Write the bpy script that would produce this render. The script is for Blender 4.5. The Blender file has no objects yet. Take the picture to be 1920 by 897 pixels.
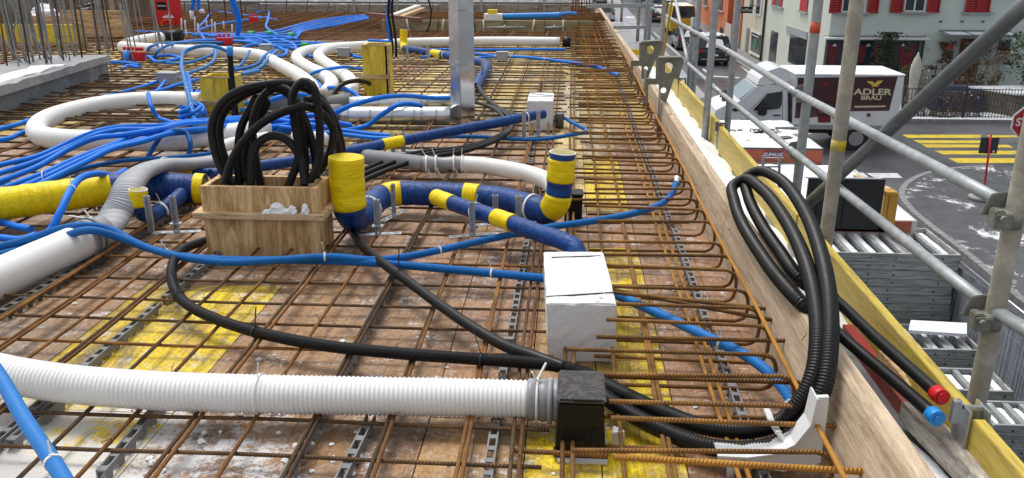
import bpy, bmesh, math, random
from mathutils import Vector, Matrix
R = random.Random(7)
rad = math.radians
# ------------------------------------------------------------------ camera, light
scene = bpy.context.scene
FPX = 1560.0; HORIZON = -90.0; VPX = 1070.0; CH = 1.15
TH = math.atan((448.5 - HORIZON) / FPX)
PSI = math.atan((VPX - 960) / FPX * math.cos(TH))
cd = bpy.data.cameras.new("camera"); cam = bpy.data.objects.new("camera", cd)
scene.collection.objects.link(cam); scene.camera = cam
cam.location = (0, 0, CH); cam.rotation_euler = (math.pi / 2 - TH, 0, PSI)
cd.sensor_width = 36; cd.sensor_fit = 'HORIZONTAL'; cd.lens = FPX / 1920 * 36; cd.clip_start = 0.02; cd.clip_end = 900
scene.render.resolution_x = 1024; scene.render.resolution_y = 478
SUN_EL = rad(64); SUN_AZ = rad(325)      # azimuth clockwise from +Y
w = bpy.data.worlds.new("World"); scene.world = w; w.use_nodes = True
nt = w.node_tree; bgn = nt.nodes['Background']
sky = nt.nodes.new('ShaderNodeTexSky'); sky.sky_type = 'NISHITA'; sky.sun_disc = False
sky.sun_elevation = SUN_EL; sky.sun_rotation = SUN_AZ; sky.air_density = 1.0; sky.dust_density = 6.0; sky.ozone_density = 0.6
hs = nt.nodes.new('ShaderNodeHueSaturation'); hs.inputs['Saturation'].default_value = 0.32
nt.links.new(sky.outputs[0], hs.inputs['Color']); nt.links.new(hs.outputs[0], bgn.inputs[0]); bgn.inputs[1].default_value = 0.07
# closed cloud cover: an even pale layer added to the clear-sky gradient
cl_ = nt.nodes.new('ShaderNodeBackground'); cl_.inputs[0].default_value = (.93, .97, 1.0, 1); cl_.inputs[1].default_value = .30
ad_ = nt.nodes.new('ShaderNodeAddShader'); nt.links.new(bgn.outputs[0], ad_.inputs[0]); nt.links.new(cl_.outputs[0], ad_.inputs[1]); nt.links.new(ad_.outputs[0], nt.nodes['World Output'].inputs[0])
sd = bpy.data.lights.new("sun", 'SUN'); sd.energy = 1.6; sd.angle = rad(24); sd.color = (1.0, 0.965, 0.92)
sun = bpy.data.objects.new("sun", sd); scene.collection.objects.link(sun)
sun.rotation_euler = (math.pi / 2 - SUN_EL, 0, math.pi - SUN_AZ)
sun.location = (0, 0, 30)
scene.view_settings.view_transform = 'Standard'; scene.view_settings.look = 'None'
scene.view_settings.exposure = 0.38; scene.view_settings.gamma = 1.0
try: scene.cycles.max_bounces = 6
except Exception: pass
# ------------------------------------------------------------------ pixel rays -> world points (photo pixels, 1920 x 897)
fwv = Vector((-math.sin(PSI) * math.cos(TH), math.cos(PSI) * math.cos(TH), -math.sin(TH)))
rv = Vector((math.cos(PSI), math.sin(PSI), 0)); uv_ = rv.cross(fwv)
CO = Vector((0, 0, CH))
def ray(px, py): return rv * ((px - 960) / FPX) + uv_ * ((448.5 - py) / FPX) + fwv
def P(px, py, z=0.0): d = ray(px, py); return CO + d * ((z - CH) / d.z)
def PY(px, py, y): d = ray(px, py); return CO + d * (y / d.y)
def PX(px, py, x): d = ray(px, py); return CO + d * (x / d.x)
# ------------------------------------------------------------------ materials
MATS = {}
def nodes(m): return m.node_tree.nodes, m.node_tree.links
def coord(m, kind='Object', scale=(1, 1, 1)):
    n, l = nodes(m); tc = n.new('ShaderNodeTexCoord'); mp = n.new('ShaderNodeMapping'); mp.inputs['Scale'].default_value = scale
    l.new(tc.outputs[kind], mp.inputs['Vector']); return mp.outputs[0]
def noise(m, vec, scale, detail=6, rough=.6, dist=0.0):
    n, l = nodes(m); t = n.new('ShaderNodeTexNoise'); t.inputs['Scale'].default_value = scale; t.inputs['Detail'].default_value = detail
    t.inputs['Roughness'].default_value = rough; t.inputs['Distortion'].default_value = dist; l.new(vec, t.inputs['Vector']); return t.outputs['Fac']
def ramp(m, fac, stops):
    n, l = nodes(m); r = n.new('ShaderNodeValToRGB'); e = r.color_ramp.elements
    while len(e) < len(stops): e.new(0.5)
    for i, (p, c) in enumerate(stops):
        e[i].position = p; e[i].color = (c[0], c[1], c[2], 1) if not isinstance(c, (int, float)) else (c, c, c, 1)
    l.new(fac, r.inputs[0]); return r.outputs[0]
def mix(m, fac, a, b, mode='MIX'):
    n, l = nodes(m); x = n.new('ShaderNodeMix'); x.data_type = 'RGBA'; x.blend_type = mode
    for s, v in ((x.inputs[0], fac), (x.inputs[6], a), (x.inputs[7], b)):
        if hasattr(v, 'is_linked') or hasattr(v, 'links'): l.new(v, s)
        elif isinstance(v, (int, float)): s.default_value = v
        else: s.default_value = (v[0], v[1], v[2], 1)
    return x.outputs[2]
def mth(m, op, a, b=0.0, clamp=False):
    n, l = nodes(m); x = n.new('ShaderNodeMath'); x.operation = op; x.use_clamp = clamp
    for s, v in ((x.inputs[0], a), (x.inputs[1], b)):
        if isinstance(v, (int, float)): s.default_value = v
        else: l.new(v, s)
    return x.outputs[0]
def bump(m, h, strength=.5, dist=.01, normal=None):
    n, l = nodes(m); b = n.new('ShaderNodeBump'); b.inputs['Strength'].default_value = strength; b.inputs['Distance'].default_value = dist
    l.new(h, b.inputs['Height'])
    if normal is not None: l.new(normal, b.inputs['Normal'])
    return b.outputs[0]
def new_mat(name):
    m = bpy.data.materials.new(name); m.use_nodes = True; MATS[name] = m; return m, m.node_tree.nodes['Principled BSDF']
def mat(name, col, rough=.6, metal=0.0, var=.18, vs=18, bs=.0, bd=.003, spec=.5, coat=0.0, dirt=None, dirt_scale=6, dirt_lo=.5, dirt_hi=.7):
    """base colour with broad and fine variation, optional dirt colour patches and bump"""
    if name in MATS: return MATS[name]
    m, b = new_mat(name); v = coord(m)
    f = noise(m, v, vs, 5, .65)
    lo = [c * (1 - var) for c in col]; hi = [min(1, c * (1 + var)) for c in col]
    c = ramp(m, f, [(.3, lo), (.7, hi)])
    if dirt is not None:
        f2 = noise(m, v, dirt_scale, 8, .7); k = ramp(m, f2, [(dirt_lo, 0.0), (dirt_hi, 1.0)]); c = mix(m, k, c, dirt)
    l = m.node_tree.links; l.new(c, b.inputs['Base Color'])
    b.inputs['Metallic'].default_value = metal; b.inputs['Specular IOR Level'].default_value = spec; b.inputs['Coat Weight'].default_value = coat
    r = ramp(m, f, [(.2, max(0, rough - .08)), (.8, min(1, rough + .1))]); l.new(r, b.inputs['Roughness'])
    if bs: l.new(bump(m, noise(m, v, vs * 3, 6, .7), bs, bd), b.inputs['Normal'])
    return m
def ring_mat(name, col, pitch, depth, rough=.45, slant=0.0, var=.1, cols=None, nscale=6, spec=.5, strength=1.0, dust=None):
    """tube material: rings (or slanted ribs) from the tube's own length coordinate (UV v in metres)"""
    m, b = new_mat(name); n, l = nodes(m)
    tc = n.new('ShaderNodeTexCoord'); sp = n.new('ShaderNodeSeparateXYZ'); l.new(tc.outputs['UV'], sp.inputs[0])
    a = mth(m, 'MULTIPLY', sp.outputs[1], 2 * math.pi / pitch)
    if slant:
        tri = mth(m, 'ABSOLUTE', mth(m, 'SUBTRACT', mth(m, 'FRACT', mth(m, 'MULTIPLY', sp.outputs[0], 2.0)), .5))
        a = mth(m, 'ADD', a, mth(m, 'MULTIPLY', tri, slant))
    s = mth(m, 'SINE', a); s = mth(m, 'MULTIPLY_ADD', s, .5)
    ov = coord(m); f = noise(m, ov, nscale, 6, .65)
    if cols: c = ramp(m, f, cols)
    else: c = ramp(m, f, [(.3, [x * (1 - var) for x in col]), (.7, [min(1, x * (1 + var)) for x in col])])
    if dust is not None:
        c = mix(m, ramp(m, noise(m, ov, 22, 8, .75), [(.52, 0.0), (.75, .7)]), c, dust)
    l.new(c, b.inputs['Base Color']); b.inputs['Roughness'].default_value = rough; b.inputs['Specular IOR Level'].default_value = spec
    nb = bump(m, noise(m, ov, 90, 4, .6), .25, .002)
    l.new(bump(m, s, strength, depth, nb), b.inputs['Normal'])
    return m
def rgb(*v): return [((x / 255 + .055) / 1.055) ** 2.4 if x > 10 else x / 255 / 12.92 for x in v]
# rusty reinforcing steel: oranges on the newest bars, dark brown mill skin on others (two stocks)
def rebar_mat(name, cols, nscale=7):
    m = ring_mat(name, (.2, .1, .04), .0085, .0022, rough=.78, slant=7.0, cols=cols, nscale=nscale, spec=.3)
    n, l = nodes(m); oi = n.new('ShaderNodeObjectInfo'); hsv = n.new('ShaderNodeHueSaturation')
    b = n['Principled BSDF']; src = b.inputs['Base Color'].links[0].from_socket
    l.new(src, hsv.inputs['Color']); l.new(mth(m, 'MULTIPLY_ADD', oi.outputs['Random'], .7), hsv.inputs['Value'])
    hsv.inputs['Value'].links[0].from_node.inputs[2].default_value = .65
    l.new(hsv.outputs[0], b.inputs['Base Color']); return m
REB = rebar_mat("rebar_rust", [(.25, (.075, .036, .015)), (.45, (.17, .078, .026)), (.62, (.30, .135, .035)), (.8, (.13, .085, .05))])
REBD = rebar_mat("rebar_dark", [(.25, (.035, .022, .014)), (.5, (.10, .058, .03)), (.7, (.19, .10, .04)), (.85, (.10, .075, .05))])
REBO = rebar_mat("rebar_orange", [(.25, (.09, .045, .02)), (.48, (.19, .095, .03)), (.66, (.33, .16, .035)), (.85, (.12, .08, .045))])
REBOO = rebar_mat("rebar_bright", [(.25, (.20, .09, .02)), (.5, (.36, .17, .03)), (.75, (.46, .23, .045))])
REBG = mat("rebar_grey", (.27, .28, .29), .6, .2, .25, 20, .3, .002, dirt=(.17, .11, .07), dirt_scale=5, dirt_lo=.55, dirt_hi=.7)
TIEW = mat("tie_wire", (.11, .055, .03), .7)
BLUE = ring_mat("blue_conduit", (.006, .15, .50), .0056, .0022, rough=.45, var=.12, spec=.3)
BLUEF = mat("blue_pipe_smooth", (.003, .175, .74), .5, 0, .12, 8, spec=.3)
BLUEL = ring_mat("light_blue_conduit", (.012, .20, .60), .0056, .0016, rough=.4, var=.1)
BLACK = ring_mat("black_conduit", (.007, .007, .008), .0052, .0018, rough=.45, var=.2, dust=(.016, .015, .014), spec=.28)
BLACKS = mat("black_pipe_smooth", (.007, .007, .008), .42, 0, .2, 12, .1, .001, spec=.28)
BLACKC = mat("black_coil", (.007, .007, .008), .4, 0, .2, 12, spec=.3)
WHITEP = mat("white_duct", (.80, .80, .79), .42, 0, .03, 6, .0, dirt=(.62, .60, .54), dirt_scale=3, dirt_lo=.56, dirt_hi=.85)
WHITER = ring_mat("white_duct_far", (.78, .78, .775), .014, .003, rough=.45, var=.03, strength=.35)
GREYP = mat("grey_coupling", (.27, .28, .30), .4, 0, .12, 14, .15, .002, dirt=(.42, .42, .42), dirt_scale=9)
GREYR = ring_mat("grey_flex_duct", (.33, .34, .37), .0085, .0012, rough=.5, var=.08, spec=.35, strength=.4)
def tape_mat(name, col, lo):
    m, b = new_mat(name); n, l = nodes(m)
    tc = n.new('ShaderNodeTexCoord'); mp = n.new('ShaderNodeMapping'); mp.inputs['Scale'].default_value = (1.2, 22, 1); l.new(tc.outputs['UV'], mp.inputs[0])
    a = noise(m, mp.outputs[0], 2.2, 7, .7, 1.2)
    ov = coord(m); c2 = noise(m, ov, 14, 4, .6, 2.5)
    c = ramp(m, a, [(.40, lo), (.52, col)]); l.new(c, b.inputs['Base Color']); b.inputs['Roughness'].default_value = .4; b.inputs['Specular IOR Level'].default_value = .32
    b1 = bump(m, c2, .4, .012); l.new(bump(m, a, .7, .006, b1), b.inputs['Normal']); return m
TYEL = tape_mat("yellow_tape", (.95, .72, .002), (.80, .57, .002))
TBLU = tape_mat("blue_wrap", (.006, .058, .26), (.003, .024, .12))
def wood_mat(name, a, b_, grain=(40, 3, 40), rough=.75, stain=(.10, .06, .035), st=.62, snow=None, bs=.5):
    m, b = new_mat(name); n, l = nodes(m); v = coord(m, 'Object', grain); v1 = coord(m)
    g = noise(m, v, 1.6, 10, .74, 1.1); c = ramp(m, g, [(.36, [x * .62 for x in b_]), (.46, b_), (.56, a), (.68, [min(1, x * 1.12) for x in a])])
    c = mix(m, .8, c, ramp(m, noise(m, coord(m, 'Object', tuple(x * 3.2 for x in grain)), 3.0, 6, .7, .6), [(.38, (.74, .69, .64)), (.56, (1.05, 1.05, 1.05))]), 'MULTIPLY')
    k = ramp(m, noise(m, v1, 7, 8, .72), [(st, 0.0), (min(1, st + .2), .85)]); c = mix(m, k, c, stain)
    big = noise(m, v1, 1.7, 4, .6); c = mix(m, .55, c, ramp(m, big, [(.3, (.76, .76, .76)), (.7, (1, 1, 1))]), 'MULTIPLY')
    if snow: c = mix(m, ramp(m, noise(m, v1, snow[0], 8, .75), [(snow[1], 0.0), (snow[1] + .06, 1.0)]), c, (.78, .79, .82))
    l.new(c, b.inputs['Base Color']); b.inputs['Roughness'].default_value = rough
    l.new(bump(m, g, bs, .004), b.inputs['Normal']); return m
WOODT = wood_mat("timber_box", (.80, .56, .31), (.54, .33, .14), (13, 13, 1.4), stain=(.48, .32, .16), st=.54)
WOODH = wood_mat("timber_trim", (.76, .57, .33), (.50, .34, .17), (2, 22, 22))
WOODP = wood_mat("parapet_board", (.61, .49, .355), (.51, .39, .265), (22, 1.6, 22), st=.56, stain=(.44, .35, .26), bs=.9)
WOODTOE = wood_mat("yellow_toe_board", (.62, .48, .08), (.55, .42, .07), (16, 1.2, 16), rough=.5, stain=(.45, .38, .20), st=.56, bs=.25)
WOODY = wood_mat("yellow_board", (.86, .66, .06), (.74, .54, .04), (8, 8, .9), rough=.55, stain=(.45, .32, .10), st=.56, bs=.25)
WOODYH = wood_mat("yellow_plank", (.86, .66, .04), (.76, .57, .03), (1.2, 1.2, 14), rough=.5, stain=(.32, .24, .10), st=.62, bs=.25)
WOODTAN = wood_mat("tan_plywood", (.70, .50, .28), (.52, .34, .18), (1.4, 1.4, 14))
WOODG = wood_mat("grey_formwork_wood", (.42, .38, .33), (.30, .27, .23), (2, 2, 14))
WOODD = wood_mat("dark_weathered_panel", (.17, .18, .17), (.075, .08, .08), (2, 12, 60), stain=(.25, .25, .25))
SNOW = mat("snow", (.84, .86, .90), .7, 0, .03, 30, .6, .01)
ICE = mat("snow_lump", (.86, .86, .88), .55, 0, .05, 60, .5, .004)
EPS = mat("polystyrene", (.76, .765, .785), .8, 0, .05, 120, .9, .003)
STEEL = mat("galvanised_tube", (.36, .385, .40), .5, .4, .22, 22, .4, .0015, dirt=(.52, .52, .50), dirt_scale=12, dirt_lo=.58, dirt_hi=.8)
STEELC = mat("cement_stained_tube", (.35, .32, .265), .75, .1, .16, 14, .5, .003, dirt=(.56, .52, .45), dirt_scale=10)
STEELD = mat("dull_steel", (.17, .19, .195), .5, .5, .2, 20, .3, .002)
ZINC = mat("zinc_strip", (.50, .53, .56), .33, .8, .12, 30)
BRACK = mat("bracket_steel", (.20, .195, .16), .7, .25, .25, 16, .5, .003, dirt=(.32, .31, .28))
def duct_mat():
    m, b = new_mat("sheet_metal"); n, l = nodes(m); v = coord(m)
    b.inputs['Metallic'].default_value = 1.0; b.inputs['Base Color'].default_value = (.66, .68, .71, 1)
    l.new(ramp(m, noise(m, v, 5, 3, .5), [(.3, .12), (.7, .30)]), b.inputs['Roughness'])
    l.new(bump(m, noise(m, v, 3.5, 2, .5), .6, .02), b.inputs['Normal']); return m
DUCT = duct_mat()
SPIR = ring_mat("spiral_duct", (.66, .68, .71), .11, .002, rough=.28, var=.05, strength=.12); SPIR.node_tree.nodes['Principled BSDF'].inputs['Metallic'].default_value = .9
BOXB = mat("black_plastic", (.008, .008, .009), .42, 0, .3, 20, .2, .001, spec=.25)
TRAY = mat("white_plastic", (.64, .66, .66), .45, 0, .04, 10)
TIE = mat("white_nylon", (.80, .80, .77), .45, 0, .05, 10)
TIEB = mat("black_nylon", (.012, .012, .012), .4)
RED = mat("red_plastic", (.58, .012, .016), .4, 0, .12, 10)
CAPB = mat("blue_cap", (.02, .26, .72), .35, 0, .05, 10)
CAPR = mat("red_cap", (.62, .015, .02), .35, 0, .05, 10)
YPL = mat("yellow_paint", (.72, .52, .01), .5, 0, .1, 10)
CHAIR = mat("spacer_grey", (.20, .20, .205), .75, 0, .18, 20, .4, .002)
CHAIRD = mat("spacer_dark", (.085, .09, .095), .7, 0, .2, 20, .4, .002)
JBOX = mat("junction_box_grey", (.33, .35, .39), .5, 0, .06, 14)
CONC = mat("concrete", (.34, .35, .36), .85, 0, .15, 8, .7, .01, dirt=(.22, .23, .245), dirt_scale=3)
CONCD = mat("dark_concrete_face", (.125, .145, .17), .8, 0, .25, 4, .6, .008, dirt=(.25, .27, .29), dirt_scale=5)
DOTS = mat("foam_crumb", (.8, .8, .8), .7)
# ------------------------------------------------------------------ mesh builder
class MB:
    def __init__(s): s.v = []; s.f = []; s.uv = {}; s.mi = []; s.cur = 0; s.smooth = []; s.sm = False
    def add(s, vs, fs, uvs=None):
        o = len(s.v); s.v += [tuple(x) for x in vs]
        for i, f in enumerate(fs):
            if uvs: s.uv[len(s.f)] = uvs[i]
            s.f.append([a + o for a in f]); s.mi.append(s.cur); s.smooth.append(s.sm)
        return s
    def hexa(s, p):        # 8 points: bottom loop 0-3, top loop 4-7
        return s.add(p, [(0, 3, 2, 1), (4, 5, 6, 7), (0, 1, 5, 4), (1, 2, 6, 5), (2, 3, 7, 6), (3, 0, 4, 7)])
    def box(s, c, d, rz=0.0, M=None):
        x, y, z = d[0] / 2, d[1] / 2, d[2] / 2
        pts = [Vector(q) for q in ((-x, -y, -z), (x, -y, -z), (x, y, -z), (-x, y, -z), (-x, -y, z), (x, -y, z), (x, y, z), (-x, y, z))]
        rot = M if M is not None else Matrix.Rotation(rz, 3, 'Z')
        return s.hexa([rot @ q + Vector(c) for q in pts])
    def bb(s, x0, x1, y0, y1, z0, z1): return s.box(((x0 + x1) / 2, (y0 + y1) / 2, (z0 + z1) / 2), (abs(x1 - x0), abs(y1 - y0), abs(z1 - z0)))
    def beam(s, a, b, w, h, up=(0, 0, 1)):
        a = Vector(a); b = Vector(b); d = (b - a).normalized(); sd_ = d.cross(Vector(up)).normalized(); u2 = sd_.cross(d)
        q = []
        for e in (a, b):
            q.append([e + sd_ * (i * w / 2) + u2 * (j * h / 2) for i, j in ((-1, -1), (1, -1), (1, 1), (-1, 1))])
        return s.add(q[0] + q[1], [(0, 1, 2, 3), (7, 6, 5, 4), (0, 4, 5, 1), (1, 5, 6, 2), (2, 6, 7, 3), (3, 7, 4, 0)])
    def tube(s, path, r, seg=12, caps=True, v0=0.0, oval=1.0):
        """swept tube; r number or function of length s"""
        old = s.sm; s.sm = True
        path = [Vector(p) for p in path]; n = len(path)
        t = [(path[min(i + 1, n - 1)] - path[max(i - 1, 0)]).normalized() for i in range(n)]
        ref = Vector((0, 0, 1)) if abs(t[0].z) < .9 else Vector((1, 0, 0))
        nn = t[0].cross(ref).normalized(); L = v0; vs = []; Ls = []
        for i in range(n):
            if i: L += (path[i] - path[i - 1]).length; nn = (nn - t[i] * nn.dot(t[i])).normalized()
            b = t[i].cross(nn) * oval; rr = r(L - v0) if callable(r) else r
            Ls.append(L)
            for j in range(seg):
                a = 2 * math.pi * j / seg; vs.append(path[i] + (nn * math.cos(a) + b * math.sin(a)) * rr)
        fs = []; us = []
        for i in range(n - 1):
            for j in range(seg):
                k = (j + 1) % seg; fs.append((i * seg + j, i * seg + k, (i + 1) * seg + k, (i + 1) * seg + j))
                us.append(((j / seg, Ls[i]), ((j + 1) / seg, Ls[i]), ((j + 1) / seg, Ls[i + 1]), (j / seg, Ls[i + 1])))
        s.add(vs, fs, us); o = len(s.v) - len(vs); s.sm = False
        if caps:
            for ring, rev in ((range(seg), True), (range((n - 1) * seg, n * seg), False)):
                q = [o + x for x in ring]; q = q[::-1] if rev else q; s.f.append(q); s.mi.append(s.cur); s.smooth.append(False)
        s.sm = old; return s
    def cyl(s, a, b, r, seg=14, r2=None):
        a = Vector(a); b = Vector(b); L = (b - a).length; r2 = r if r2 is None else r2
        return s.tube([a, b], (lambda x: r + (r2 - r) * min(1, x / L)) if r2 != r else r, seg)
    def lathe(s, c, prof, seg=20):
        old = s.sm; s.sm = True; c = Vector(c); vs = []
        for (rr, z) in prof:
            for j in range(seg): a = 2 * math.pi * j / seg; vs.append(c + Vector((rr * math.cos(a), rr * math.sin(a), z)))
        fs = [(i * seg + j, i * seg + (j + 1) % seg, (i + 1) * seg + (j + 1) % seg, (i + 1) * seg + j) for i in range(len(prof) - 1) for j in range(seg)]
        s.add(vs, fs); o = len(s.v) - len(vs)
        s.sm = False
        for ring, rev in ((range(seg), True), (range((len(prof) - 1) * seg, len(prof) * seg), False)):
            q = [o + x for x in ring]; s.f.append(q[::-1] if rev else q); s.mi.append(s.cur); s.smooth.append(False)
        s.sm = old; return s
    def lump(s, c, d, seed=0, n=8, amp=.3):
        """irregular flattened lump (snow, foam crumb)"""
        rr = random.Random(seed); c = Vector(c); vs = []; m = n // 2 + 1
        for i in range(m):
            ph = math.pi / 2 * i / (m - 1) if i < m - 1 else math.pi / 2
            for j in range(n):
                a = 2 * math.pi * j / n; k = 1 + rr.uniform(-amp, amp)
                vs.append(c + Vector((d[0] / 2 * math.cos(a) * math.cos(ph) * k, d[1] / 2 * math.sin(a) * math.cos(ph) * k, d[2] * math.sin(ph) * (1 + rr.uniform(-amp, amp) * .5))))
        fs = [(i * n + j, i * n + (j + 1) % n, (i + 1) * n + (j + 1) % n, (i + 1) * n + j) for i in range(m - 1) for j in range(n)]
        return s.add(vs, fs)
    def build(s, name, mats, parent=None, bevel=0.0, weld=False):
        me = bpy.data.meshes.new(name); me.from_pydata(s.v, [], s.f)
        if not isinstance(mats, (list, tuple)): mats = [mats]
        for m in mats: me.materials.append(m)
        if s.uv:
            ul = me.uv_layers.new(name="UVMap")
            for p in me.polygons:
                u = s.uv.get(p.index)
                if u:
                    for k, li in enumerate(p.loop_indices): ul.data[li].uv = u[k]
        me.polygons.foreach_set('material_index', s.mi); me.polygons.foreach_set('use_smooth', s.smooth)
        if bevel or weld:
            bm = bmesh.new(); bm.from_mesh(me)
            bmesh.ops.remove_doubles(bm, verts=bm.verts, dist=1e-5)
            if bevel: bmesh.ops.bevel(bm, geom=[e for e in bm.edges if len(e.link_faces) == 2 and e.calc_face_angle(0) > .5], offset=bevel, segments=2, affect='EDGES', clamp_overlap=True)
            bmesh.ops.recalc_face_normals(bm, faces=bm.faces); bm.to_mesh(me); bm.free()
        else:
            me.validate()
        me.update(); return link(name, me, parent)
def link(name, data, parent=None):
    o = bpy.data.objects.new(name, data); scene.collection.objects.link(o)
    if parent is not None: o.parent = parent
    return o
def tag(o, label=None, cat=None, group=None, kind=None):
    if label: o['label'] = label
    if cat: o['category'] = cat
    if group: o['group'] = group
    if kind: o['kind'] = kind
    return o
def thing(name, label, cat, loc=(0, 0, 0), group=None):
    o = bpy.data.objects.new(name, None); scene.collection.objects.link(o); o.empty_display_size = .1
    return tag(o, label, cat, group)
def recentre(o, loc):
    """move an Empty to its base while its world-space meshes stay where they are"""
    bpy.context.view_layer.update(); o.location = loc
    for c in o.children: c.matrix_parent_inverse = Matrix.Translation(-Vector(loc))
def smooth(pts, step):
    pts = [Vector(p) for p in pts]
    if len(pts) == 2:
        n = max(1, int((pts[1] - pts[0]).length / step)); return [pts[0].lerp(pts[1], i / n) for i in range(n + 1)]
    q = [pts[0] * 2 - pts[1]] + pts + [pts[-1] * 2 - pts[-2]]; fine = []
    for i in range(1, len(q) - 2):
        p0, p1, p2, p3 = q[i - 1:i + 3]; t0 = 0.0
        t1 = t0 + max(1e-4, (p1 - p0).length ** .5); t2 = t1 + max(1e-4, (p2 - p1).length ** .5); t3 = t2 + max(1e-4, (p3 - p2).length ** .5)
        for k in range(24):
            t = t1 + (t2 - t1) * k / 24
            a1 = p0 * ((t1 - t) / (t1 - t0)) + p1 * ((t - t0) / (t1 - t0)); a2 = p1 * ((t2 - t) / (t2 - t1)) + p2 * ((t - t1) / (t2 - t1)); a3 = p2 * ((t3 - t) / (t3 - t2)) + p3 * ((t - t2) / (t3 - t2))
            b1 = a1 * ((t2 - t) / (t2 - t0)) + a2 * ((t - t0) / (t2 - t0)); b2 = a2 * ((t3 - t) / (t3 - t1)) + a3 * ((t - t1) / (t3 - t1))
            fine.append(b1 * ((t2 - t) / (t2 - t1)) + b2 * ((t - t1) / (t2 - t1)))
    fine.append(pts[-1])
    out = [fine[0]]; acc = 0.0; need = step
    for a, b in zip(fine, fine[1:]):
        L = (b - a).length
        while acc + L >= need and L > 0:
            out.append(a.lerp(b, (need - acc) / L)); need += step
        acc += L
    if (out[-1] - fine[-1]).length > step * .3: out.append(fine[-1])
    return out
def W(p):
    if p[0] == 'Y': return PY(p[1], p[2], p[3])
    if p[0] == 'X': return PX(p[1], p[2], p[3])
    if p[0] == 'W': return Vector(p[1:])
    return P(p[0], p[1], p[2] if len(p) > 2 else .07)
def tie_at(path, f, r, m, parent, tail=True, w=.0035):
    i = max(1, min(len(path) - 2, int(f * (len(path) - 1)))); c = path[i]; t = (path[i + 1] - path[i - 1]).normalized()
    mb = MB(); mb.tube([c - t * w, c + t * w], r * 1.09, 14)
    if tail:
        up = Vector((R.uniform(-.4, .4), R.uniform(-.4, .4), 1)).normalized(); a = c + Vector((0, 0, r)); mb.beam(a, a + up * ((.07 if m is TIEB else .03) + R.random() * .02), .004, .0018, t); mb.box(a, (.008, .008, .006))
    o = mb.build('cable_tie', m, parent); return o
def run_on(path, first, step):
    """pipes that leave the photo at the left edge carry on a good way beyond it"""
    if not isinstance(first[0], (int, float)) or first[0] >= 0: return path
    d = (path[0] - path[2]).normalized(); d.z *= .2; d = (d + Vector((-.35, -.05, 0))).normalized(); n = int(1.3 / step); ext = []
    for i in range(n, 0, -1): q = path[0] + d * (i * step); q.z = max(.05, q.z); ext.append(q)
    return ext + path
def conduit(name, label, cat, pts, r, m, ties=(), tm=None, corr=None, seg=12, group=None, step=None, oval=1.0):
    wp = [W(p) for p in pts]
    if corr:
        pitch, amp = corr; path = smooth(wp, pitch / 5)
        rf = lambda s: r + amp * (max(-.5, min(1, 1.6 * math.sin(2 * math.pi * s / pitch))))
    else: path = smooth(wp, step or max(r * 1.1, .012)); rf = r
    mb = MB(); mb.tube(run_on(path, pts[0], (path[1] - path[0]).length), rf, seg, oval=oval); o = mb.build(name, m)
    if wp:
        c = wp[0]; o.data.transform(Matrix.Translation(-c)); o.location = c
    tag(o, label, cat, group)
    for f in ties:
        if isinstance(f, tuple): f = near_f(path, *f)
        t = tie_at(path, f, r + (corr[1] if corr else 0), tm or TIE, None); t.data.transform(Matrix.Translation(-c)); t.parent = o
    return o, path
def sub(path, a, b):
    n = len(path) - 1; return path[int(a * n):max(int(a * n) + 2, int(b * n) + 1)]
def proj(p):
    v = Vector(p) - CO; z = v.dot(fwv); return 960 + FPX * v.dot(rv) / z, 448.5 - FPX * v.dot(uv_) / z
def near_f(path, px, py): return min(range(len(path)), key=lambda i: (proj(path[i])[0] - px) ** 2 + (proj(path[i])[1] - py) ** 2) / (len(path) - 1)
def ring_tie(name, c, t, ra, rb, m, r=.003, parent=None):
    t = Vector(t).normalized(); a = t.cross(Vector((0, 0, 1))).normalized(); b = a.cross(t); c = Vector(c)
    mb = MB(); mb.tube([c + a * (ra * math.cos(x)) + b * (rb * math.sin(x)) for x in [2 * math.pi * i / 24 for i in range(25)]], r, 6); return mb.build(name, m, parent)
def taped(name, label, pts, r, bands=(), ties=(), seg=22, capend=()):
    root = thing(name, label, 'pipe'); wp = [W(p) for p in pts]; path = smooth(wp, .012)
    mb = MB(); ph = R.uniform(0, 9)
    rr_f = r if callable(r) else (lambda s: r)
    mb.tube(path, lambda s: rr_f(s) * (1 + .018 * math.sin(s * 41 + ph) + .012 * math.sin(s * 97 + 2 * ph)), seg); mb.build('wrapped_pipe', TBLU, root)
    TL_ = sum((path[i + 1] - path[i]).length for i in range(len(path) - 1))
    for a, b in bands:
        if isinstance(a, tuple): a = near_f(path, *a)
        if isinstance(b, tuple): b = near_f(path, *b)
        q = sub(path, a, b); mb = MB(); ph = R.uniform(0, 9); mb.tube(q, lambda s: rr_f(s + a * TL_) * (1.035 + .016 * math.sin(s * 75 + ph)) + .001, seg); mb.build('tape_band', TYEL, root)
    for f in ties:
        f = near_f(path, *f) if isinstance(f, tuple) else f; tie_at(path, f, rr_f(f * TL_) * 1.03, TIE, root, w=.005)
    for at_, m_, k_ in capend:
        e = path[at_]; d = (path[at_] - path[1 if at_ == 0 else -2]).normalized(); re = rr_f(0 if at_ == 0 else TL_)
        mb = MB(); mb.tube([e, e + d * .003], re * k_, 26); mb.build('end_cap', m_, root)
    recentre(root, (wp[0].x, wp[0].y, 0)); return root, path
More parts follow.
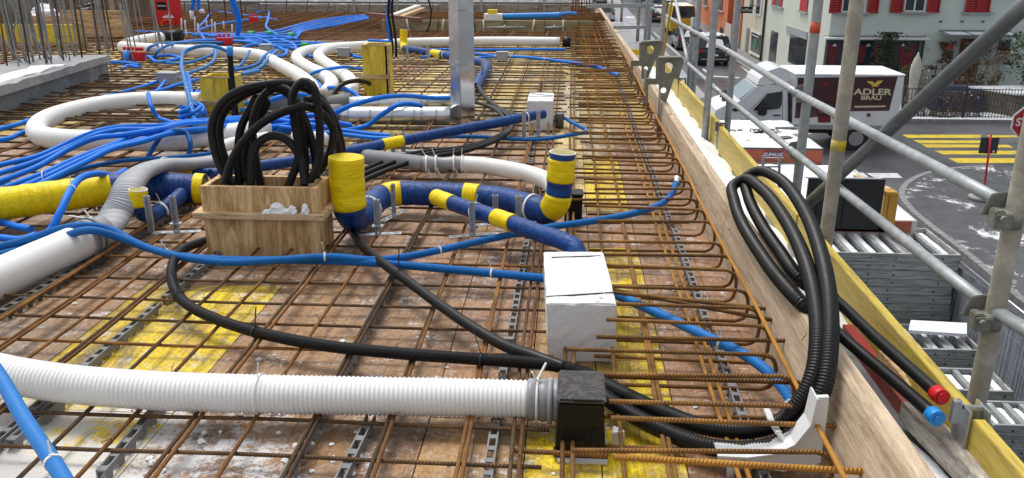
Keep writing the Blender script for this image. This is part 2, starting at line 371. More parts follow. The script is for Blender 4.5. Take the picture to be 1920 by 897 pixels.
def plate(polys, to3d, thick, dirv, name, m, parent=None):
    """flat plate with holes: outline + hole outlines in pixel or local 2-D, filled and given thickness"""
    bm = bmesh.new(); es = []
    for pl in polys:
        vs = [bm.verts.new(to3d(*q)) for q in pl]
        es += [bm.edges.new((vs[i], vs[(i + 1) % len(vs)])) for i in range(len(vs))]
    bmesh.ops.triangle_fill(bm, use_beauty=True, use_dissolve=False, edges=es)
    r = bmesh.ops.extrude_face_region(bm, geom=bm.faces[:]); bmesh.ops.translate(bm, verts=[g for g in r['geom'] if isinstance(g, bmesh.types.BMVert)], vec=Vector(dirv) * thick)
    bmesh.ops.recalc_face_normals(bm, faces=bm.faces)
    me = bpy.data.meshes.new(name); bm.to_mesh(me); bm.free(); me.materials.append(m); return link(name, me, parent)
def circ(cx, cy, rx, ry=None, n=18): ry = ry or rx; return [(cx + rx * math.cos(2 * math.pi * i / n), cy + ry * math.sin(2 * math.pi * i / n)) for i in range(n)]
def text_mesh(name, s, size, m, parent, loc, rot, extrude=.004, sx=1.0, bold=0.0):
    cu = bpy.data.curves.new(name + '_font', 'FONT'); cu.body = s; cu.size = size; cu.align_x = 'CENTER'; cu.align_y = 'CENTER'; cu.extrude = extrude; cu.offset = bold
    to = bpy.data.objects.new(name + '_src', cu); scene.collection.objects.link(to)
    dg = bpy.context.evaluated_depsgraph_get(); me = bpy.data.meshes.new_from_object(to.evaluated_get(dg)); bpy.data.objects.remove(to)
    me.transform(Matrix.Translation(Vector(loc)) @ Matrix.Rotation(rot[2], 4, 'Z') @ Matrix.Rotation(rot[0], 4, 'X') @ Matrix.Diagonal((sx, 1, 1, 1)))
    me.materials.clear(); me.materials.append(m); return link(name, me, parent)
# ================================================================== SETTING: ground, street, deck
def asphalt_mat():
    m, b = new_mat("asphalt"); v = coord(m)
    f = noise(m, v, .22, 6, .6); c = ramp(m, f, [(.35, (.062, .066, .076)), (.65, (.105, .11, .122))])
    g = noise(m, v, 18, 6, .7); c = mix(m, .5, c, ramp(m, g, [(.3, (.7, .7, .7)), (.7, (1.1, 1.1, 1.1))]), 'MULTIPLY')
    m.node_tree.links.new(c, b.inputs['Base Color']); m.node_tree.links.new(ramp(m, f, [(.35, .22), (.62, .55)]), b.inputs['Roughness'])
    m.node_tree.links.new(bump(m, g, .3, .004), b.inputs['Normal']); return m
ASPH = asphalt_mat()
def snowy_mat(name, base, lo, sc, rough=.6):
    m, b = new_mat(name); v = coord(m, 'Object', (1, 1, 1))
    f = noise(m, v, sc, 8, .78, .3); k = ramp(m, f, [(lo, 0.0), (lo + .05, 1.0)]); c = mix(m, k, ramp(m, noise(m, v, 3, 5, .6), [(.3, [x * .75 for x in base]), (.7, [x * 1.2 for x in base])]), (.80, .82, .86))
    m.node_tree.links.new(c, b.inputs['Base Color']); b.inputs['Roughness'].default_value = rough
    m.node_tree.links.new(bump(m, k, .5, .02), b.inputs['Normal']); return m
GZ = -5.35
def sheet(name, pts, z, m, kind='structure'):
    mb = MB(); mb.add([(x, y, z) for x, y in pts], [tuple(range(len(pts)))]); return tag(mb.build(name, m), kind=kind)
sheet('ground', [(-150, -60), (150, -60), (150, 400), (-150, 400)], GZ - .12, snowy_mat("open_ground", (.10, .10, .10), .555, .9))
sheet('road', [(1.2, -40), (60, -40), (60, 48.5), (11.3, 48.5), (10.6, 140), (1.2, 140)], GZ, ASPH)
def gp(px, py, z=GZ): p = P(px, py, z); return (p.x, p.y)
# raised traffic island on the right with a cobbled kerb
isl = [gp(*q) for q in ((1930, 322), (1860, 318), (1790, 322), (1735, 332), (1698, 352), (1690, 372), (1706, 398), (1745, 432), (1800, 474), (1850, 516), (1925, 580), (2100, 700), (2300, 560), (2200, 330))]
mb = MB(); n_ = len(isl); mb.add([(x, y, GZ) for x, y in isl] + [(x, y, GZ + .11) for x, y in isl], [tuple(range(n_, 2 * n_))] + [(i, (i + 1) % n_, n_ + (i + 1) % n_, n_ + i) for i in range(n_)])
tag(mb.build('traffic_island_pavement', snowy_mat("island_asphalt", (.085, .09, .10), .565, .55, .35)), kind='structure')
KERB = mat("kerb_stone", (.22, .22, .225), .8, 0, .25, 6)
def offset(poly, d):
    out = []
    for i, p in enumerate(poly):
        a = Vector(poly[max(0, i - 1)]); b = Vector(poly[min(len(poly) - 1, i + 1)]); t = (b - a).normalized(); out.append((p[0] - t.y * d, p[1] + t.x * d))
    return out
def kerb_run(name, line, wd, z0, z1, m, stone=.22):
    pts = smooth([Vector((x, y, 0)) for x, y in line], stone); mb = MB()
    for a, b in zip(pts, pts[1:]):
        d = (b - a) * .93; mb.beam(Vector((a.x, a.y, (z0 + z1) / 2)), Vector((a.x + d.x, a.y + d.y, (z0 + z1) / 2)), wd, z1 - z0)
    return tag(mb.build(name, m), kind='structure')
kl = isl[1:12]
kerb_run('kerb', kl, .16, GZ, GZ + .125, KERB, .25)
for i in (1, 2): kerb_run('cobbled_gutter', offset(kl, .20 * i), .16, GZ - .05, GZ + .008 - .002 * i, KERB, .18)
# pavement along the houses, kerb line on the far side of the street
sheet('house_pavement', [(10.5, 42.5), (12.3, 42.5), (11.7, 140), (9.9, 140)], GZ + .10, mat("paving", (.19, .185, .18), .7, 0, .2, 3))
kerb_run('pavement_kerb', [(10.5, 42.3), (9.9, 140)], .18, GZ, GZ + .12, KERB, 1.0)
sheet('near_pavement', [(1.2, 20), (2.9, 20), (2.9, 140), (1.2, 140)], GZ + .10, snowy_mat("snowy_paving", (.20, .20, .21), .47, .35))
kerb_run('near_kerb', [(2.95, 20), (2.95, 140)], .16, GZ, GZ + .12, KERB, 1.0)
def slush():
    return sheet('slush_on_road', [(3.1, 36), (6.6, 40), (7.1, 130), (3.1, 130)], GZ + .004, snowy_mat("slush", (.34, .36, .40), .56, .4, .3))
slush()
YROAD = mat("yellow_road_paint", (.60, .44, .02), .55, 0, .12, 4, dirt=(.30, .24, .08), dirt_scale=3)
WROAD = mat("white_road_paint", (.55, .56, .56), .55, 0, .12, 5, dirt=(.22, .22, .22), dirt_scale=4, dirt_lo=.55)
def stripe(q, m, nm='road_marking'):
    return tag(sheet(nm, [gp(*p, GZ + .004) for p in q], GZ + .006, m), kind='structure')
for q in (((1692, 253), (1840, 253), (1838, 259), (1702, 259)), ((1712, 263), (1838, 264), (1870, 269), (1724, 269)), ((1728, 271), (1890, 272), (1900, 277), (1738, 277)),
          ((1752, 283), (1920, 283), (1925, 290), (1768, 290)), ((1778, 297), (1930, 297), (1935, 306), (1795, 306)), ((1812, 315), (1940, 315), (1945, 322), (1832, 323))):
    stripe(q, YROAD)
stripe(((1850, 254), (1960, 254), (1960, 258), (1856, 258)), YROAD)
stripe(((1624, 325), (1682, 325), (1692, 334), (1640, 334)), WROAD); stripe(((1595, 324), (1618, 324), (1630, 333), (1600, 333)), WROAD)
for q in (((1316, 130), (1330, 142), (1334, 141), (1320, 129)), ((1330, 142), (1386, 145), (1386, 147), (1331, 144)), ((1372, 110), (1448, 178), (1452, 176), (1376, 109)), ((1424, 132), (1446, 140), (1450, 138), (1429, 131))):
    stripe(q, WROAD)
# ---------------- formwork deck (slab not yet poured)
def deck_mat():
    m, b = new_mat("formwork_sheets"); n, l = nodes(m)
    at = n.new('ShaderNodeAttribute'); at.attribute_name = 'tone'; at.attribute_type = 'GEOMETRY'
    v = coord(m, 'Object', (60, 6, 10)); v2 = coord(m); vy = coord(m, 'Object', (1.6, .8, 1))
    g = noise(m, v, 1.5, 10, .76, .5); c = mix(m, .85, at.outputs['Color'], ramp(m, g, [(.34, (.40, .34, .30)), (.5, (.85, .83, .80)), (.66, (1.25, 1.22, 1.2))]), 'MULTIPLY')
    blot = noise(m, v2, 7.5, 10, .80, .4); c = mix(m, ramp(m, blot, [(.49, 0.0), (.54, .5)]), c, mix(m, .6, at.outputs['Color'], (.35, .27, .19)))
    rust = noise(m, vy, 3.4, 8, .70, 1.2); c = mix(m, ramp(m, rust, [(.50, 0.0), (.60, .5)]), c, (.32, .15, .045))
    dk = noise(m, v2, 2.2, 9, .74, .9); c = mix(m, ramp(m, dk, [(.50, 0.0), (.58, .72)]), c, (.115, .065, .040))
    fine = noise(m, v2, 75, 8, .82); c = mix(m, .85, c, ramp(m, fine, [(.36, (.48, .44, .40)), (.52, (1.0, 1.0, 1.0)), (.66, (1.35, 1.33, 1.3))]), 'MULTIPLY')
    sc_ = noise(m, v2, 30, 9, .85, .3); c = mix(m, ramp(m, sc_, [(.54, 0.0), (.58, .6)]), c, (.46, .37, .29))
    c = mix(m, ramp(m, noise(m, v2, 8, 12, .86, .2), [(.575, 0.0), (.60, .9)]), c, (.66, .67, .71))
    vo = n.new('ShaderNodeTexVoronoi'); vo.inputs['Scale'].default_value = 7.5; l.new(v2, vo.inputs['Vector'])
    c = mix(m, ramp(m, vo.outputs['Distance'], [(.035, .9), (.05, 0.0)]), c, (.05, .03, .02))
    sp = n.new('ShaderNodeSeparateXYZ'); l.new(coord(m), sp.inputs[0])
    fr = noise(m, v2, 8.5, 12, .86, .3)
    near = mth(m, 'MULTIPLY', mth(m, 'SUBTRACT', 2.15, sp.outputs[1], True), mth(m, 'SUBTRACT', -.30, sp.outputs[0], True))
    k = ramp(m, mth(m, 'ADD', fr, mth(m, 'MULTIPLY', near, .34)), [(.56, 0.0), (.63, .9)]); c = mix(m, k, c, (.70, .70, .72))
    l.new(c, b.inputs['Base Color']); l.new(ramp(m, dk, [(.45, .62), (.62, .30)]), b.inputs['Roughness']); b.inputs['Specular IOR Level'].default_value = .45
    hb = noise(m, v2, 90, 8, .8); b1 = bump(m, hb, .8, .004); l.new(bump(m, g, .5, .003, b1), b.inputs['Normal']); return m
YL = (1.0, .74, .005); TN = (.56, .345, .15); BR = (.40, .235, .12); RB = (.46, .255, .14); PY_ = (.92, .72, .26); GB = (.31, .225, .16)
deck = MB(); tones = []
XE = .62
xs_ = [XE]
xcols = [(-.34, .62), (-.93 - .0, -.34), (-1.46, -.93)] + [(-1.46 - .5 * (i + 1), -1.46 - .5 * i) for i in range(17)]
fine_x = [(.30, .62, 'e'), (.10, .30, 'y'), (-.085, .10, 'n'), (-.34, -.085, 'm'), (-1.02, -.34, 'r'), (-1.52, -1.02, 'Y'), (-1.96, -1.52, 'g'), (-2.46, -1.96, 'g2')] + [(-2.96 - .5 * i, -2.46 - .5 * i, 'l') for i in range(15)]
for x0, x1, key in fine_x:
    y = -.3 + R.random() * .3
    while y < 16.2:
        L = 2.0 if key in 'eYn' else R.choice((.5, 1.0, 1.0, 2.0)); y1 = y + L
        c = R.choice((BR, RB, RB, TN))
        if key == 'e': c = R.choice((TN, RB, (.44, .29, .16)))
        if key == 'y': c = YL if y < 3.0 else R.choice((PY_, TN, RB))
        if key == 'n': c = YL if y < 1.3 else R.choice((TN, RB, BR))
        if key == 'Y': c = YL if y < 1.9 and y > -1 else R.choice((TN, BR))
        if key in ('g', 'g2'): c = R.choice((GB, BR, (.30, .22, .16)))
        if y > 3.5 and x0 > -.1: c = R.choice((YL, PY_, RB)) if y < 5.0 else R.choice((PY_, (.62, .55, .34), PY_))
        if y > 4.7: c = R.choice((PY_, (.62, .50, .20), TN, (.60, .53, .34), (.62, .46, .10)))
        if y > 5.0 and x0 > -2.5 and R.random() < .5: c = (.68, .52, .10)
        if y > 10.5: c = R.choice((BR, (.30, .15, .08), RB))
        if key == 'Y' and y > -1 and y < 1.9: y1 = min(y1, 2.74)
        npl = max(1, round((x1 - x0) / (.125 if key in 'eymn' else .165))); base_ = R.uniform(.88, 1.1)
        for q_ in range(npl):
            xa_, xb_ = x0 + (x1 - x0) * q_ / npl, x0 + (x1 - x0) * (q_ + 1) / npl; g0, g1 = (.0016 if q_ == 0 else .0006), (.0016 if q_ == npl - 1 else .0006)
            deck.bb(xa_ + g0, xb_ - g1, y + .0014, y1 - .0014, -.03, -R.random() * .0012); kk = base_ * R.uniform(.9, 1.1); tones.append([k * kk for k in c])
        y = y1
deck.bb(-12.3, .66, -.5, 16.6, -.10, -.032); tones.append((.12, .08, .05))
do = tag(deck.build('formwork_deck', deck_mat()), kind='structure')
ca = do.data.color_attributes.new('tone', 'FLOAT_COLOR', 'CORNER')
for p in do.data.polygons:
    t = tones[p.index // 6]
    for li in p.loop_indices: ca.data[li].color = (t[0], t[1], t[2], 1)
# storey below the deck, so nothing hovers
mb = MB(); mb.bb(-12, .45, -.3, 16.3, GZ, -.105); tag(mb.build('storey_below', CONC), 'grey concrete storey under the formwork deck', 'building')
# ================================================================== REINFORCEMENT
ROWS = [1.641 - .45, 1.641 - .3, 1.641 - .15, 1.641, 1.783, 1.985, 2.177, 2.357, 2.505, 2.692, 2.922]
y = 2.922
while y < 10.9: y += .172 + R.uniform(-.012, .012); ROWS.append(y)
ROWS = [r_ for r_ in ROWS if r_ > 1.4]
rowmesh = {}
def bar_mesh(L, r, m, seg=8):
    key = (round(L, 2), r, m.name)
    if key not in rowmesh:
        n = max(3, int(L / .35)); mb = MB(); rr = random.Random(int(L * 100)); wob = [Vector((L * i / n, rr.uniform(-.004, .004), rr.uniform(-.002, .002))) for i in range(n + 1)]
        mb.tube(smooth(wob, .12), r, seg); me = mb.build('x', m); d = me.data; bpy.data.objects.remove(me); rowmesh[key] = d
    return rowmesh[key]
count = 0
ORD = ('first', 'second', 'third', 'fourth', 'fifth', 'sixth', 'seventh', 'eighth', 'ninth', 'tenth', 'eleventh', 'twelfth', 'thirteenth', 'fourteenth', 'fifteenth', 'sixteenth', 'seventeenth', 'eighteenth', 'nineteenth', 'twentieth')
for k, yy in enumerate(ROWS):
    xr = -.02 + R.uniform(-.02, .02) if yy < 8.5 else .45
    xl_ = -2.3 - yy * .78; L = round((xr - xl_) / .5) * .5
    o = link('transverse_rebar', bar_mesh(L, .0052 if yy < 4 else .0062, REBD if k % 4 else REB)); o.location = (xr - L, yy, .036 + R.uniform(-.001, .001)); o.rotation_euler = (0, 0, rad(R.uniform(-.25, .25)))
    tag(o, (ORD[k] + ' rusty crosswise bar counted from the bottom edge of the photo') if k < 20 else 'rusty ribbed bar running crosswise over the brown formwork sheets', 'rebar', 'transverse reinforcing bars on the deck'); count += 1
LX = []
for px, pair in ((80, 1), (150, 0), (213, 1), (345, 0), (420, 0), (517, 1), (605, 0), (695, 1), (805, 1), (922, 1), (994, 1)):
    LX.append((P(px, 598, .05).x, pair))
for i in range(30): LX.append((-1.78 - .19 * i + R.uniform(-.02, .02), 1 if i % 4 == 0 else 0))
for li_, (x, pair) in enumerate(LX):
    y0 = max(1.0, -x * 1.25 - .6); y1 = 10.8
    for s in ((-.0075, .0085) if pair else (0,)):
        L = round((y1 - y0) / .5) * .5
        o = link('lengthwise_rebar', bar_mesh(L, .0055, REB if R.random() < .6 else REBD)); o.location = (x + s + R.uniform(-.002, .002), y0, .0475); o.rotation_euler = (0, 0, math.pi / 2 + rad(R.uniform(-.3, .3)))
        tag(o, ((('left' if s < 0 else 'right') + ' bar of the ' if pair else 'single bar at the ') + ORD[li_] + ' lengthwise bar line counted from the left at mid height') if li_ < 11 else 'rusty ribbed bar running lengthwise away over the crosswise bars', 'rebar', 'lengthwise reinforcing bars on the deck'); count += 1
# edge zone: U-shaped hairpins standing along the parapet board, with lengthwise pairs through them
def hairpin(L, hh, r=.0058):
    c = .035; pts = [(-L, 0, hh), (-c, 0, hh), (-c * .3, 0, hh - c * .3), (0, 0, hh - c), (0, 0, c), (-c * .3, 0, c * .3), (-c, 0, 0), (-L - .03, 0, 0)]
    mb = MB(); a = smooth([pts[0], pts[1]], .1); b = smooth(pts[1:7], .009); d = smooth([pts[6], pts[7]], .1); mb.tube(a + b[1:] + d[1:], r, 9); o = mb.build('x', REBO); me = o.data; bpy.data.objects.remove(o); return me
hp = [hairpin(.50, .115), hairpin(.56, .105), hairpin(.46, .12)]
def edge_x(y): return .585 + (.045 if y < 2 else 0) * 0
y = 1.40; k = 0; HP = []
while y < 14.5:
    o = link('edge_hairpin_bar', hp[k % 3]); o.location = (.585 + R.uniform(-.014, .008), y, .03); o.rotation_euler = (rad(R.uniform(-7, 7)), rad(R.uniform(-1.5, 1.2)), rad(R.uniform(-3.0, 1.6)))
    tag(o, (ORD[k] + ' U shaped edge bar counted from the nearest, beside the parapet board') if k < 20 else 'rusty U shaped bar standing at the slab edge beside the parapet board', 'rebar', 'U shaped edge bars along the parapet'); y += .155 * R.uniform(.75, 1.25); k += 1
for x, z_ in ((.005, .046), (.028, .046), (.145, .046), (.245, .047), (.262, .047), (.40, .05), (.42, .05), (.572, .152)):
    L = 13.5; o = link('edge_lengthwise_bar', bar_mesh(L, .0058, REBOO if x > .39 else REBO)); o.location = (x, 1.0, z_); o.rotation_euler = (0, 0, math.pi / 2 + rad(R.uniform(-.25, .25)))
    tag(o, 'orange rusty bar running lengthwise through the U shaped edge bars', 'rebar', 'lengthwise bars tied inside the edge bars')
# steel mesh far field reads as dense brown bars: rows and lengthwise bars beyond
for i in range(36):
    yy = 11.05 + i * .15; o = link('transverse_rebar', bar_mesh(12.5, .0065, REB if i % 2 else REBD)); o.location = (-12.0, yy, .05)
    tag(o, 'rusty ribbed bar running crosswise over the brown formwork sheets', 'rebar', 'transverse reinforcing bars on the deck')
for i in range(48):
    xx = .2 - .25 * i; o = link('lengthwise_rebar', bar_mesh(5.5, .0065, REB)); o.location = (xx, 11.0, .064); o.rotation_euler = (0, 0, math.pi / 2)
    tag(o, 'rusty ribbed bar running lengthwise away over the crosswise bars', 'rebar', 'lengthwise reinforcing bars on the deck')
# single lengthwise bars laid loose over the edge bars, as in the foreground
for a, b, lab in (((1118, 632, .125), (1500, 640, .125), 'loose rusty bar lying across the edge bars right of the white foam block'), ((1130, 540, .14), (1470, 605, .12), 'rusty bar leaning from the foam block down into the edge bars'),
                  ((1115, 545, .15), (1440, 580, .12), 'thin rusty bar beside the leaning one at the foam block'), ((1145, 784, .125), (1592, 800, .125), 'orange bar lying over the black conduit bend'),
                  ((1138, 706, .12), (1500, 718, .12), 'ribbed bar lying just behind the black plastic box')):
    conduit('loose_rebar', lab, 'rebar', [a, b], .0062, REBO, seg=9, step=.1)
conduit('loose_rebar', 'ribbed bar crossing in front of the black plastic box', 'rebar', [(960, 845, .04), (1140, 855, .04)], .0062, REBO, seg=9, step=.1)
conduit('loose_rebar', 'nearest orange bar over the white plastic bend support', 'rebar', [(1150, 857, .125), (1620, 885, .125)], .0072, REBOO, seg=9, step=.1)
# tie wires at crossings of the nearest bars
for k in range(26):
    x = R.choice([q[0] for q in LX[:11]]); yv = R.choice(ROWS[:9]); mb = MB()
    pts = [Vector((x + .012 * math.cos(t) * (1 + .2 * t / 6), yv + .012 * math.sin(t), .052 + .004 * math.sin(2 * t))) for t in [i * .5 for i in range(18)]] + [Vector((x + R.uniform(-.03, .03), yv + R.uniform(-.03, .03), .07))]
    mb.tube(pts, .0009, 5); tag(mb.build('tie_wire', TIEW), 'twist of thin rusty wire tying two crossing bars', 'tie wire', 'wire twists tying the bars')
# ---------------- spacers (grey slotted strips under the bars)
def spacer(L, m, hgt=.03, wd=.024):
    n = int(L / .05); mb = MB(); p = L / n; t = .004
    for s in (-1, 1):
        xo = s * wd / 2; xi = s * (wd / 2 - t)
        mb.bb(min(xo, xi), max(xo, xi), 0, L, hgt - .016, hgt)                      # side rails
    for i in range(n):
        y0 = i * p; mb.bb(-wd / 2 + t + .0002, wd / 2 - t - .0002, y0, y0 + p * .34, hgt - .005, hgt - .0004)
        for s in (-1, 1):
            xo = s * wd / 2; xb = s * (wd / 2 + .002); k = s * t; zt = hgt - .0162; a0, a1 = y0 - p * .10, y0 + p * .50; a0 = max(a0, 0)
            mb.hexa([(xb - k, a0 + p * .13, 0), (xb, a0 + p * .13, 0), (xb, a1 - p * .13, 0), (xb - k, a1 - p * .13, 0), (xo - k, a0, zt), (xo, a0, zt), (xo, a1, zt), (xo - k, a1, zt)])
    o = mb.build('x', m); me = o.data; bpy.data.objects.remove(o); return me
sp1 = spacer(1.0, CHAIR); sp2 = spacer(.35, CHAIR); spd = spacer(1.4, CHAIRD, .036, .03)
def put_spacer(me, x, y, rz=0.0, lab='grey slotted spacer strip holding the bars off the deck'):
    o = link('spacer_strip', me); o.location = (x, y, .001); o.rotation_euler = (0, 0, rz); tag(o, lab, 'spacer', 'grey slotted spacer strips under the bars'); return o
p = P(20, 832, .02); put_spacer(sp2, p.x, p.y, rad(-1), 'short grey spacer strip under the blue conduit in the near corner').pop('group', None)
for x, ys in ((-1.37, (1.50, 2.56)), (-.622, (1.30, 2.32)), (-.16, (1.25, 2.30, 3.36)), (-.45, ())):
    for yy in ys: put_spacer(sp1, x, yy, rad(R.uniform(-.6, .6)))
p = P(190, 890, .02); put_spacer(sp2, p.x, p.y, rad(2)); p = P(640, 893, .02); put_spacer(sp2, p.x, p.y - .1, rad(-2))
p = P(5, 590, .02); put_spacer(spd, p.x, p.y, rad(-3), 'dark grey spacer strip beside the thick white duct').pop('group', None)
for yy in (1.4, 2.45, 3.5, 4.55, 5.6, 6.65, 7.7): put_spacer(sp1, .462, yy, rad(R.uniform(-.5, .5)), 'grey slotted spacer strip between the bars near the slab edge')
for x, y_ in ((-.2, 4.5), (-.22, 5.6), (-.25, 6.7), (-1.3, 4.2), (-2.2, 3.6), (-2.25, 5.0), (-3.2, 5.0), (-.75, 6.6)): put_spacer(sp1, x, y_, rad(R.uniform(-1, 1)))
# ---------------- foam crumbs and slush lumps lying on the deck
for k in range(70):
    px = R.uniform(100, 1400); py = R.uniform(520, 890)
    if k < 40: px, py = R.uniform(60, 760), R.uniform(770, 895)
    q = P(px, py, .001); s_ = R.uniform(.006, .022); mb = MB(); mb.lump((0, 0, 0), (s_, s_ * R.uniform(.6, 1.2), s_ * .4), k, 7, .35); o = mb.build('snow_lump', ICE); o.location = q
    tag(o, 'small crumb of snow or foam lying on the formwork sheets', 'crumb', 'white crumbs scattered over the sheets')
# ================================================================== PARAPET BOARDS
def board(pts_a, pts_b, name, lab, m):
    """pts: inner bottom, inner top, outer top, outer bottom at each end"""
    mb = MB(); mb.add([*pts_a, *pts_b], [(0, 1, 2, 3), (7, 6, 5, 4), (0, 4, 5, 1), (1, 5, 6, 2), (2, 6, 7, 3), (3, 7, 4, 0)])
    return tag(mb.build(name, m, bevel=.002), lab, 'board')
OUTX = ((1.15, .712), (3.12, .676), (5.05, .661), (7.4, .648), (10.2, .612), (15.6, .55))
def sect(y, x0, h=.222):
    for (ya, xa), (yb, xb) in zip(OUTX, OUTX[1:]):
        if ya <= y <= yb + .01: xo = xa + (xb - xa) * (y - ya) / (yb - ya)
    return [(min(.604, xo - .055), y, 0), (xo - .05, y, h), (xo, y, h - .004), (xo - .012, y, 0)]
bo = [(1.15, 3.12, .602, .602, 'rough plywood parapet board along the slab edge, the one nearest the camera'), (3.123, 5.05, .602, .595, 'plywood parapet board along the slab edge, behind the black conduit coil'),
      (5.053, 7.4, .592, .575, 'plywood parapet board beside the two steel brackets'), (7.403, 10.2, .575, .55, 'plywood parapet board beyond the two steel brackets'), (10.203, 15.6, .55, .51, 'farthest plywood parapet board, at the far corner of the deck')]
for y0, y1, xa, xb, lab in bo: board(sect(y0, xa), sect(y1, xb), 'parapet_board', lab, WOODP)
for k, (px, py) in enumerate(((1292, 300), (1374, 425), (1512, 627), (1240, 228))):
    p = PX(px, py, .632); conduit('loose_nail', 'bent dark nail sticking out of the parapet board', 'nail', [('W', p.x, p.y, p.z), ('W', p.x - .02, p.y - .03, p.z - .004)], .0012, TIEW, seg=5, group='nails in the parapet board')
# scaffold deck strip with snow, red-white barrier plank, yellow toe boards
DZ = -.06
mb = MB()
for i in range(8): mb.bb(.70, .985, 1.2 + i * 1.8, 1.2 + i * 1.8 + 1.78, DZ - .05, DZ)
tag(mb.build('scaffold_deck', mat("scaffold_deck_metal", (.26, .27, .28), .5, .5, .2)), 'snowy metal scaffold walkway outside the parapet board', 'scaffold deck')
def snow_strip(name, x0, x1, y0, y1, z, lab, h=.02):
    mb = MB(); mb.sm = True; nx, ny = 7, int((y1 - y0) / .05); rr = random.Random(5); vs = []
    for j in range(ny + 1):
        for i in range(nx + 1):
            e = min(i, nx - i) / (nx / 2); ee = min(1, min(j, ny - j) / 3); zz = z + h * min(1, e * 1.6) * ee * rr.uniform(.55, 1.1)
            wv = .02 * math.sin(j * .7) * (1 if i in (0, nx) else .4)
            vs.append((x0 + (x1 - x0) * i / nx + wv + rr.uniform(-.006, .006), y0 + (y1 - y0) * j / ny, zz + .001))
    mb.add(vs, [(j * (nx + 1) + i, j * (nx + 1) + i + 1, (j + 1) * (nx + 1) + i + 1, (j + 1) * (nx + 1) + i) for j in range(ny) for i in range(nx)])
    return tag(mb.build(name, SNOW), lab, 'snow', kind='stuff')
snow_strip('snow_on_walkway', .72, .975, 2.6, 9.5, DZ, None, .035)
snow_strip('snow_on_walkway', .76, .93, 1.2, 1.95, DZ + .004, None, .035)
a_, b_ = P(1700, 752, .02), P(1875, 925, .02); mb = MB(); mb.beam(a_ + Vector((.012, 0, -.03)), b_ + Vector((.012, 0, -.03)), .055, .06); tag(mb.build('batten', wood_mat("weathered_batten", (.62, .60, .56), (.34, .31, .27), (12, 1.5, 12), snow=(9, .52)), bevel=.002), 'pale frosty batten beside the near end of the parapet board', 'batten')
a_, b_ = P(1622, 655, .03), P(1745, 800, -.04); mb = MB(); mb.beam(a_ + Vector((.05, 0, -.02)), b_ + Vector((.04, 0, -.01)), .03, .05); tag(mb.build('batten', WOODH, bevel=.002), 'raw squared batten between the red plank and the black pipes', 'batten')
RW = new_mat("red_white_plank"); m_, b_ = RW; v_ = coord(m_, 'Object', (1, 1, 1)); n_, l_ = nodes(m_)
sp_ = n_.new('ShaderNodeSeparateXYZ'); l_.new(v_, sp_.inputs[0]); k_ = mth(m_, 'GREATER_THAN', mth(m_, 'FRACT', mth(m_, 'MULTIPLY', sp_.outputs[1], 1.35)), .5)
l_.new(mix(m_, k_, (.30, .025, .02), (.34, .07, .05)), b_.inputs['Base Color']); b_.inputs['Roughness'].default_value = .6
mb = MB(); mb.beam(P(1705, 748, .005) + Vector((.008, 0, -.045)), P(1585, 598, .005) + Vector((.012, 0, -.045)), .035, .05); o = mb.build('barrier_plank', m_); tag(o, 'faded red barrier plank lying along the outside of the parapet board', 'barrier plank')
TX = .992
def toe(y0, y1, lab, x=TX, z0=DZ, h=.16, xe=0.0):
    mb = MB(); mb.beam((x, y0, z0 + h / 2), (x + xe, y1, z0 + h / 2), .03, h); o = mb.build('toe_board', WOODTOE, bevel=.002); return tag(o, lab, 'toe board')
toe(1.05, 1.80, 'yellow toe board of the scaffold, nearest piece beyond the steel clip'); toe(1.86, 3.40, 'long yellow toe board of the scaffold between the steel clip and the black coil')
toe(3.43, 5.32, 'yellow toe board of the scaffold running behind the conduit coil', xe=-.01); toe(5.37, 7.3, 'yellow toe board of the scaffold below the two steel brackets', xe=-.02)
toe(7.35, 10.5, 'far yellow toe board of the scaffold beyond the steel brackets', TX - .02)
for yy, lab in ((1.83, 'galvanised clip joining two yellow toe boards beside the blue pipe cap'), (5.345, 'dark clip joining two yellow toe boards by the scaffold post foot'), (7.33, 'small clip joining the yellow toe boards farther along')):
    mb = MB(); mb.box((TX - .022, yy, DZ + .085), (.006, .07, .19)); mb.box((TX + .022, yy, DZ + .085), (.006, .07, .19)); mb.box((TX, yy, DZ + .173), (.05, .012, .012)); mb.box((TX - .03, yy + .02, DZ + .15), (.02, .016, .06))
    tag(mb.build('toe_board_clip', STEELD if yy > 3 else ZINC, bevel=.0015), lab, 'clip')
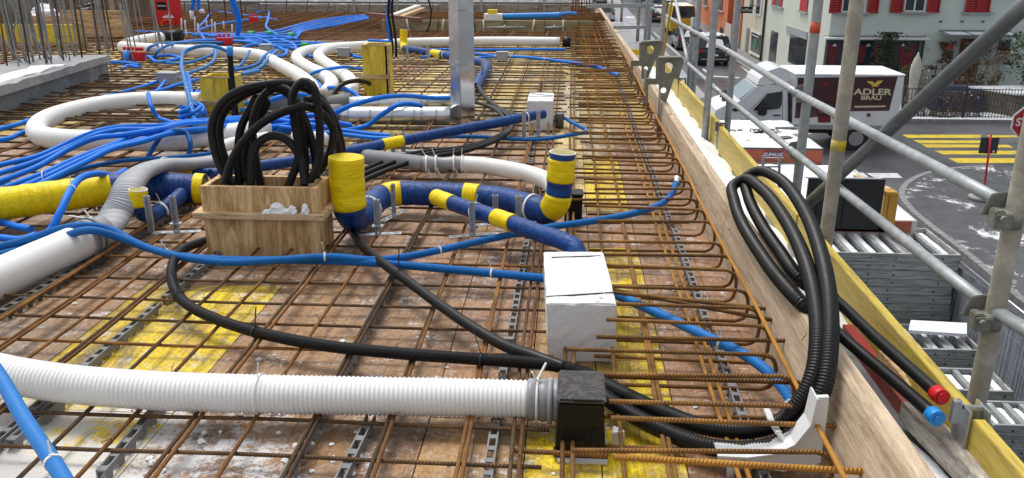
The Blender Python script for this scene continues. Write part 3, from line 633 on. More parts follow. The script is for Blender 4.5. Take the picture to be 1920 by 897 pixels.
# ================================================================== SCAFFOLD
def tube_thing(name, label, cat, a, b, r, m, group=None):
    a = Vector(a); b = Vector(b); mb = MB(); n = max(1, int((b - a).length / .25)); mb.tube([a.lerp(b, i / n) for i in range(n + 1)], r, 20); o = mb.build(name, m); return tag(o, label, cat, group)
def coupler(name, label, c, ax=(0, 1, 0), s=.8, m=None):
    root = thing(name, label, 'coupler'); c0 = Vector(c); c = Vector((0, 0, 0)); m = m or mat("coupler_steel", (.25, .25, .22), .55, .5, .25, 25, .4, .003)
    mb = MB(); mb.tube([Vector((0, 0, -.028)) * s, Vector((0, 0, .028)) * s], .034 * s, 14); mb.build('clamp_ring', m, root)
    mb = MB(); mb.box(c + Vector((-.045, 0, 0)) * s, Vector((.03, .05, .06)) * s); mb.box(c + Vector((-.04, -.038, .0)) * s, Vector((.05, .012, .05)) * s); mb.build('clamp_jaw', m, root, bevel=.003)
    mb = MB(); mb.cyl(c + Vector((-.05, -.05, .012)) * s, c + Vector((-.05, .045, .012)) * s, .007 * s, 8); mb.cyl(c + Vector((-.05, -.062, .012)) * s, c + Vector((-.05, -.05, .012)) * s, .012 * s, 6); mb.build('bolt', m, root)
    mb = MB(); q = c + Vector((-.02, .03, .02)) * s; mb.hexa([q + Vector(t) * s for t in ((-.06, 0, -.02), (.03, 0, -.02), (.03, .008, -.02), (-.06, .008, -.02), (-.035, 0, .05), (.03, 0, .06), (.03, .008, .06), (-.035, .008, .05))]); mb.build('wedge_plate', m, root, bevel=.002)
    root.location = c0; return root
def post(px0, py0, px1, py1, X, lab, m, r=.0245, zb=None, zt=3.2, lean=0.0):
    a = PX(px1, py1, X); a = Vector((a.x, a.y, zb if zb is not None else a.z)); t = Vector((a.x + lean, a.y, zt)); return tube_thing('scaffold_post', lab, 'scaffold post', a, t, r, m), a
pa, A = post(1610, 0, 1545, 478, 1.03, 'thick cement-stained scaffold post with a yellow paint band', STEELC, .0265, -1.2)
mb = MB(); q = PX(1578, 165 + 0, A.x); mb.tube([Vector((A.x, A.y, PY(1576, 283, A.y).z)), Vector((A.x, A.y, PY(1576, 262, A.y).z))], .0274, 20); mb.build('paint_band', mat("yellow_chipped_paint", (.62, .46, .02), .7, 0, .2, 30, .5, .003, dirt=(.42, .38, .31), dirt_scale=25, dirt_lo=.5, dirt_hi=.6), pa)
c = P(1321, 262, DZ); tube_thing('scaffold_post', 'galvanised scaffold post standing on the snowy walkway', 'scaffold post', (c.x, c.y, DZ), (c.x + .01, c.y, 3.2), .0235, STEEL)
OX = 1.22
OUT = []
for px, py, lab in ((1850, 660, 'outer scaffold post nearest the camera, carrying the clamp plates'), (1508, 230, 'galvanised outer scaffold post with an orange marking band'), (1372, 140, 'slim galvanised outer scaffold post third from the camera'), (1306, 80, 'fourth outer scaffold post, in front of the parked cars')):
    q = PX(px, py, OX - (.10 if px > 1800 else 0)); o = tube_thing('scaffold_post', lab, 'scaffold post', (q.x, q.y, GZ), (q.x, q.y, 3.4), .0243, STEEL if px < 1800 else STEELC); OUT.append(q)
    if px == 1508:
        mb = MB(); mb.tube([(q.x, q.y, PY(1535, 62, q.y).z), (q.x, q.y, PY(1538, 42, q.y).z)], .0252, 18); mb.build('marking_band', mat("orange_marking", (.62, .09, .03), .5), o)
for px, py, X, lab in ((1240, 100, .98, 'weathered inner scaffold post beside the far steel bracket'), (1196, 60, .98, 'inner scaffold post farther down the walkway'), (1165, 40, .95, 'slim inner scaffold post near the far corner'), (1147, 20, .9, 'last inner scaffold post at the far corner')):
    q = PX(px, py, X); tube_thing('scaffold_post', lab, 'scaffold post', (q.x, q.y, DZ), (q.x, q.y, 3.2), .024, STEELC)
q = PX(1292, 150, 1.3); tube_thing('scaffold_jack_post', 'grey scaffold jack post with a dark ragged foot', 'scaffold post', (q.x, q.y, -2.2), (q.x, q.y, .5), .024, STEEL)
for px, py, lab in ((1212, 30, 'fifth outer scaffold post above the snowy street'), (1219, 30, 'outer scaffold post standing close beside its twin')):
    q = PX(px, py, 1.02 if px == 1212 else 1.12); tube_thing('scaffold_post', lab, 'scaffold post', (q.x, q.y, GZ), (q.x, q.y, 3.2), .024, STEEL)
def rail(pts, lab, m=STEEL, r=.0180, nm='guard_rail'):
    q = [Vector(t) for t in pts]; return tube_thing(nm, lab, 'rail', q[0], q[1], r, m)
U = [PX(1960, 425, OUT[0].x), PX(1885, 383, OUT[0].x - .0), PX(1500, 178, OX - .05), PX(1368, 97, OX - .05), PX(1222, 15, OX - .1)]
Lw = [PX(1990, 660, OUT[0].x), PX(1852, 575, OUT[0].x), PX(1490, 287, OX - .05), PX(1352, 175, OX - .05), PX(1225, 62, OX - .1)]
rail((U[1], U[2]), 'upper guard rail of the scaffold from the nearest post to the banded post'); rail((U[2], U[3]), 'upper guard rail above the parked black car'); rail((U[3], U[4]), 'far upper guard rail above the yellow van')
rail((Lw[0], Lw[1]), 'short guard rail running out of the frame past the nearest post'); rail((Lw[1], Lw[2]), 'lower guard rail passing over the stacked grey panels'); rail((Lw[2], Lw[3]), 'lower guard rail in front of the white truck cab'); rail((Lw[3], Lw[4]), 'far lower guard rail beside the street')
for i, (c, lab) in enumerate(((U[1], 'clamp on the nearest outer post at the upper rail'), (Lw[1], 'clamp with wedge plate on the nearest outer post at the lower rail'), (U[2], 'clamp joining the upper rail to the banded post'), (Lw[2], 'clamp joining the lower rail to the banded post'),
                              (U[3], 'clamp at the upper rail on the slim outer post'), (Lw[3], 'clamp at the lower rail on the slim outer post'), (U[4], 'far clamp above the street'))):
    post_x = OUT[min(3, (0, 0, 1, 1, 2, 2, 3)[i])]; coupler('scaffold_coupler', lab, (post_x.x - .01, post_x.y - .005, c.z - .02))
a = PX(1975, -38, 1.28); b = PX(1500, 396, 1.10); tube_thing('diagonal_brace', 'dark steel diagonal brace crossing behind the stained post', 'brace', a, b, .0245, STEELD)
mb = MB(); mb.beam(PY(1100, 12, 11.5), PY(1226, 10, 11.5), .05, .05); tag(mb.build('guard_rail', STEEL), 'grey crosswise rail at the far end of the walkway', 'rail')
mb = MB(); mb.beam(PY(1150, 52, 10.5), PY(1212, 51, 10.5), .04, .04); tag(mb.build('guard_rail', STEEL), 'lower grey crosswise rail at the far end of the walkway', 'rail')
tube_thing('diagonal_brace', 'yellow painted rod leaning beside the weathered post', 'rod', PX(1243, 108, .90), PX(1262, -10, .93), .010, mat("yellow_rod", (.42, .27, .02), .5, .2, .2))
tube_thing('diagonal_brace', 'thin galvanised brace slanting above the black car', 'brace', PX(1265, -8, 1.15), PX(1290, 120, 1.15), .018, STEEL)
# steel brackets hooked over the parapet board
def bracket(pix, holes, Y, lab):
    root = thing('formwork_bracket', lab, 'bracket'); f = lambda x, y: PY(x, y, Y)
    for pl, hl in zip(pix, holes): plate([pl] + hl, f, .012, (0, 1, 0), 'bracket_plate', BRACK, root)
    top = pix[0]; a, b = f(*top[0]), f(*top[1]); mb = MB(); mb.beam(a + Vector((-.012, .004, .006)), b + Vector((.012, .004, .006)), .075, .01); mb.build('top_flange', BRACK, root)
    a, b = f(*top[0]), f(*top[3]); mb = MB(); mb.beam(a + Vector((0, .004, 0)), b + Vector((0, .004, 0)), .006, .06, (1, 0, 0)); a, b = f(*top[1]), f(*top[2]); mb.beam(a + Vector((0, .004, 0)), b + Vector((0, .004, 0)), .006, .06, (1, 0, 0)); mb.build('side_flange', BRACK, root)
    c = f(*pix[1][0]); recentre(root, c); return root
bracket([[(1206, 80), (1237, 78), (1228, 114), (1206, 114)], [(1183, 114), (1228, 114), (1215, 148), (1203, 148), (1203, 124), (1187, 124), (1186, 160), (1181, 160)]], [[circ(1219, 94, 7.5, 8)], [circ(1211, 129, 4, 4)]], 6.6, 'grey steel bracket with round holes hooked over the board, the farther of two')
bracket([[(1239, 110), (1275, 109), (1264, 148), (1238, 148)], [(1211, 148), (1264, 148), (1249, 193), (1237, 187), (1235, 159), (1216, 159), (1215, 196), (1210, 196)]], [[circ(1253.5, 128, 9.5, 10)], [circ(1244, 170, 5.5, 5.5)]], 5.5, 'grey steel bracket with round holes hooked over the board, the nearer of two')
for k, yy in enumerate((5.4, 6.5)):
    mb = MB(); mb.bb(.585, .60, yy, yy + .03, 0, .30); mb.bb(.57, .60, yy - .02, yy + .05, .05, .07); tag(mb.build('board_clamp', STEEL), 'galvanised flat bar clamped to the inner face of the parapet board below a bracket', 'clamp', 'flat bars under the brackets')
# ================================================================== TIMBER BOXES AND FOAM BLOCKS
def pbox(pxl, pxr, pyb, pyt, pyback, z0=0.0):
    """box from photo pixels: left/right and base of the front face, its top edge, and the back edge of the top"""
    a = P(pxl, pyb, z0); b = P(pxr, pyb, z0); Y = (a.y + b.y) / 2; t = PY((pxl + pxr) / 2, pyt, Y); bk = P((pxl + pxr) / 2, pyback, t.z)
    return a.x, b.x, Y, max(Y + .03, bk.y), z0, t.z
# near timber box with an open top and a ledge of planks
x0, x1, y0, y1, z0, z1 = pbox(388, 606, 487, 352, 322)
y1 = y0 + .185
zl = PY(490, 400, y0).z
tb = thing('timber_box', 'large open timber formwork box with a snowy ledge and black conduits rising from it', 'formwork box')
def open_box(x0, x1, y0, y1, za, zb, t, parent, m, nm='side_panel', bev=.0015):
    for a in ((x0, x1, y0, y0 + t), (x0, x1, y1 - t, y1), (x0, x0 + t, y0 + t + .001, y1 - t - .001), (x1 - t, x1, y0 + t + .001, y1 - t - .001)):
        mb = MB(); mb.bb(*a, za, zb + R.uniform(-.004, .004)); mb.build(nm, m, parent, bevel=bev)
open_box(x0, x1, y0, y1, 0.0, z1, .022, tb, WOODT)
e = .03
for a in ((x0 - e, x1 + e, y0 - e, y0 - .001), (x0 - e, x1 + e, y1 + .001, y1 + e), (x0 - e, x0 - .001, y0, y1), (x1 + .001, x1 + e, y0, y1)):
    mb = MB(); mb.bb(*a, zl - .018, zl + .006); mb.build('ledge_plank', WOODH, tb, bevel=.0015)
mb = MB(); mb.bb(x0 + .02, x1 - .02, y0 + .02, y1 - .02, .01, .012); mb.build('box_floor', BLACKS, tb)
mb = MB(); mb.beam((x1 - .022 - .012, y0 + .04, z1 - .02), (x1 - .034, y1 - .04, z1 - .02), .02, .05); mb.build('inner_batten', WOODH, tb)
recentre(tb, ((x0 + x1) / 2, y0, 0)); TBX = (x0, x1, y0, y1, z1)
for k, (px, s_, hgt) in enumerate(((520, .058, .03), (548, .036, .022), (572, .026, .028), (500, .03, .01), (536, .04, .014))):
    q = PY(px, 396, y0 - .014); mb = MB(); mb.lump((0, 0, 0), (s_ * 1.25, .03, hgt * 1.3), 30 + k, 11, .3); o = mb.build('snow_clump', ICE); o.location = (q.x, y0 - .014, zl + .007)
    tag(o, ('widest', 'middle', 'pointed', 'flat low', 'thin broken')[k] + ' clump of old snow on the ledge of the near timber box', 'snow')
# far yellow boxes
def ybox(args, lab, ledge, nm='timber_box'):
    x0, x1, y0, y1, z0, z1 = pbox(*args); y1 = y0 + (x1 - x0) * 1.0; t = thing(nm, lab, 'formwork box'); open_box(x0, x1, y0, y1, 0, z1, .02, t, WOODY)
    zz = PY((args[0] + args[1]) / 2, ledge, y0).z; mb = MB(); mb.bb(x0 - .016, x1 + .006, y0 - .02, y0 - .001, zz - .02, zz + .012); mb.build('ledge_plank', WOODH, t, bevel=.001)
    mb = MB(); mb.bb(x1 - .016, x1 + .014, y0 + .0, y0 + .03, .0, z1 + .004); mb.build('corner_batten', WOODH, t); mb = MB(); mb.bb(x0 - .001, x1 + .001, y0 - .004, y0 - .001, z1 - .008, z1 + .004); mb.build('top_edge_strip', WOODH, t)
    recentre(t, ((x0 + x1) / 2, y0, 0)); return x0, x1, y0, y1, z1
yb1 = ybox((683, 730, 187, 85, 80), 'tall narrow yellow timber box standing in the middle of the white ducts', 143)
yb2 = ybox((382, 440, 226, 145, 137), 'shorter yellow timber box behind the black conduit loops', 191)
# foam block near (tall, white, tied with black straps) and the far one
def rough_up(me, amp, cuts=7):
    bm = bmesh.new(); bm.from_mesh(me); bmesh.ops.subdivide_edges(bm, edges=[e for e in bm.edges if e.calc_length() > .03], cuts=cuts, use_grid_fill=True)
    rr = random.Random(8)
    for v in bm.verts: v.co += Vector((rr.uniform(-amp, amp), rr.uniform(-amp, amp), rr.uniform(-amp, amp)))
    bm.to_mesh(me); bm.free()
def eps_block(args, lab, straps, lean=0.0, rz=0.0):
    x0, x1, y0, y1, z0, z1 = pbox(*args); t = thing('foam_block', lab, 'foam block'); mb = MB()
    cx, cy = (x0 + x1) / 2, (y0 + y1) / 2; hx, hy = (x1 - x0) / 2, (y1 - y0) / 2; M_ = Matrix.Rotation(rz, 3, 'Z')
    def q(sx, sy, z): v = M_ @ Vector((sx * hx, sy * hy, 0)); return Vector((cx + v.x + lean * z, cy + v.y, z))
    mb.hexa([q(-1, -1, z0), q(1, -1, z0), q(1, 1, z0), q(-1, 1, z0), q(-1, -1, z1), q(1, -1, z1), q(1, 1, z1), q(-1, 1, z1)]); fb = mb.build('foam_body', EPS, t, bevel=.004); rough_up(fb.data, .0016)
    for s0, s1, side in straps:
        a = q(-1, s0, z1 + .001); b = q(1, s1, z1 + .001)
        if side: a, b = q(-1 + side, s0, z1 + .001), q(1 - side * .5, s1, z1 + .001)
        mb = MB(); mb.beam(a, b, .005, .003); mb.build('strap', TIEB, t)
    recentre(t, (cx, cy, z0)); return x0, x1, y0, y1, z1
E1 = eps_block((1020, 1148, 680, 570, 472), 'tall white foam block tied with black straps between the bars', [(-.78, -.62, 0), (.72, .80, .25)], lean=-.03, rz=rad(3))
x0, x1, y0, y1, z1 = E1
for k, (px, py, s_) in enumerate(((1127, 560, .012), (1133, 553, .009), (1120, 566, .01))):
    q = P(px, py, z1); mb = MB(); mb.lump((0, 0, 0), (s_ * 1.6, s_, s_ * .5), 60 + k, 8, .4); o = mb.build('foam_crumb', DOTS); o.location = q; tag(o, 'white foam crumb broken off on top of the tall foam block', 'crumb', 'foam crumbs on the tall block')
E2 = eps_block((988, 1036, 246, 190, 174), 'smaller white foam block that the long blue wrapped pipe runs into', [(-.1, .15, .1), (.75, .2, .15)])
# black plastic box with wet lid on a yellow sheet, its connected spigot
x0, x1, y0, y1, z0, z1 = pbox(1040, 1135, 862, 752, 692); bx = thing('plastic_duct_box', 'black plastic box with a wet lid at the end of the near white duct', 'duct box')
mb = MB(); i = .008; zt = z1 - .012
mb.hexa([(x0, y0, .012), (x1, y0, .012), (x1, y1, .012), (x0, y1, .012), (x0 + i, y0 + i, zt), (x1 - i, y0 + i, zt), (x1 - i, y1 - i, zt), (x0 + i, y1 - i, zt)]); mb.build('box_body', BOXB, bx, bevel=.004)
wm, wb = new_mat("wet_black_lid"); wv = coord(wm); wf = noise(wm, wv, 32, 5, .6, 1.4); wm.node_tree.links.new(ramp(wm, wf, [(.45, (.02, .02, .021)), (.56, (.05, .042, .036))]), wb.inputs['Base Color'])
wm.node_tree.links.new(ramp(wm, wf, [(.46, .16), (.54, .5)]), wb.inputs['Roughness']); wm.node_tree.links.new(bump(wm, ramp(wm, wf, [(.47, 1.0), (.53, 0.0)]), .5, .003), wb.inputs['Normal'])
mb = MB(); mb.bb(x0 + i - .005, x1 - i + .005, y0 + i - .006, y1 - i + .004, zt + .001, z1); mb.build('lid', wm, bx, bevel=.005)
for sx in (x0 + .028, x1 - .028):
    mb = MB(); mb.hexa([(sx - .007, y0 - .006, .02), (sx + .007, y0 - .006, .02), (sx + .007, y0 + .004, .02), (sx - .007, y0 + .004, .02), (sx - .004, y0 - .001, .085), (sx + .004, y0 - .001, .085), (sx + .004, y0 + .006, .085), (sx - .004, y0 + .006, .085)]); mb.build('rib', BOXB, bx)
mb = MB(); mb.bb((x0 + x1) / 2 - .010, (x0 + x1) / 2 + .010, y0 - .004, y0 + .002, .02, .055); mb.build('latch', BOXB, bx)
mb = MB(); mb.bb(x0 - .004, x1 + .004, y0 - .008, y0 + .012, .010, .026); mb.build('base_rim', BOXB, bx)
mb = MB(); mb.bb(x0 + .006, x1 + .004, y0 - .02, y1 - .01, .001, .009); mb.build('foam_base', EPS, bx)
recentre(bx, ((x0 + x1) / 2, y0, 0)); BX = (x0, x1, y0, y1, z1)
q = P(1156, 838, .004); mb = MB(); mb.hexa([Vector(v) for v in ((-.010, -.01, 0), (.016, -.006, 0), (.018, .012, 0), (-.008, .01, 0), (-.014, -.012, .045), (.010, -.01, .05), (.020, .014, .038), (-.010, .012, .055))]); o = mb.build('foam_chip', EPS, bevel=.002); o.location = q; tag(o, 'torn white foam chip standing beside the black plastic box', 'foam chip')
# ================================================================== NEAR WHITE CORRUGATED DUCT
cy_ = (BX[2] + BX[3]) / 2
o, path = conduit('corrugated_duct', 'thick white corrugated duct crossing the foreground into the black box', 'duct', [(-150, 668, .115), (-40, 690, .11), (40, 707, .105), (150, 722, .10), (300, 733, .095), (480, 739, .09), (700, 743, .085), (880, 746, .08), (1002, 750, .078)], .0475, WHITEP, corr=(.0118, .0021), seg=36)
t = tie_at(path, .585, .0475 + .0015, TIE, None, w=.004); t.data.transform(Matrix.Translation(-o.location)); t.parent = o
e0 = path[-1]; gc = thing('duct_coupling', 'grey rubber coupling with a cable tie between the white duct and the black box', 'coupling')
bxp = Vector((BX[0] + .006, e0.y, e0.z)); d = (bxp - e0).normalized(); L = (bxp - e0).length
mb = MB(); mb.tube([e0 - d * .018 + d * (L + .018) * i / 12 for i in range(13)], lambda s: .052 + .0025 * math.sin(s * 190), 32); mb.build('sleeve', GREYP, gc)
mb = MB(); mb.tube([e0 + d * (L * .55), e0 + d * (L * .55 + .012)], .058, 32); mb.build('flange_ring', JBOX, gc)
mb = MB(); mb.tube([e0 + d * (L * .15) + Vector((math.sin(a) * .0, 0, 0)) for a in (0, 1)] if False else [e0 + d * .004, e0 + d * .010], .0565, 28); mb.build('cable_tie', TIE, gc)
mb = MB(); tp = e0 + d * .006 + Vector((0, 0, .055)); mb.beam(tp, tp + Vector((.022, .01, .045)), .007, .003); mb.beam(tp, tp + Vector((-.012, -.01, .030)), .006, .003); mb.box(tp, (.012, .010, .012)); mb.build('tie_tail', TIE, gc)
recentre(gc, (e0.x, e0.y, 0))
# lower left white duct with coupling to the grey flexible duct
o, path = conduit('white_duct_pipe', 'smooth white duct sloping out of the frame at the middle left edge', 'duct', [(-110, 562, .075), (-20, 529, .08), (60, 494, .085), (120, 468, .09), (165, 447, .095)], .070, WHITEP, seg=32)
c = path[-1]; g = thing('duct_coupling', 'grey clamped coupling between the left white duct and the grey flexible duct', 'coupling'); d = (path[-1] - path[-3]).normalized()
mb = MB(); mb.tube([c - d * .03 + d * .11 * i / 8 for i in range(9)], lambda s: .077 - .012 * min(1, max(0, (s - .03) / .05)), 28); mb.build('sleeve', GREYP, g)
for kk in (-.02, .012): mb = MB(); mb.tube([c + d * kk, c + d * (kk + .009)], .0795, 28); mb.build('clamp_band', STEELD, g)
mb = MB(); tp = c + d * .03 + Vector((0, 0, .07)); mb.beam(tp, tp + Vector((-.09, .0, .01)), .006, .003); mb.beam(tp, tp + Vector((-.02, 0, .035)), .007, .003); mb.box(tp, (.014, .012, .012)); mb.build('cable_tie', TIE, g); recentre(g, (c.x, c.y, 0))
conduit('flexible_duct', 'grey ribbed flat flexible duct arching over the yellow taped pipe', 'duct', [(188, 438, .09), (203, 424, .10), (218, 400, .12), (230, 378, .16), (240, 352, .205), (262, 326, .215), (305, 311, .19), (355, 309, .14), (405, 302, .11), (450, 290, .09)], .066, GREYR, corr=(.0105, .0022), seg=30, oval=.5)
RT_ = ring_tie('cable_tie', P(306, 311, .19), (1, .1, 0), .072, .037, TIE, .0035); tag(RT_, 'white cable tie round the grey flat flexible duct', 'cable tie')
# ================================================================== TAPED PIPES
YR = P(654, 442, .045).y; Y2 = P(1044, 400, .105).y
taped('taped_pipe', 'blue wrapped main pipe with a tall yellow taped riser beside the timber box', [('W', *PY(649, 296, YR)), ('W', *PY(650, 330, YR)), ('W', *PY(652, 365, YR)), ('W', *PY(655, 392, YR)), (664, 412, .085), (680, 402, .083), (696, 388, .085), (714, 371, .095), (745, 363, .10), (800, 364, .10), (900, 369, .10), (960, 378, .10), (1005, 391, .098), (1028, 396, .10), ('Y', 1045, 376, Y2), ('Y', 1049, 350, Y2), ('Y', 1052, 320, Y2), ('Y', 1055, 286, Y2)],
      lambda s: .068 - .013 * min(1, max(0, (s - .20) / .10)), bands=((0.0, (653, 388)), ((718, 368), (752, 363)), ((872, 368), (899, 369)), ((1034, 392), (1045, 365)), ((1049, 340), (1053, 298))), ties=((690, 392), (1000, 390)), capend=((0, TYEL, 1.04), (-1, EPS, 1.01), (-1, TYEL, .93)))
b_ = P(656, 432, .02)
taped('taped_pipe', 'blue wrapped branch pipe with yellow bands dropping into the tall foam block', [(818, 370, .125), (845, 380, .135), (880, 392, .14), (945, 413, .15), (1010, 437, .16), (1055, 452, .165), (1078, 466, .155), (1085, 490, .12)], .0335, bands=((0.0, (848, 381)), ((928, 407), (962, 419))), ties=((893, 395),))
taped('taped_pipe', 'long straight blue wrapped pipe with one yellow band running into the smaller foam block', [(396, 328, .10), (480, 313, .10), (560, 301, .11), (640, 287, .12), (740, 267, .13), (860, 244, .15), (940, 229, .16), (1000, 217, .165), (1020, 214, .165)], .0305, bands=(((718, 271), (756, 264)),), ties=((985, 220),))
taped('taped_pipe', 'thick yellow taped pipe with a blue wrapped end entering from the left edge', [(-900, 530, .10), (-400, 450, .105), (-120, 402, .11), (-30, 388, .115), (60, 375, .12), (140, 364, .12), (210, 354, .12), (250, 349, .12), (300, 351, .115), (345, 353, .105), (385, 354, .10)], .068, bands=((0.0, (208, 355)), ((366, 354), 1.0)), ties=())
q = P(262, 432, .03)
taped('taped_pipe', 'small blue wrapped elbow with a short yellow riser beside the grey flexible duct', [('W', *PY(259, 356, q.y)), ('W', *PY(260, 376, q.y)), ('W', *PY(262, 390, q.y)), ('W', *PY(272, 402, q.y + .03)), (296, 398, .055), (318, 384, .07), (335, 370, .085), (345, 358, .10)], .035, bands=((.0, (261, 386)),), ties=((305, 394),), capend=((0, EPS, 1.06), (0, TYEL, .95)))
taped('taped_pipe', 'thin blue and yellow taped pipe passing behind the timber box', [(310, 326, .10), (340, 325, .10), (400, 323, .10)], .022, bands=((.12, .55),))
taped('taped_pipe', 'far blue wrapped pipe with a yellow capped riser near the metal duct', [('W', *PY(757, 55, P(760, 92, .05).y)), ('W', *PY(757, 80, P(760, 92, .05).y)), (760, 92, .07), (775, 94, .07), (800, 98, .07), (840, 105, .08), (880, 113, .08), (905, 118, .08), (912, 124, .08), (900, 150, .07), (893, 165, .05)], .042, bands=((.0, .10), (.27, .34)), ties=(.36,))
for (px, py, z, r, lab, X_) in ((650, 292, 0, .0535, None, 0),): pass
# white rim of the cut pipe ends
def rim(px, py, zz, Y, r, lab):
    c = PY(px, py, Y); mb = MB(); mb.tube([c, c + Vector((0, 0, .004))], r, 26); return c
# black back box of the second riser
x0, x1, y0, y1, z0, z1 = pbox(1058, 1091, 416, 366, 360); mb = MB(); mb.bb(x0, x1, y0, y0 + .09, 0, z1); mb.bb(x0 - .003, x1 + .004, y0 - .003, y0 + .094, z1 - .01, z1 + .003); tag(mb.build('plastic_duct_box', BOXB, bevel=.003), 'black plastic box behind the blue and yellow riser', 'duct box')
# slotted hanger strips on base plates holding the pipes
def hanger(px, pyb, pyt, lab, r=.03, ang=20, two=False, z=.0):
    root = thing('pipe_hanger', lab, 'pipe support'); b = P(px, pyb, .055); t = PY(px, pyt, b.y); w_ = .0095; M_ = Matrix.Rotation(rad(ang), 3, 'Z')
    def col(off):
        mb = MB(); n = max(5, int((t.z - b.z) / .0095)); h = (t.z - b.z) / n; c0 = Vector((b.x, b.y, b.z)) + M_ @ Vector((off, 0, 0))
        for i in range(n):
            z0 = b.z + i * h; mb.box(c0 + Vector((0, 0, z0 - b.z + h * .2)), (2 * w_, .003, h * .4))
        for s in (-1, 1): mb.box(c0 + M_ @ Vector((s * w_, 0, 0)) + Vector((0, 0, (t.z - b.z) / 2)), (.006, .010, t.z - b.z))
        mb.box(c0 + Vector((0, .006, (t.z - b.z) / 2)), (2 * w_ - .004, .002, t.z - b.z))
        mb.build('slotted_upright', ZINC, root)
    col(0)
    if two: col(two)
    def slotted_plate(c, L, wd, rz):
        pl = [(-L / 2, -wd / 2), (L / 2, -wd / 2), (L / 2, wd / 2), (-L / 2, wd / 2)]; hs = []; k = int(L / .035)
        for i in range(k):
            cx = -L / 2 + (i + .5) * L / k; hs.append([(cx - .010, -.004), (cx + .010, -.004), (cx + .010, .004), (cx - .010, .004)])
        Mr = Matrix.Rotation(rz, 3, 'Z'); plate([pl] + hs, lambda x, y: c + Mr @ Vector((x, y, 0)), .002, (0, 0, 1), 'base_plate', ZINC, root)
    slotted_plate(Vector((b.x, b.y, .056)), .19, .03, rad(ang + 8))
    mb = MB(); mb.box((b.x, b.y, b.z + (t.z - b.z) * .25), (.045, .03, .004), rad(ang)); mb.build('saddle_plate', ZINC, root)
    mb = MB(); mb.cyl((b.x, b.y, .05), (b.x, b.y, .068), .008, 8); mb.build('bolt', ZINC, root)
    recentre(root, (b.x, b.y, .05)); return root
hanger(739, 405, 345, 'slotted steel hanger in front of the first yellow band of the main pipe', ang=60); hanger(709, 440, 375, 'slotted steel hanger beside the blue elbow of the tall riser', ang=5)
hanger(886, 442, 380, 'slotted steel hanger at the branch pipe middle', ang=10); hanger(929, 420, 366, 'slotted steel hanger between main pipe and branch pipe', ang=12); hanger(972, 428, 368, 'slotted steel hanger at the bend below the second riser', ang=14)
hanger(332, 436, 368, 'slotted steel hanger under the small blue elbow on a long base strip', ang=3, two=-.105); hanger(757, 284, 248, 'pair of slotted hangers at the yellow band of the long blue pipe', ang=10, two=-.06)
hanger(1009, 256, 208, 'pair of slotted hangers where the long blue pipe meets the small foam block', ang=10, two=-.09); hanger(802, 112, 84, 'slotted hanger below the far blue wrapped pipe', ang=10); hanger(845, 125, 98, 'slotted hanger against the metal duct', ang=10); hanger(905, 150, 112, 'slotted hanger at the far blue bend', ang=10); hanger(764, 110, 86, 'slotted hanger at the far yellow elbow', ang=10); hanger(921, 140, 110, 'slotted hanger right of the far blue bend', ang=10)
c_ = P(14, 378, .118); t_ = (P(60, 375, .12) - P(-30, 388, .115)).normalized(); mb = MB(); mb.tube([c_ - t_ * .005, c_ + t_ * .005], .0745, 26); tag(mb.build('cable_tie', TIEB), 'black cable tie round the thick yellow taped pipe at the left edge', 'cable tie')
# ================================================================== METAL DUCTS
Yd = P(866, 236, .0).y; xa = PY(845, 200, Yd).x; xb = PY(889, 200, Yd).x
md = thing('metal_duct', 'tall rectangular sheet metal duct rising out of the frame', 'duct'); dz = .22
for k, (za, zb) in enumerate(((.02, .42), (.424, .78), (.784, 1.3))):
    mb = MB(); s_ = .002 * (k % 2); xm = xa + (xb - xa) * .47; mb.hexa([(xa - s_, Yd, za), (xm, Yd - .055 - s_, za), (xb + s_, Yd + .05, za), (xm, Yd + .16, za), (xa - s_, Yd, zb), (xm, Yd - .055 - s_, zb), (xb + s_, Yd + .05, zb), (xm, Yd + .16, zb)]); mb.build('duct_section', DUCT, md, bevel=.003)
recentre(md, ((xa + xb) / 2, Yd, 0))
def spiral(pts, r, lab):
    wp = [W(p) for p in pts]; path = smooth(wp, .05); mb = MB(); mb.tube(path, r, 30); o = mb.build('spiral_duct', SPIR); tag(o, lab, 'duct')
    for f in (.1, .35, .5, .72, .8, .93):
        i = int(f * (len(path) - 2)); d = (path[i + 1] - path[i]).normalized(); mb = MB(); mb.tube([path[i], path[i] + d * .012], r * 1.05, 30); mb.build('joint_ring', ZINC, o)
    return path
s1 = spiral([(640, 217, .08), (845, 217, .08)], .062, 'nearer horizontal galvanised spiral duct joining the tall metal duct'); s2 = spiral([(655, 195, .08), (850, 189, .08)], .052, 'farther horizontal galvanised spiral duct joining the tall metal duct')
for (px, py), lab in (((622, 213), 'dark grey transition cap at the end of the nearer spiral duct'), ((640, 192), 'dark grey transition cap at the end of the farther spiral duct')):
    c = P(px, py, .08); mb = MB(); mb.tube([c + Vector((-.09, 0, 0)), c, c + Vector((.075, 0, 0))], lambda s: .045 + .02 * min(1, s / .09), 20); tag(mb.build('duct_reducer', CHAIR), lab, 'duct fitting')
c = P(540, 205, .03); mb = MB(); mb.hexa([c + Vector(v) for v in ((-.28, -.07, 0), (.24, -.07, 0), (.30, .09, 0), (-.24, .09, 0), (-.26, -.05, .10), (.22, -.05, .11), (.27, .07, .11), (-.22, .07, .10))]); mm = mb.build('manifold_box', mat("manifold_grey", (.14, .155, .18), .5, .2, .3, 9, .4, .004), bevel=.008); tag(mm, 'flat grey distribution box under the black conduit loops', 'distribution box')
mb = MB(); mb.bb(c.x - .22, c.x + .2, c.y - .02, c.y + .02, .135, .15); mb.build('lid_rib', BLACKS, mm)
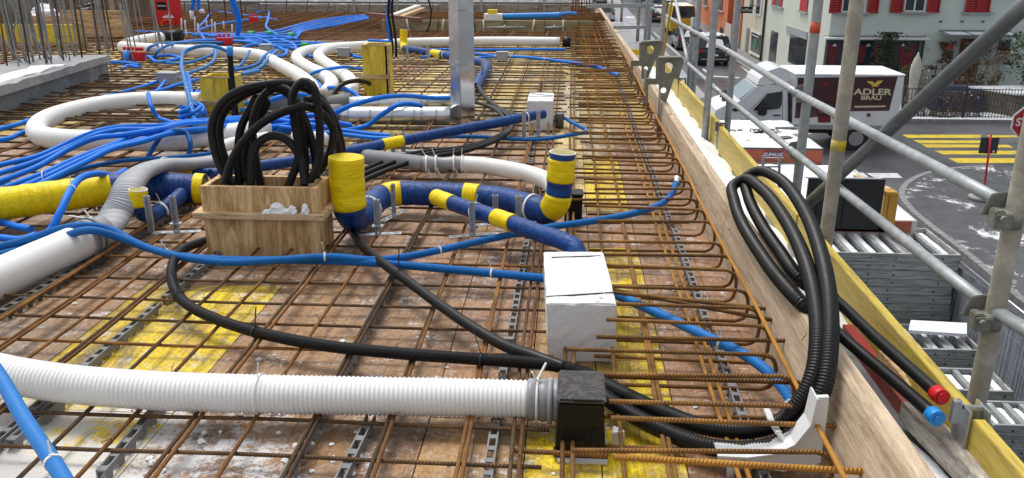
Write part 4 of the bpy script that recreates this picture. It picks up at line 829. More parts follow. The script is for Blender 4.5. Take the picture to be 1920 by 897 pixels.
# ================================================================== WHITE DUCTS BEHIND
WD = dict(m=WHITER, seg=24)
def white(lab, pts, r, **k): return conduit('white_duct_pipe', lab, 'duct', pts, r, WHITER, seg=26, **k)
white('big white duct bending in a wide loop at the left', [(380, 190, .10), (310, 187, .10), (240, 190, .10), (170, 200, .10), (105, 217, .10), (72, 235, .10), (80, 256, .10), (140, 263, .10), (220, 263, .10), (300, 265, .10), (380, 258, .10), (440, 250, .10), (500, 240, .10)], .062)
white('white duct stub dipping behind the black conduit loops', [(400, 282, .08), (440, 268, .09), (480, 262, .09), (500, 258, .07)], .035)
white('white duct stub with a grey end under the black loops', [(560, 255, .09), (580, 262, .09), (604, 262, .06)], .05)
white('long white duct running from the far left past the red boxes into the middle', [(228, 88, .10), (300, 93, .10), (400, 97, .10), (480, 103, .10), (520, 120, .10), (560, 142, .10), (583, 162, .09), (590, 180, .06)], .062)
oshort, _ = white('short white duct angled to a black end at the far left', [(236, 83, .10), (262, 76, .10), (302, 70, .10)], .062)
white('inner white duct bending like a hook among the blue conduits', [(655, 88, .10), (610, 91, .10), (575, 96, .10), (556, 107, .10), (575, 125, .10), (605, 140, .10), (622, 155, .10), (614, 172, .09), (605, 184, .05)], .058)
olong, _ = white('long far white duct running right and hooking down beside the yellow box', [(1050, 79, .10), (940, 78, .10), (840, 79, .10), (760, 81, .10), (690, 86, .10), (625, 92, .10), (598, 103, .10), (620, 125, .10), (645, 140, .10), (660, 158, .10), (655, 178, .09), (650, 190, .05)], .058, ties=(.3,))
def end_cap(a, b, r, o_):
    mb = MB(); mb.tube([a, b], r, 20); t = mb.build('end_collar', BLACKS); t.data.transform(Matrix.Translation(-o_.location)); t.parent = o_
o = P(1055, 79, .10); end_cap(o, o + Vector((.10, 0, 0)), .064, olong); o = P(312, 68, .10); end_cap(o + Vector((-.05, 0, 0)), o + Vector((.20, .03, 0)), .075, oshort)
# grey flex + coupling + white at centre right
conduit('flexible_duct', 'grey ribbed flexible duct under the black conduits in the middle', 'duct', [(655, 290, .08), (700, 296, .085), (750, 302, .085), (796, 308, .085)], .038, GREYR, corr=(.0135, .004), seg=24)
cpl = thing('duct_coupling', 'grey coupling tied with white cable ties in the middle of the deck', 'coupling'); a = P(792, 308, .085); b = P(872, 308, .085)
mb = MB(); n = 14; mb.tube([a.lerp(b, i / n) for i in range(n + 1)], lambda s: .044 - .008 * (math.sin(math.pi * min(1, s / (b - a).length)) ** 2), 24); mb.build('sleeve', GREYP, cpl)
for f in (.08, .3, .72, .92):
    p_ = a.lerp(b, f); mb = MB(); mb.tube([p_, p_ + (b - a).normalized() * .010], .0475, 20); mb.beam(p_ + Vector((0, 0, .045)), p_ + Vector((R.uniform(-.03, .03), 0, .085)), .006, .003); mb.beam(p_ + Vector((0, -.03, .02)), p_ + Vector((.035, -.045, -.055)), .005, .003); mb.build('cable_tie', TIE, cpl)
recentre(cpl, ((a.x + b.x) / 2, a.y, 0))
conduit('corrugated_duct', 'white corrugated duct curving behind the second riser', 'duct', [(868, 308, .085), (905, 311, .085), (950, 318, .085), (995, 328, .085), (1030, 343, .085), (1045, 362, .07)], .043, WHITEP, corr=(.0118, .0018), seg=26)
# ================================================================== BLACK CONDUITS
yt = (TBX[2] + TBX[3]) / 2
def bl(lab, pts, r=.0175, m=BLACK, **k): return conduit('black_conduit', lab, 'conduit', pts, r, m, **k)
bl('black corrugated conduit curling from behind the timber box across the foreground to the black box', [(400, 448, .03), (372, 456, .06), (340, 470, .085), (323, 498, .09), (325, 535, .085), (345, 566, .08), (385, 590, .075), (470, 620, .07), (600, 647, .07), (760, 664, .07), (900, 674, .07), (1040, 686, .07), (1110, 705, .065), (1150, 735, .06)], ties=((482, 624), (902, 674), (332, 560)), tm=TIEB)
bl('smooth black pipe falling diagonally from the tall riser to the foreground', [(662, 436, .055), (680, 462, .075), (715, 492, .085), (760, 524, .085), (815, 565, .08), (880, 610, .075), (950, 650, .07), (1000, 668, .075), (1060, 690, .07)], m=BLACKS, ties=(.42,), tm=TIEB)
# arches rising out of the timber box: each follows photo outlines in a plane just above the box
Yb = TBX[2] + .06
def arch(lab, pts, dy=0.0, r=.0165, m=BLACK, end=0.0, **k):
    n = len(pts) - 1; q = []
    for i, (px, py) in enumerate(pts): q.append(('Y', px, py, Yb + dy + .05 * math.sin(math.pi * i / n) + end * max(0, (i / n - .45) / .55)))
    return bl(lab, q, r, m, **k)
arch('black conduit making the widest arch over the timber box', [(440, 350), (418, 322), (402, 280), (398, 232), (415, 195), (450, 170), (500, 158), (545, 158), (585, 172), (612, 200), (632, 240), (642, 285), (647, 330), (648, 372)], .02, m=BLACKS, end=.42)
arch('black conduit arch just inside the widest one', [(432, 352), (425, 310), (412, 262), (416, 218), (445, 186), (490, 166), (530, 170), (556, 195), (575, 235), (590, 290), (594, 350)], .07)
arch('black conduit with a narrow high arch over the timber box', [(490, 350), (478, 290), (474, 230), (488, 188), (515, 165), (538, 168), (556, 190), (566, 235), (572, 300), (570, 352)], .05)
arch('black conduit hooping over the middle of the timber box', [(418, 352), (440, 290), (480, 240), (520, 215), (570, 200), (605, 215), (628, 250), (638, 300), (643, 345), (644, 370)], -.02, end=.46)
arch('low black conduit arch over the timber box', [(470, 352), (474, 290), (492, 262), (520, 255), (548, 272), (565, 305), (572, 348)], -.01, m=BLACKS)
arch('tight black conduit loop at the right side of the bundle', [(540, 352), (560, 290), (552, 225), (548, 180), (566, 154), (585, 160), (596, 200), (600, 260), (596, 310), (575, 350)], .0)
arch('black conduit looping behind the others over the timber box', [(450, 352), (446, 300), (452, 240), (472, 200), (482, 182), (500, 190), (478, 235), (458, 290), (462, 340)], .09, m=BLACKS)
arch('slim black conduit arch leaning right behind the timber box', [(575, 350), (612, 300), (625, 250), (612, 205), (590, 185), (572, 190)], .13, m=BLACKS)
q = ('Y', 497, 190, Yb); mb = MB(); a = PY(496, 140, Yb + .03); b = PY(502, 178, Yb + .03); mb.beam(a, b, .003, .002); tag(mb.build('cable_tie', TIEB), 'black cable tie tail sticking up from the conduit loops', 'cable tie')
# upright black pipe with blue fitting, three thin black pipes, others
zq = P(440, 235, .05).y
bl('upright black pipe with a light blue sleeve behind the timber box', [('Y', 445, 250, zq), ('Y', 440, 190, zq), ('Y', 434, 140, zq), ('Y', 431, 98, zq)], .0185, BLACKS)
mb = MB(); a = PY(431, 104, zq); b = PY(431, 88, zq); mb.tube([a, b], .021, 18); tag(mb.build('pipe_sleeve', CAPB), 'light blue sleeve on top of the upright black pipe', 'sleeve')
for k, off in enumerate((0, 9, 20)):
    bl(('upper', 'middle', 'lower')[k] + ' of three black pipes running together to the far metal duct', [(560, 372, .04), (625, 345 + off, .05), (678, 320 + off * 1.0, .06), (740, 296 + off * .9, .085), (800, 284 + off * .6, .09), (860, 278 + off * .4, .09), (920, 262 + off * .3, .09), (958, 240 + off * .1, .08), (965 - off, 222, .08), (940 - off * .5, 207, .07), (905, 196, .06), (880, 190, .05)], .0135, BLACKS)
bl('black pipe looping down beside the metal duct', [(890, 128, .08), (892, 150, .07), (905, 175, .07), (930, 200, .07), (955, 212, .06), (990, 222, .05)], .018, BLACKS)
bl('black conduit arching over the white duct near the yellow box', [(628, 205, .03), (625, 178, .12), (640, 160, .18), (665, 152, .19), (690, 156, .14), (700, 166, .06)], .018, BLACKS)
q = P(735, 108, .04).y
for k, (dx, lab) in enumerate(((0, 'left of two hanging black cables beside the tall yellow box'), (7, 'right of two hanging black cables beside the tall yellow box'))):
    bl(lab, [('Y', 731 + dx, -15, q), ('Y', 728 + dx, 20, q), ('Y', 733 + dx, 60, q), ('Y', 736 + dx, 90, q), ('Y', 735 + dx, 108, q)], .014, BLACKS)
q = P(795, 66, .02).y; bl('thin black cable curling up out of frame at the far side', [('Y', 797, 66, q), ('Y', 806, 45, q), ('Y', 808, 20, q), ('Y', 803, 0, q), ('Y', 796, -12, q)], .012, BLACKS)
mb = MB(); mb.tube([PY(797, 68, q), PY(796, 64, q)], .022, 12); tag(mb.build('cable_plug', CAPB), 'small blue plug at the end of the thin curling cable', 'plug')
# the big coil over the parapet board
COIL = (.0075, .0010)
c1 = [(1120, 712, .07), (1160, 735, .065), (1235, 770, .06), (1325, 802, .06), (1400, 808, .065), (1462, 792, .10), (1502, 752, .16), (1526, 700, .22), (1534, 630, .28), (1526, 550, .32), (1504, 475, .34), (1468, 405, .34), (1428, 355, .32), (1394, 337, .29), (1376, 347, .27), (1377, 378, .262), (1392, 420, .256), (1424, 473, .252), (1462, 525, .25), (1508, 574, .235)]
X7 = [('X', 1562, 616, .79)]
e1 = [('X', 1555, 610, .785), ('X', 1575, 628, .80), ('X', 1620, 667, .84), ('X', 1690, 726, .88), ('X', 1752, 780, .905)]
oc1, _ = conduit('black_conduit_coil', 'black ribbed conduit leaning over the parapet board, inner strand ending in the blue cap', 'conduit', c1 + X7, .0205, BLACKC, corr=COIL, seg=22)
c2 = [(1120, 735, .06), (1180, 775, .055), (1245, 808, .05), (1330, 838, .05), (1415, 842, .055), (1480, 822, .085), (1520, 780, .14), (1546, 720, .21), (1556, 640, .28), (1554, 555, .33), (1536, 465, .36), (1502, 385, .36), (1458, 334, .34), (1420, 322, .31), (1400, 332, .28), (1402, 365, .262), (1427, 420, .258), (1462, 472, .252), (1502, 525, .24)]
X8 = [('X', 1562, 560, .84)]
e2 = [('X', 1560, 556, .84), ('X', 1590, 584, .86), ('X', 1640, 632, .885), ('X', 1700, 686, .91), ('X', 1760, 740, .932)]
oc2, _ = conduit('black_conduit_coil', 'black ribbed conduit leaning over the parapet board, outer strand ending in the red cap', 'conduit', c2 + X8, .0205, BLACKC, corr=COIL, seg=22)
for o_, e_ in ((oc1, e1), (oc2, e2)):
    mb = MB(); mb.tube(smooth([W(q) for q in e_], .03), .0168, 20); t = mb.build('smooth_end_pipe', BLACKS); t.data.transform(Matrix.Translation(-o_.location)); t.parent = o_
for (q, m, o_) in ((PX(1755, 783, .905), CAPB, oc1), (PX(1763, 743, .932), CAPR, oc2)):
    d = (PX(1755, 783, .905) - PX(1690, 726, .88)).normalized(); mb = MB(); mb.tube([q - d * .020, q, q + d * .008], .0205, 24); mb.tube([q + d * .008, q + d * .013], .011 if m is CAPB else .014, 18); t = mb.build('pipe_cap', m); t.data.transform(Matrix.Translation(-o_.location)); t.parent = o_
# white plastic bend support under the coil
sup = thing('bend_support', 'white plastic bend support cradling the black conduits at the slab edge', 'conduit support')
Ys = P(1470, 885, .03).y; f = lambda x, y: PY(x, y, Ys)
arc = [(1345, 853), (1400, 856), (1450, 850), (1490, 832), (1520, 795), (1532, 746), (1555, 745), (1548, 800), (1538, 868), (1470, 885), (1440, 880), (1370, 873), (1348, 870)]
plate([arc], f, .012, (0, 1, 0), 'side_plate', TRAY, sup)
edge = [Vector(f(x, y)) + Vector((0, .02, 0)) for x, y in arc[:6]]; mb = MB()
for a, b in zip(edge, edge[1:]): mb.beam(a, b, .055, .004)
mb.build('cradle', TRAY, sup)
for px in (1374, 1435): c = f(px, 878); mb = MB(); mb.cyl((c.x, c.y + .015, 0), (c.x, c.y + .015, c.z + .012), .010, 16); mb.build('foot_peg', TRAY, sup)
mb = MB(); pts = [(1437, 768, .12), (1446, 790, .115), (1460, 812, .11), (1476, 836, .085)]; wp = [P(*p) for p in pts]
for a, b in zip(wp, wp[1:]): mb.beam(a, b, .014, .006, (0, 0, 1))
mb.build('strap', TRAY, sup); c = P(1490, 760, .06); mb = MB(); mb.box(c, (.05, .02, .03)); mb.build('rear_tab', TRAY, sup, bevel=.006)
recentre(sup, (f(1450, 880).x, Ys, 0))
# ================================================================== BLUE CONDUITS
BN = [0]
def blue(lab, pts, r=.0135, m=None, ties=(), **k):
    return conduit('blue_conduit', lab, 'conduit', pts, r, m or BLUEF, ties=ties, **k)
blue('blue ribbed conduit from the left edge past the timber box into the tall foam block', [(-60, 492, .09), (0, 478, .09), (60, 462, .10), (110, 447, .13), (170, 432, .17), (225, 446, .13), (285, 468, .09), (350, 482, .08), (440, 488, .08), (560, 488, .08), (660, 491, .08), (760, 498, .075), (870, 508, .07), (1000, 520, .07), (1040, 524, .07)], .0150, BLUE, ties=(.35, .90))
blue('blue ribbed conduit branching off behind the foam block to the slab edge', [(-60, 470, .11), (0, 462, .11), (55, 448, .13), (110, 430, .15), (160, 423, .17), (205, 430, .15), (260, 458, .11), (330, 480, .10), (420, 492, .085), (520, 488, .10), (620, 482, .10), (700, 488, .085), (760, 482, .08), (840, 466, .08), (930, 446, .08), (1020, 428, .10), (1110, 415, .13), (1190, 400, .13), (1240, 382, .12), (1262, 360, .12), (1268, 342, .14)], .0142, BLUE, ties=(.44, .57))
blue('blue ribbed conduit from the tall foam block down to the white bend support', [(1135, 545, .08), (1190, 568, .10), (1260, 600, .10), (1330, 634, .10), (1395, 665, .09), (1440, 698, .08), (1478, 742, .06), (1492, 772, .05)], .0152, BLUEL, ties=(.62,))
blue('blue ribbed conduit crossing the lower left corner in front of the white duct', [(-40, 650, .25), (5, 715, .235), (45, 785, .225), (85, 845, .215), (120, 900, .205), (150, 960, .2)], .0165, BLUEL, ties=(.78,))
blue('blue conduit arching over the thick yellow taped pipe', [(-60, 480, .09), (0, 466, .09), (60, 455, .10), (92, 435, .13), (112, 400, .19), (128, 365, .24), (150, 335, .25), (180, 326, .22), (215, 330, .15), (235, 320, .13)], .0150, BLUEF, ties=(.40,))
blue('blue conduit ending under the yellow taped pipe at the left edge', [(-60, 405, .05), (0, 416, .05), (30, 425, .05), (58, 430, .05)], .0150); blue('second blue conduit under the yellow taped pipe at the left edge', [(-60, 442, .07), (0, 446, .07), (40, 449, .07), (70, 440, .08)], .0145)
blue('white and blue conduit end near the edge bars', [(1268, 346, .135), (1269, 332, .16)], .011, WHITEP)
# two bundles sweeping up from the left edge
for k in range(3):
    o_ = k * 10; jb = lambda s_=5: R.uniform(-s_, s_)
    blue(('top', 'second', 'third')[k] + ' strand of the upper blue bundle sweeping up from the left edge', [(-60, 330 + o_ * 1.6, .09), (0, 310 + o_ * 1.5, .10), (70, 292 + o_ * 1.2 + jb(), .11), (130, 266 + o_ * .8 + jb(3), .15), (180, 247 + o_ * .6, .20), (225, 241 + o_ * .5 + jb(4), .20), (290, 240 + o_ * .3 + jb(), .18 + .02 * k), (350, 233 + jb(6), .17), (420, 228 + jb(7), .13 + .02 * k), (500, 226 + jb(9), .12), (600, 226 + jb(12), .09 + .02 * k)], .0150)
for k in range(3):
    o_ = k * 11; jb = lambda s_=5: R.uniform(-s_, s_)
    blue(('top', 'second', 'lowest')[k] + ' strand of the lower blue bundle sweeping up from the left edge', [(-60, 388 + o_ * 1.5, .09), (0, 356 + o_ * 1.2, .10), (80, 326 + o_ * .8, .12), (150, 294 + o_ * .7 + jb(2), .15), (215, 268 + o_ * .6 + jb(3), .17), (265, 254 + o_ * .5 + jb(4), .18), (330, 246 + jb(5), .16 + .02 * k), (400, 240 + jb(7), .14 + .015 * k), (480, 234 + jb(9), .11), (580, 240 + jb(12), .07 + .02 * k)], .0150)
c = P(84, 334, .12); tag(ring_tie('cable_tie', c, (1, .35, .1), .040, .038, TIE, .0028), 'white cable tie round the lower blue bundle', 'cable tie')
blue('blue conduit passing low behind the grey flexible duct', [(-60, 362, .06), (0, 348, .07), (100, 335, .07), (160, 315, .08), (240, 301, .08), (320, 296, .08), (380, 290, .07), (430, 281, .06), (460, 270, .05)], .012, BLUE)
blue('blue conduit hooping over the white loop duct, left leg at a cable tie', [(276, 297, .05), (292, 270, .12), (308, 251, .19), (330, 245, .21), (348, 249, .19), (357, 268, .14), (353, 296, .05)], .0135, BLUE)
blue('blue conduit from the left edge to the white loop duct, upper of two', [(-30, 252, .05), (0, 242, .06), (35, 233, .06), (66, 220, .06)], .016); blue('blue conduit from the left edge to the white loop duct, lower of two', [(-30, 262, .05), (8, 262, .06), (40, 250, .06), (66, 240, .06)], .016)
blue('blue conduit running back from the loop duct to the grey junction box', [(172, 188, .06), (215, 177, .06), (260, 165, .07), (300, 152, .07)], .0155); blue('blue conduit passing in front of the grey junction box', [(255, 180, .07), (300, 170, .09), (330, 160, .09), (380, 147, .08)], .0155)
blue('short blue conduit dropping from the grey junction box', [(310, 152, .09), (302, 162, .08), (292, 175, .06)], .0145)
blue('blue conduit hanging down in front of the white loop duct', [(278, 176, .20), (284, 200, .16), (295, 219, .09), (312, 227, .07), (330, 232, .06)], .0145)
blue('tall blue conduit hoop ending at the upright black pipe', [(425, 96, .32), (405, 88, .36), (375, 87, .36), (350, 95, .33), (341, 115, .28), (345, 145, .24), (354, 180, .17), (361, 210, .11), (368, 240, .05)], .0165, BLUEL, ties=(.7, .85))
blue('dark blue conduit beside the tall hoop', [(352, 140, .18), (358, 170, .14), (364, 205, .08), (366, 222, .05)], .0165)
blue('blue conduit joining the knot left of the yellow box', [(378, 172, .12), (362, 188, .10), (350, 212, .08), (340, 230, .06)], .016); blue('second blue conduit in the knot left of the yellow box', [(370, 172, .12), (355, 195, .09), (345, 222, .07), (360, 232, .06)], .016)
mb = MB(); c = P(362, 222, .06)
for k in range(5):
    a = k * 1.3; mb.tube(smooth([c + Vector((.08 * math.cos(a + t * 1.2), .12 * math.sin(a + t), .02 + .03 * t)) for t in (0, .8, 1.6, 2.2)], .02), .015, 8)
tag(mb.build('conduit_knot', BLUEF), 'knot of short blue conduit ends left of the yellow box', 'conduit knot')
blue('blue conduit looping in front of the long white duct', [(300, 117, .04), (345, 119, .05), (380, 110, .07), (400, 100, .10), (403, 86, .16), (402, 112, .09), (385, 126, .06), (345, 140, .05), (325, 145, .05)], .016, BLUEL, ties=(.3,))
blue('blue conduit curling up over the white duct from the red boxes', [(290, 108, .05), (296, 96, .13), (318, 84, .17), (360, 80, .12), (420, 80, .08)], .016, BLUEL); blue('blue conduit near the red boxes rising over the white duct', [(275, 98, .05), (282, 88, .16), (296, 83, .16), (330, 80, .1)], .016, BLUEL)
blue('light blue pair curving over the duct beside the upright pipe, left one', [(520, 95, .16), (505, 108, .14), (488, 127, .08), (455, 138, .06)], .018, BLUEL, ties=(.5,)); blue('light blue pair curving over the duct beside the upright pipe, right one', [(512, 96, .17), (498, 104, .15), (480, 122, .08), (440, 132, .06)], .018, BLUEL)
blue('light blue conduit between upright pipe and white duct', [(468, 96, .16), (460, 110, .12), (452, 122, .07), (438, 128, .06)], .015, BLUEL); blue('light blue conduit behind the yellow timber box', [(452, 140, .08), (472, 136, .07), (486, 133, .06)], .018, BLUEL)
blue('blue conduit arching between the two hooked white ducts', [(572, 148, .05), (590, 136, .13), (620, 129, .17), (645, 126, .18), (670, 129, .13), (700, 133, .07)], .0145)
blue('blue conduit running above the spiral ducts into the reducer', [(590, 168, .08), (630, 165, .14), (655, 170, .14), (672, 182, .10), (680, 190, .08)], .017); blue('blue conduit dipping under the reducer', [(590, 150, .08), (600, 160, .10), (612, 172, .10), (625, 178, .06)], .015)
blue('bright blue conduit arching over the nearer spiral duct', [(596, 226, .08), (625, 213, .14), (665, 196, .22), (710, 184, .24), (760, 180, .21), (810, 184, .15), (850, 184, .12)], .0165); blue('bright blue conduit rising over the nearer spiral duct toward the metal duct', [(640, 247, .05), (690, 235, .06), (715, 216, .14), (740, 200, .20), (765, 195, .20), (790, 199, .17)], .0165)
blue('blue conduit passing under the long wrapped pipe, upper', [(500, 240, .06), (580, 236, .06), (640, 244, .06), (700, 252, .06), (742, 255, .06)], .014); blue('blue conduit passing under the long wrapped pipe, lower', [(480, 250, .06), (560, 246, .06), (640, 252, .06), (700, 259, .06), (745, 260, .06)], .014)
blue('blue conduit across the middle black loops, upper', [(440, 236, .07), (500, 234, .07), (560, 228, .08), (625, 230, .08), (660, 236, .06)], .018); blue('blue conduit across the middle black loops, lower', [(430, 246, .07), (500, 246, .07), (560, 240, .08), (620, 240, .07)], .016)
blue('blue conduit curving over the distribution box', [(490, 200, .07), (515, 186, .16), (545, 178, .18), (575, 180, .16), (600, 192, .10)], .018); blue('blue conduit beside the distribution box', [(455, 196, .06), (480, 190, .09), (500, 186, .10), (520, 180, .10)], .018); blue('dark blue conduit at the foot of the yellow box', [(452, 208, .06), (470, 205, .07), (490, 196, .08)], .018)
blue('thin blue conduit curving to the slab edge past the far foam block', [(770, 262, .05), (830, 257, .06), (900, 257, .06), (960, 261, .06), (1010, 262, .06), (1050, 257, .07), (1078, 252, .09), (1096, 249, .10), (1099, 244, .10), (1088, 238, .09), (1070, 228, .07), (1056, 220, .06)], .0125, BLUE, ties=(.62,))
blue('blue conduit along the far side of the long far duct, upper', [(780, 96, .06), (830, 93, .06), (900, 94, .06), (980, 93, .06), (1060, 93, .06)], .0155); blue('blue conduit along the far side of the long far duct, lower', [(790, 108, .05), (850, 98, .06), (900, 102, .06), (938, 106, .06)], .0155)
blue('blue conduit running from the far junction box to the slab edge', [(950, 106, .05), (1000, 109, .06), (1050, 115, .06), (1090, 120, .07), (1120, 127, .07), (1152, 137, .07)], .0165, ties=(.3,)); blue('second blue conduit reaching the slab edge near the brackets', [(1085, 120, .09), (1110, 122, .09), (1135, 131, .08), (1160, 142, .06)], .0155)
blue('short blue conduit behind the metal duct', [(885, 112, .06), (905, 108, .06), (930, 107, .06)], .0155); blue('blue conduit out of the grey fitting beside the far foam block', [(1000, 190, .06), (1010, 186, .06)], .02) if False else None
c = P(1049, 240, .0); mb = MB(); mb.lathe(c, [(.028, 0), (.030, .09), (.030, .10), (.024, .104)], 18); tag(mb.build('socket_box', STEELD), 'round grey socket fitting beside the smaller foam block', 'fitting')
blue('blue conduit from the far yellow box top edge', [(690, 76, .2), (712, 77, .2), (732, 78, .22)], .0145); blue('blue conduit from the tall yellow box to the grey box', [(655, 101, .06), (675, 108, .06), (700, 108, .06)], .018)
q = P(735, 100, .05).y; blue('blue conduit rising out of frame beside the tall yellow box', [('Y', 733, -20, q), ('Y', 728, 15, q), ('Y', 727, 40, q), ('Y', 731, 78, q)], .018)
q = P(445, 72, .05).y; blue('pair of dark blue conduits hanging from above, left', [('Y', 428, -15, q), ('Y', 438, 15, q), ('Y', 446, 40, q), ('Y', 445, 72, q)], .028); blue('pair of dark blue conduits hanging from above, right', [('Y', 433, -15, q), ('Y', 442, 10, q), ('Y', 449, 35, q), ('Y', 449, 62, q)], .024)
q = P(362, 50, .05).y
for k, (a, b) in enumerate(((366, 359), (370, 374))):
    blue(('left', 'right')[k] + ' blue conduit with a white tip hanging at the far left', [('Y', a, -15, q), ('Y', (a + b) / 2, 5, q), ('Y', b, 20, q)], .028); p1 = PY(b, 20, q); p2 = PY(b + (1 if k == 0 else 9), 36 if k == 0 else 22, q); mb = MB(); mb.tube([p1, p2], .030, 12); tag(mb.build('conduit_tip', WHITEP), ('straight', 'bent')[k] + ' white tip of a blue conduit hanging at the far left', 'sleeve')
# far strands toward the back of the deck
for k in range(5):
    blue(('first', 'second', 'third', 'fourth', 'fifth')[k] + ' of the far blue strands fanning out behind the long white ducts', [(360 + 30 * k, 66 + 2 * k, .06), (460, 66 + 2.5 * k, .06), (520 + 5 * k, 58 + 4 * k, .06), (570, 45 + 3.5 * k, .06), (630, 34 + 3.4 * k, .06), (690, 29 + 1.6 * k, .06)], .020, BLUEF)
for k, (lab, pts) in enumerate((('far blue conduit along the back from the red panel', [(255, 60, .05), (300, 61, .05), (380, 64, .05), (460, 65, .05)]), ('far blue conduit running behind the vertical pegs', [(340, 20, .05), (400, 22, .05), (460, 29, .05), (520, 38, .05)]),
        ('far blue conduit slanting down from a corner bend', [(394, 25, .06), (384, 40, .06), (371, 55, .06), (378, 66, .06), (386, 78, .06)]), ('far blue conduit with a slow rise to the right', [(371, 58, .06), (400, 48, .06), (440, 41, .06), (500, 33, .06)]),
        ('far blue conduit hugging the long duct', [(320, 82, .05), (380, 76, .07), (440, 77, .07), (500, 80, .06), (560, 80, .06), (615, 83, .08), (637, 92, .06)]), ('far blue conduit bending around a rust bar corner', [(480, 24, .06), (500, 20, .06), (503, 35, .06), (500, 52, .06), (520, 66, .06)]),
        ('far blue conduit in the tangle, leftmost', [(400, 84, .06), (430, 78, .09), (470, 80, .08), (500, 92, .06)]), ('far blue conduit in the tangle, flat one', [(430, 70, .06), (480, 72, .08), (530, 70, .07), (560, 74, .06)]),
        ('far blue conduit in the tangle, rising one', [(450, 92, .06), (475, 84, .10), (510, 86, .09), (540, 98, .06)]), ('far blue conduit in the tangle, S shaped', [(480, 72, .06), (500, 78, .09), (520, 88, .09), (545, 90, .07), (585, 108, .06)]),
        ('far blue conduit in the tangle, short hook', [(505, 103, .06), (520, 107, .08), (534, 103, .08), (538, 94, .06)]), ('far blue conduit passing the green clips', [(500, 84, .07), (560, 86, .06), (600, 82, .06)]), ('far blue conduit behind the green clips', [(470, 66, .07), (520, 74, .06), (548, 82, .06), (556, 92, .06)]))):
    blue(lab, pts, .019, BLUEF)
for k, (px, py) in enumerate(((244, 117), (250, 110))): pass
for lab, pts in (('blue conduit stub below the red twin box', [(205, 117, .05), (235, 118, .05), (262, 122, .05)]), ('lower blue conduit stub below the red twin box', [(228, 130, .04), (240, 124, .05), (262, 127, .05)]), ('blue conduit loop in front of the red twin box', [(285, 108, .05), (310, 104, .06), (335, 110, .06), (300, 117, .05), (278, 106, .06)])): blue(lab, pts, .019, BLUEF)
# red boxes, grey junction boxes, green clips
def small_box(name, lab, cat, px, py, w_, d_, h_, m, z=.05, extra=None, rz=0.0, parts=None):
    c = P(px, py, z); o = MB().box((c.x, c.y, z + h_ / 2), (w_, d_, h_), rz).build(name, m, bevel=.006); tag(o, lab, cat); return o
for px, py, w_, lab in ((942, 114, .12, 'grey junction box on the far bars right of the metal duct'), (318, 156, .17, 'grey junction box tilted among the blue conduits at the left'), (646, 106, .13, 'grey junction box beside the tall yellow box'), (500, 99, .13, 'grey junction box on the long white duct')):
    o = small_box('junction_box', lab, 'junction box', px, py, w_, w_ * .8, .09, JBOX); c = P(px, py, .05)
    for s in (-1, 1): mb = MB(); mb.cyl((c.x + s * w_ / 2, c.y, .09), (c.x + s * (w_ / 2 + .03), c.y, .09), .016, 10); mb.build('cable_gland', JBOX, o)
    mb = MB(); mb.bb(c.x - w_ / 2 - .004, c.x + w_ / 2 + .004, c.y - w_ * .4 - .004, c.y + w_ * .4 + .004, .134, .146); mb.build('lid', JBOX, o, bevel=.003)
for px, py, w_, lab in ((244, 112, .15, 'red installation box with blue spout, left of a pair'), (264, 113, .10, 'red installation box, right of a pair'), (422, 84, .20, 'red installation box among the far blue tangle'), (476, 42, .14, 'small far red box at the blue strands')):
    o = small_box('installation_box', lab, 'installation box', px, py, w_, .10, .085, RED, rz=rad(12)); c = P(px, py, .05)
    for s in (-.6, 0, .6): mb = MB(); mb.cyl((c.x + s * w_ / 2, c.y, .15), (c.x + s * w_ / 2, c.y, .185), .018, 8); mb.build('port', RED, o)
    if 'spout' in lab: mb = MB(); mb.cyl((c.x, c.y - .09, .03), (c.x, c.y - .05, .15), .035, 10); mb.build('spout', CAPB, o)
GRN = mat("green_clip", (.03, .45, .12), .5)
for px, py, lab in ((465, 62, 'far'), (540, 65, 'middle'), (565, 84, 'nearest'), (498, 62, 'faint')):
    c = P(px, py, .08); mb = MB(); mb.tube([c, c + Vector((.10, 0, 0))], .026, 10); tag(mb.build('conduit_clip', GRN), lab + ' green connector clip on the far blue conduits', 'connector')
# ================================================================== LEFT: concrete upstand with starter bars, boards, red panel
def ivec(px, py, z): return P(px, py, z)
A0, B0 = P(-90, 262, 0), P(206, 152, 0); dirl = (B0 - A0).normalized(); nrm = Vector((-dirl.y, dirl.x, 0))
zt_ = PY(0, 158, (A0.lerp(B0, .30)).y).z; zt_ = min(max(zt_, .12), .4)
def wall_piece(name, s0, s1, d0, d1, za, zb, m, lab=None, cat=None, parent=None, seed=0, rough=0.0):
    Lw_ = (B0 - A0).length; rr = random.Random(seed); mb = MB(); n = 24; vs = []
    for i in range(n + 1):
        b = A0 + dirl * (Lw_ * (s0 + (s1 - s0) * i / n)); j = lambda: rr.uniform(-rough, rough)
        for dd, zz in ((d0, za), (d0 + j(), zb + j()), (d1, zb + j()), (d1, za)): vs.append(b + nrm * dd + Vector((0, 0, zz)))
    fs = [(i * 4 + k, (i + 1) * 4 + k, (i + 1) * 4 + (k + 1) % 4, i * 4 + (k + 1) % 4) for i in range(n) for k in range(4)] + [(0, 1, 2, 3), (n * 4 + 3, n * 4 + 2, n * 4 + 1, n * 4)]
    mb.add(vs, fs); o = mb.build(name, m, parent, weld=True); return tag(o, lab, cat) if lab else o
up = thing('concrete_upstand', 'low concrete upstand with a snowy top and a dark formwork face at the left', 'concrete wall')
wall_piece('dark_face', 0, 1.0, 0, .5, 0, zt_ - .064, CONCD, parent=up); wall_piece('concrete_top', 0, 1.0, -.03, .62, zt_ - .062, zt_, CONC, parent=up, rough=.008); recentre(up, A0)
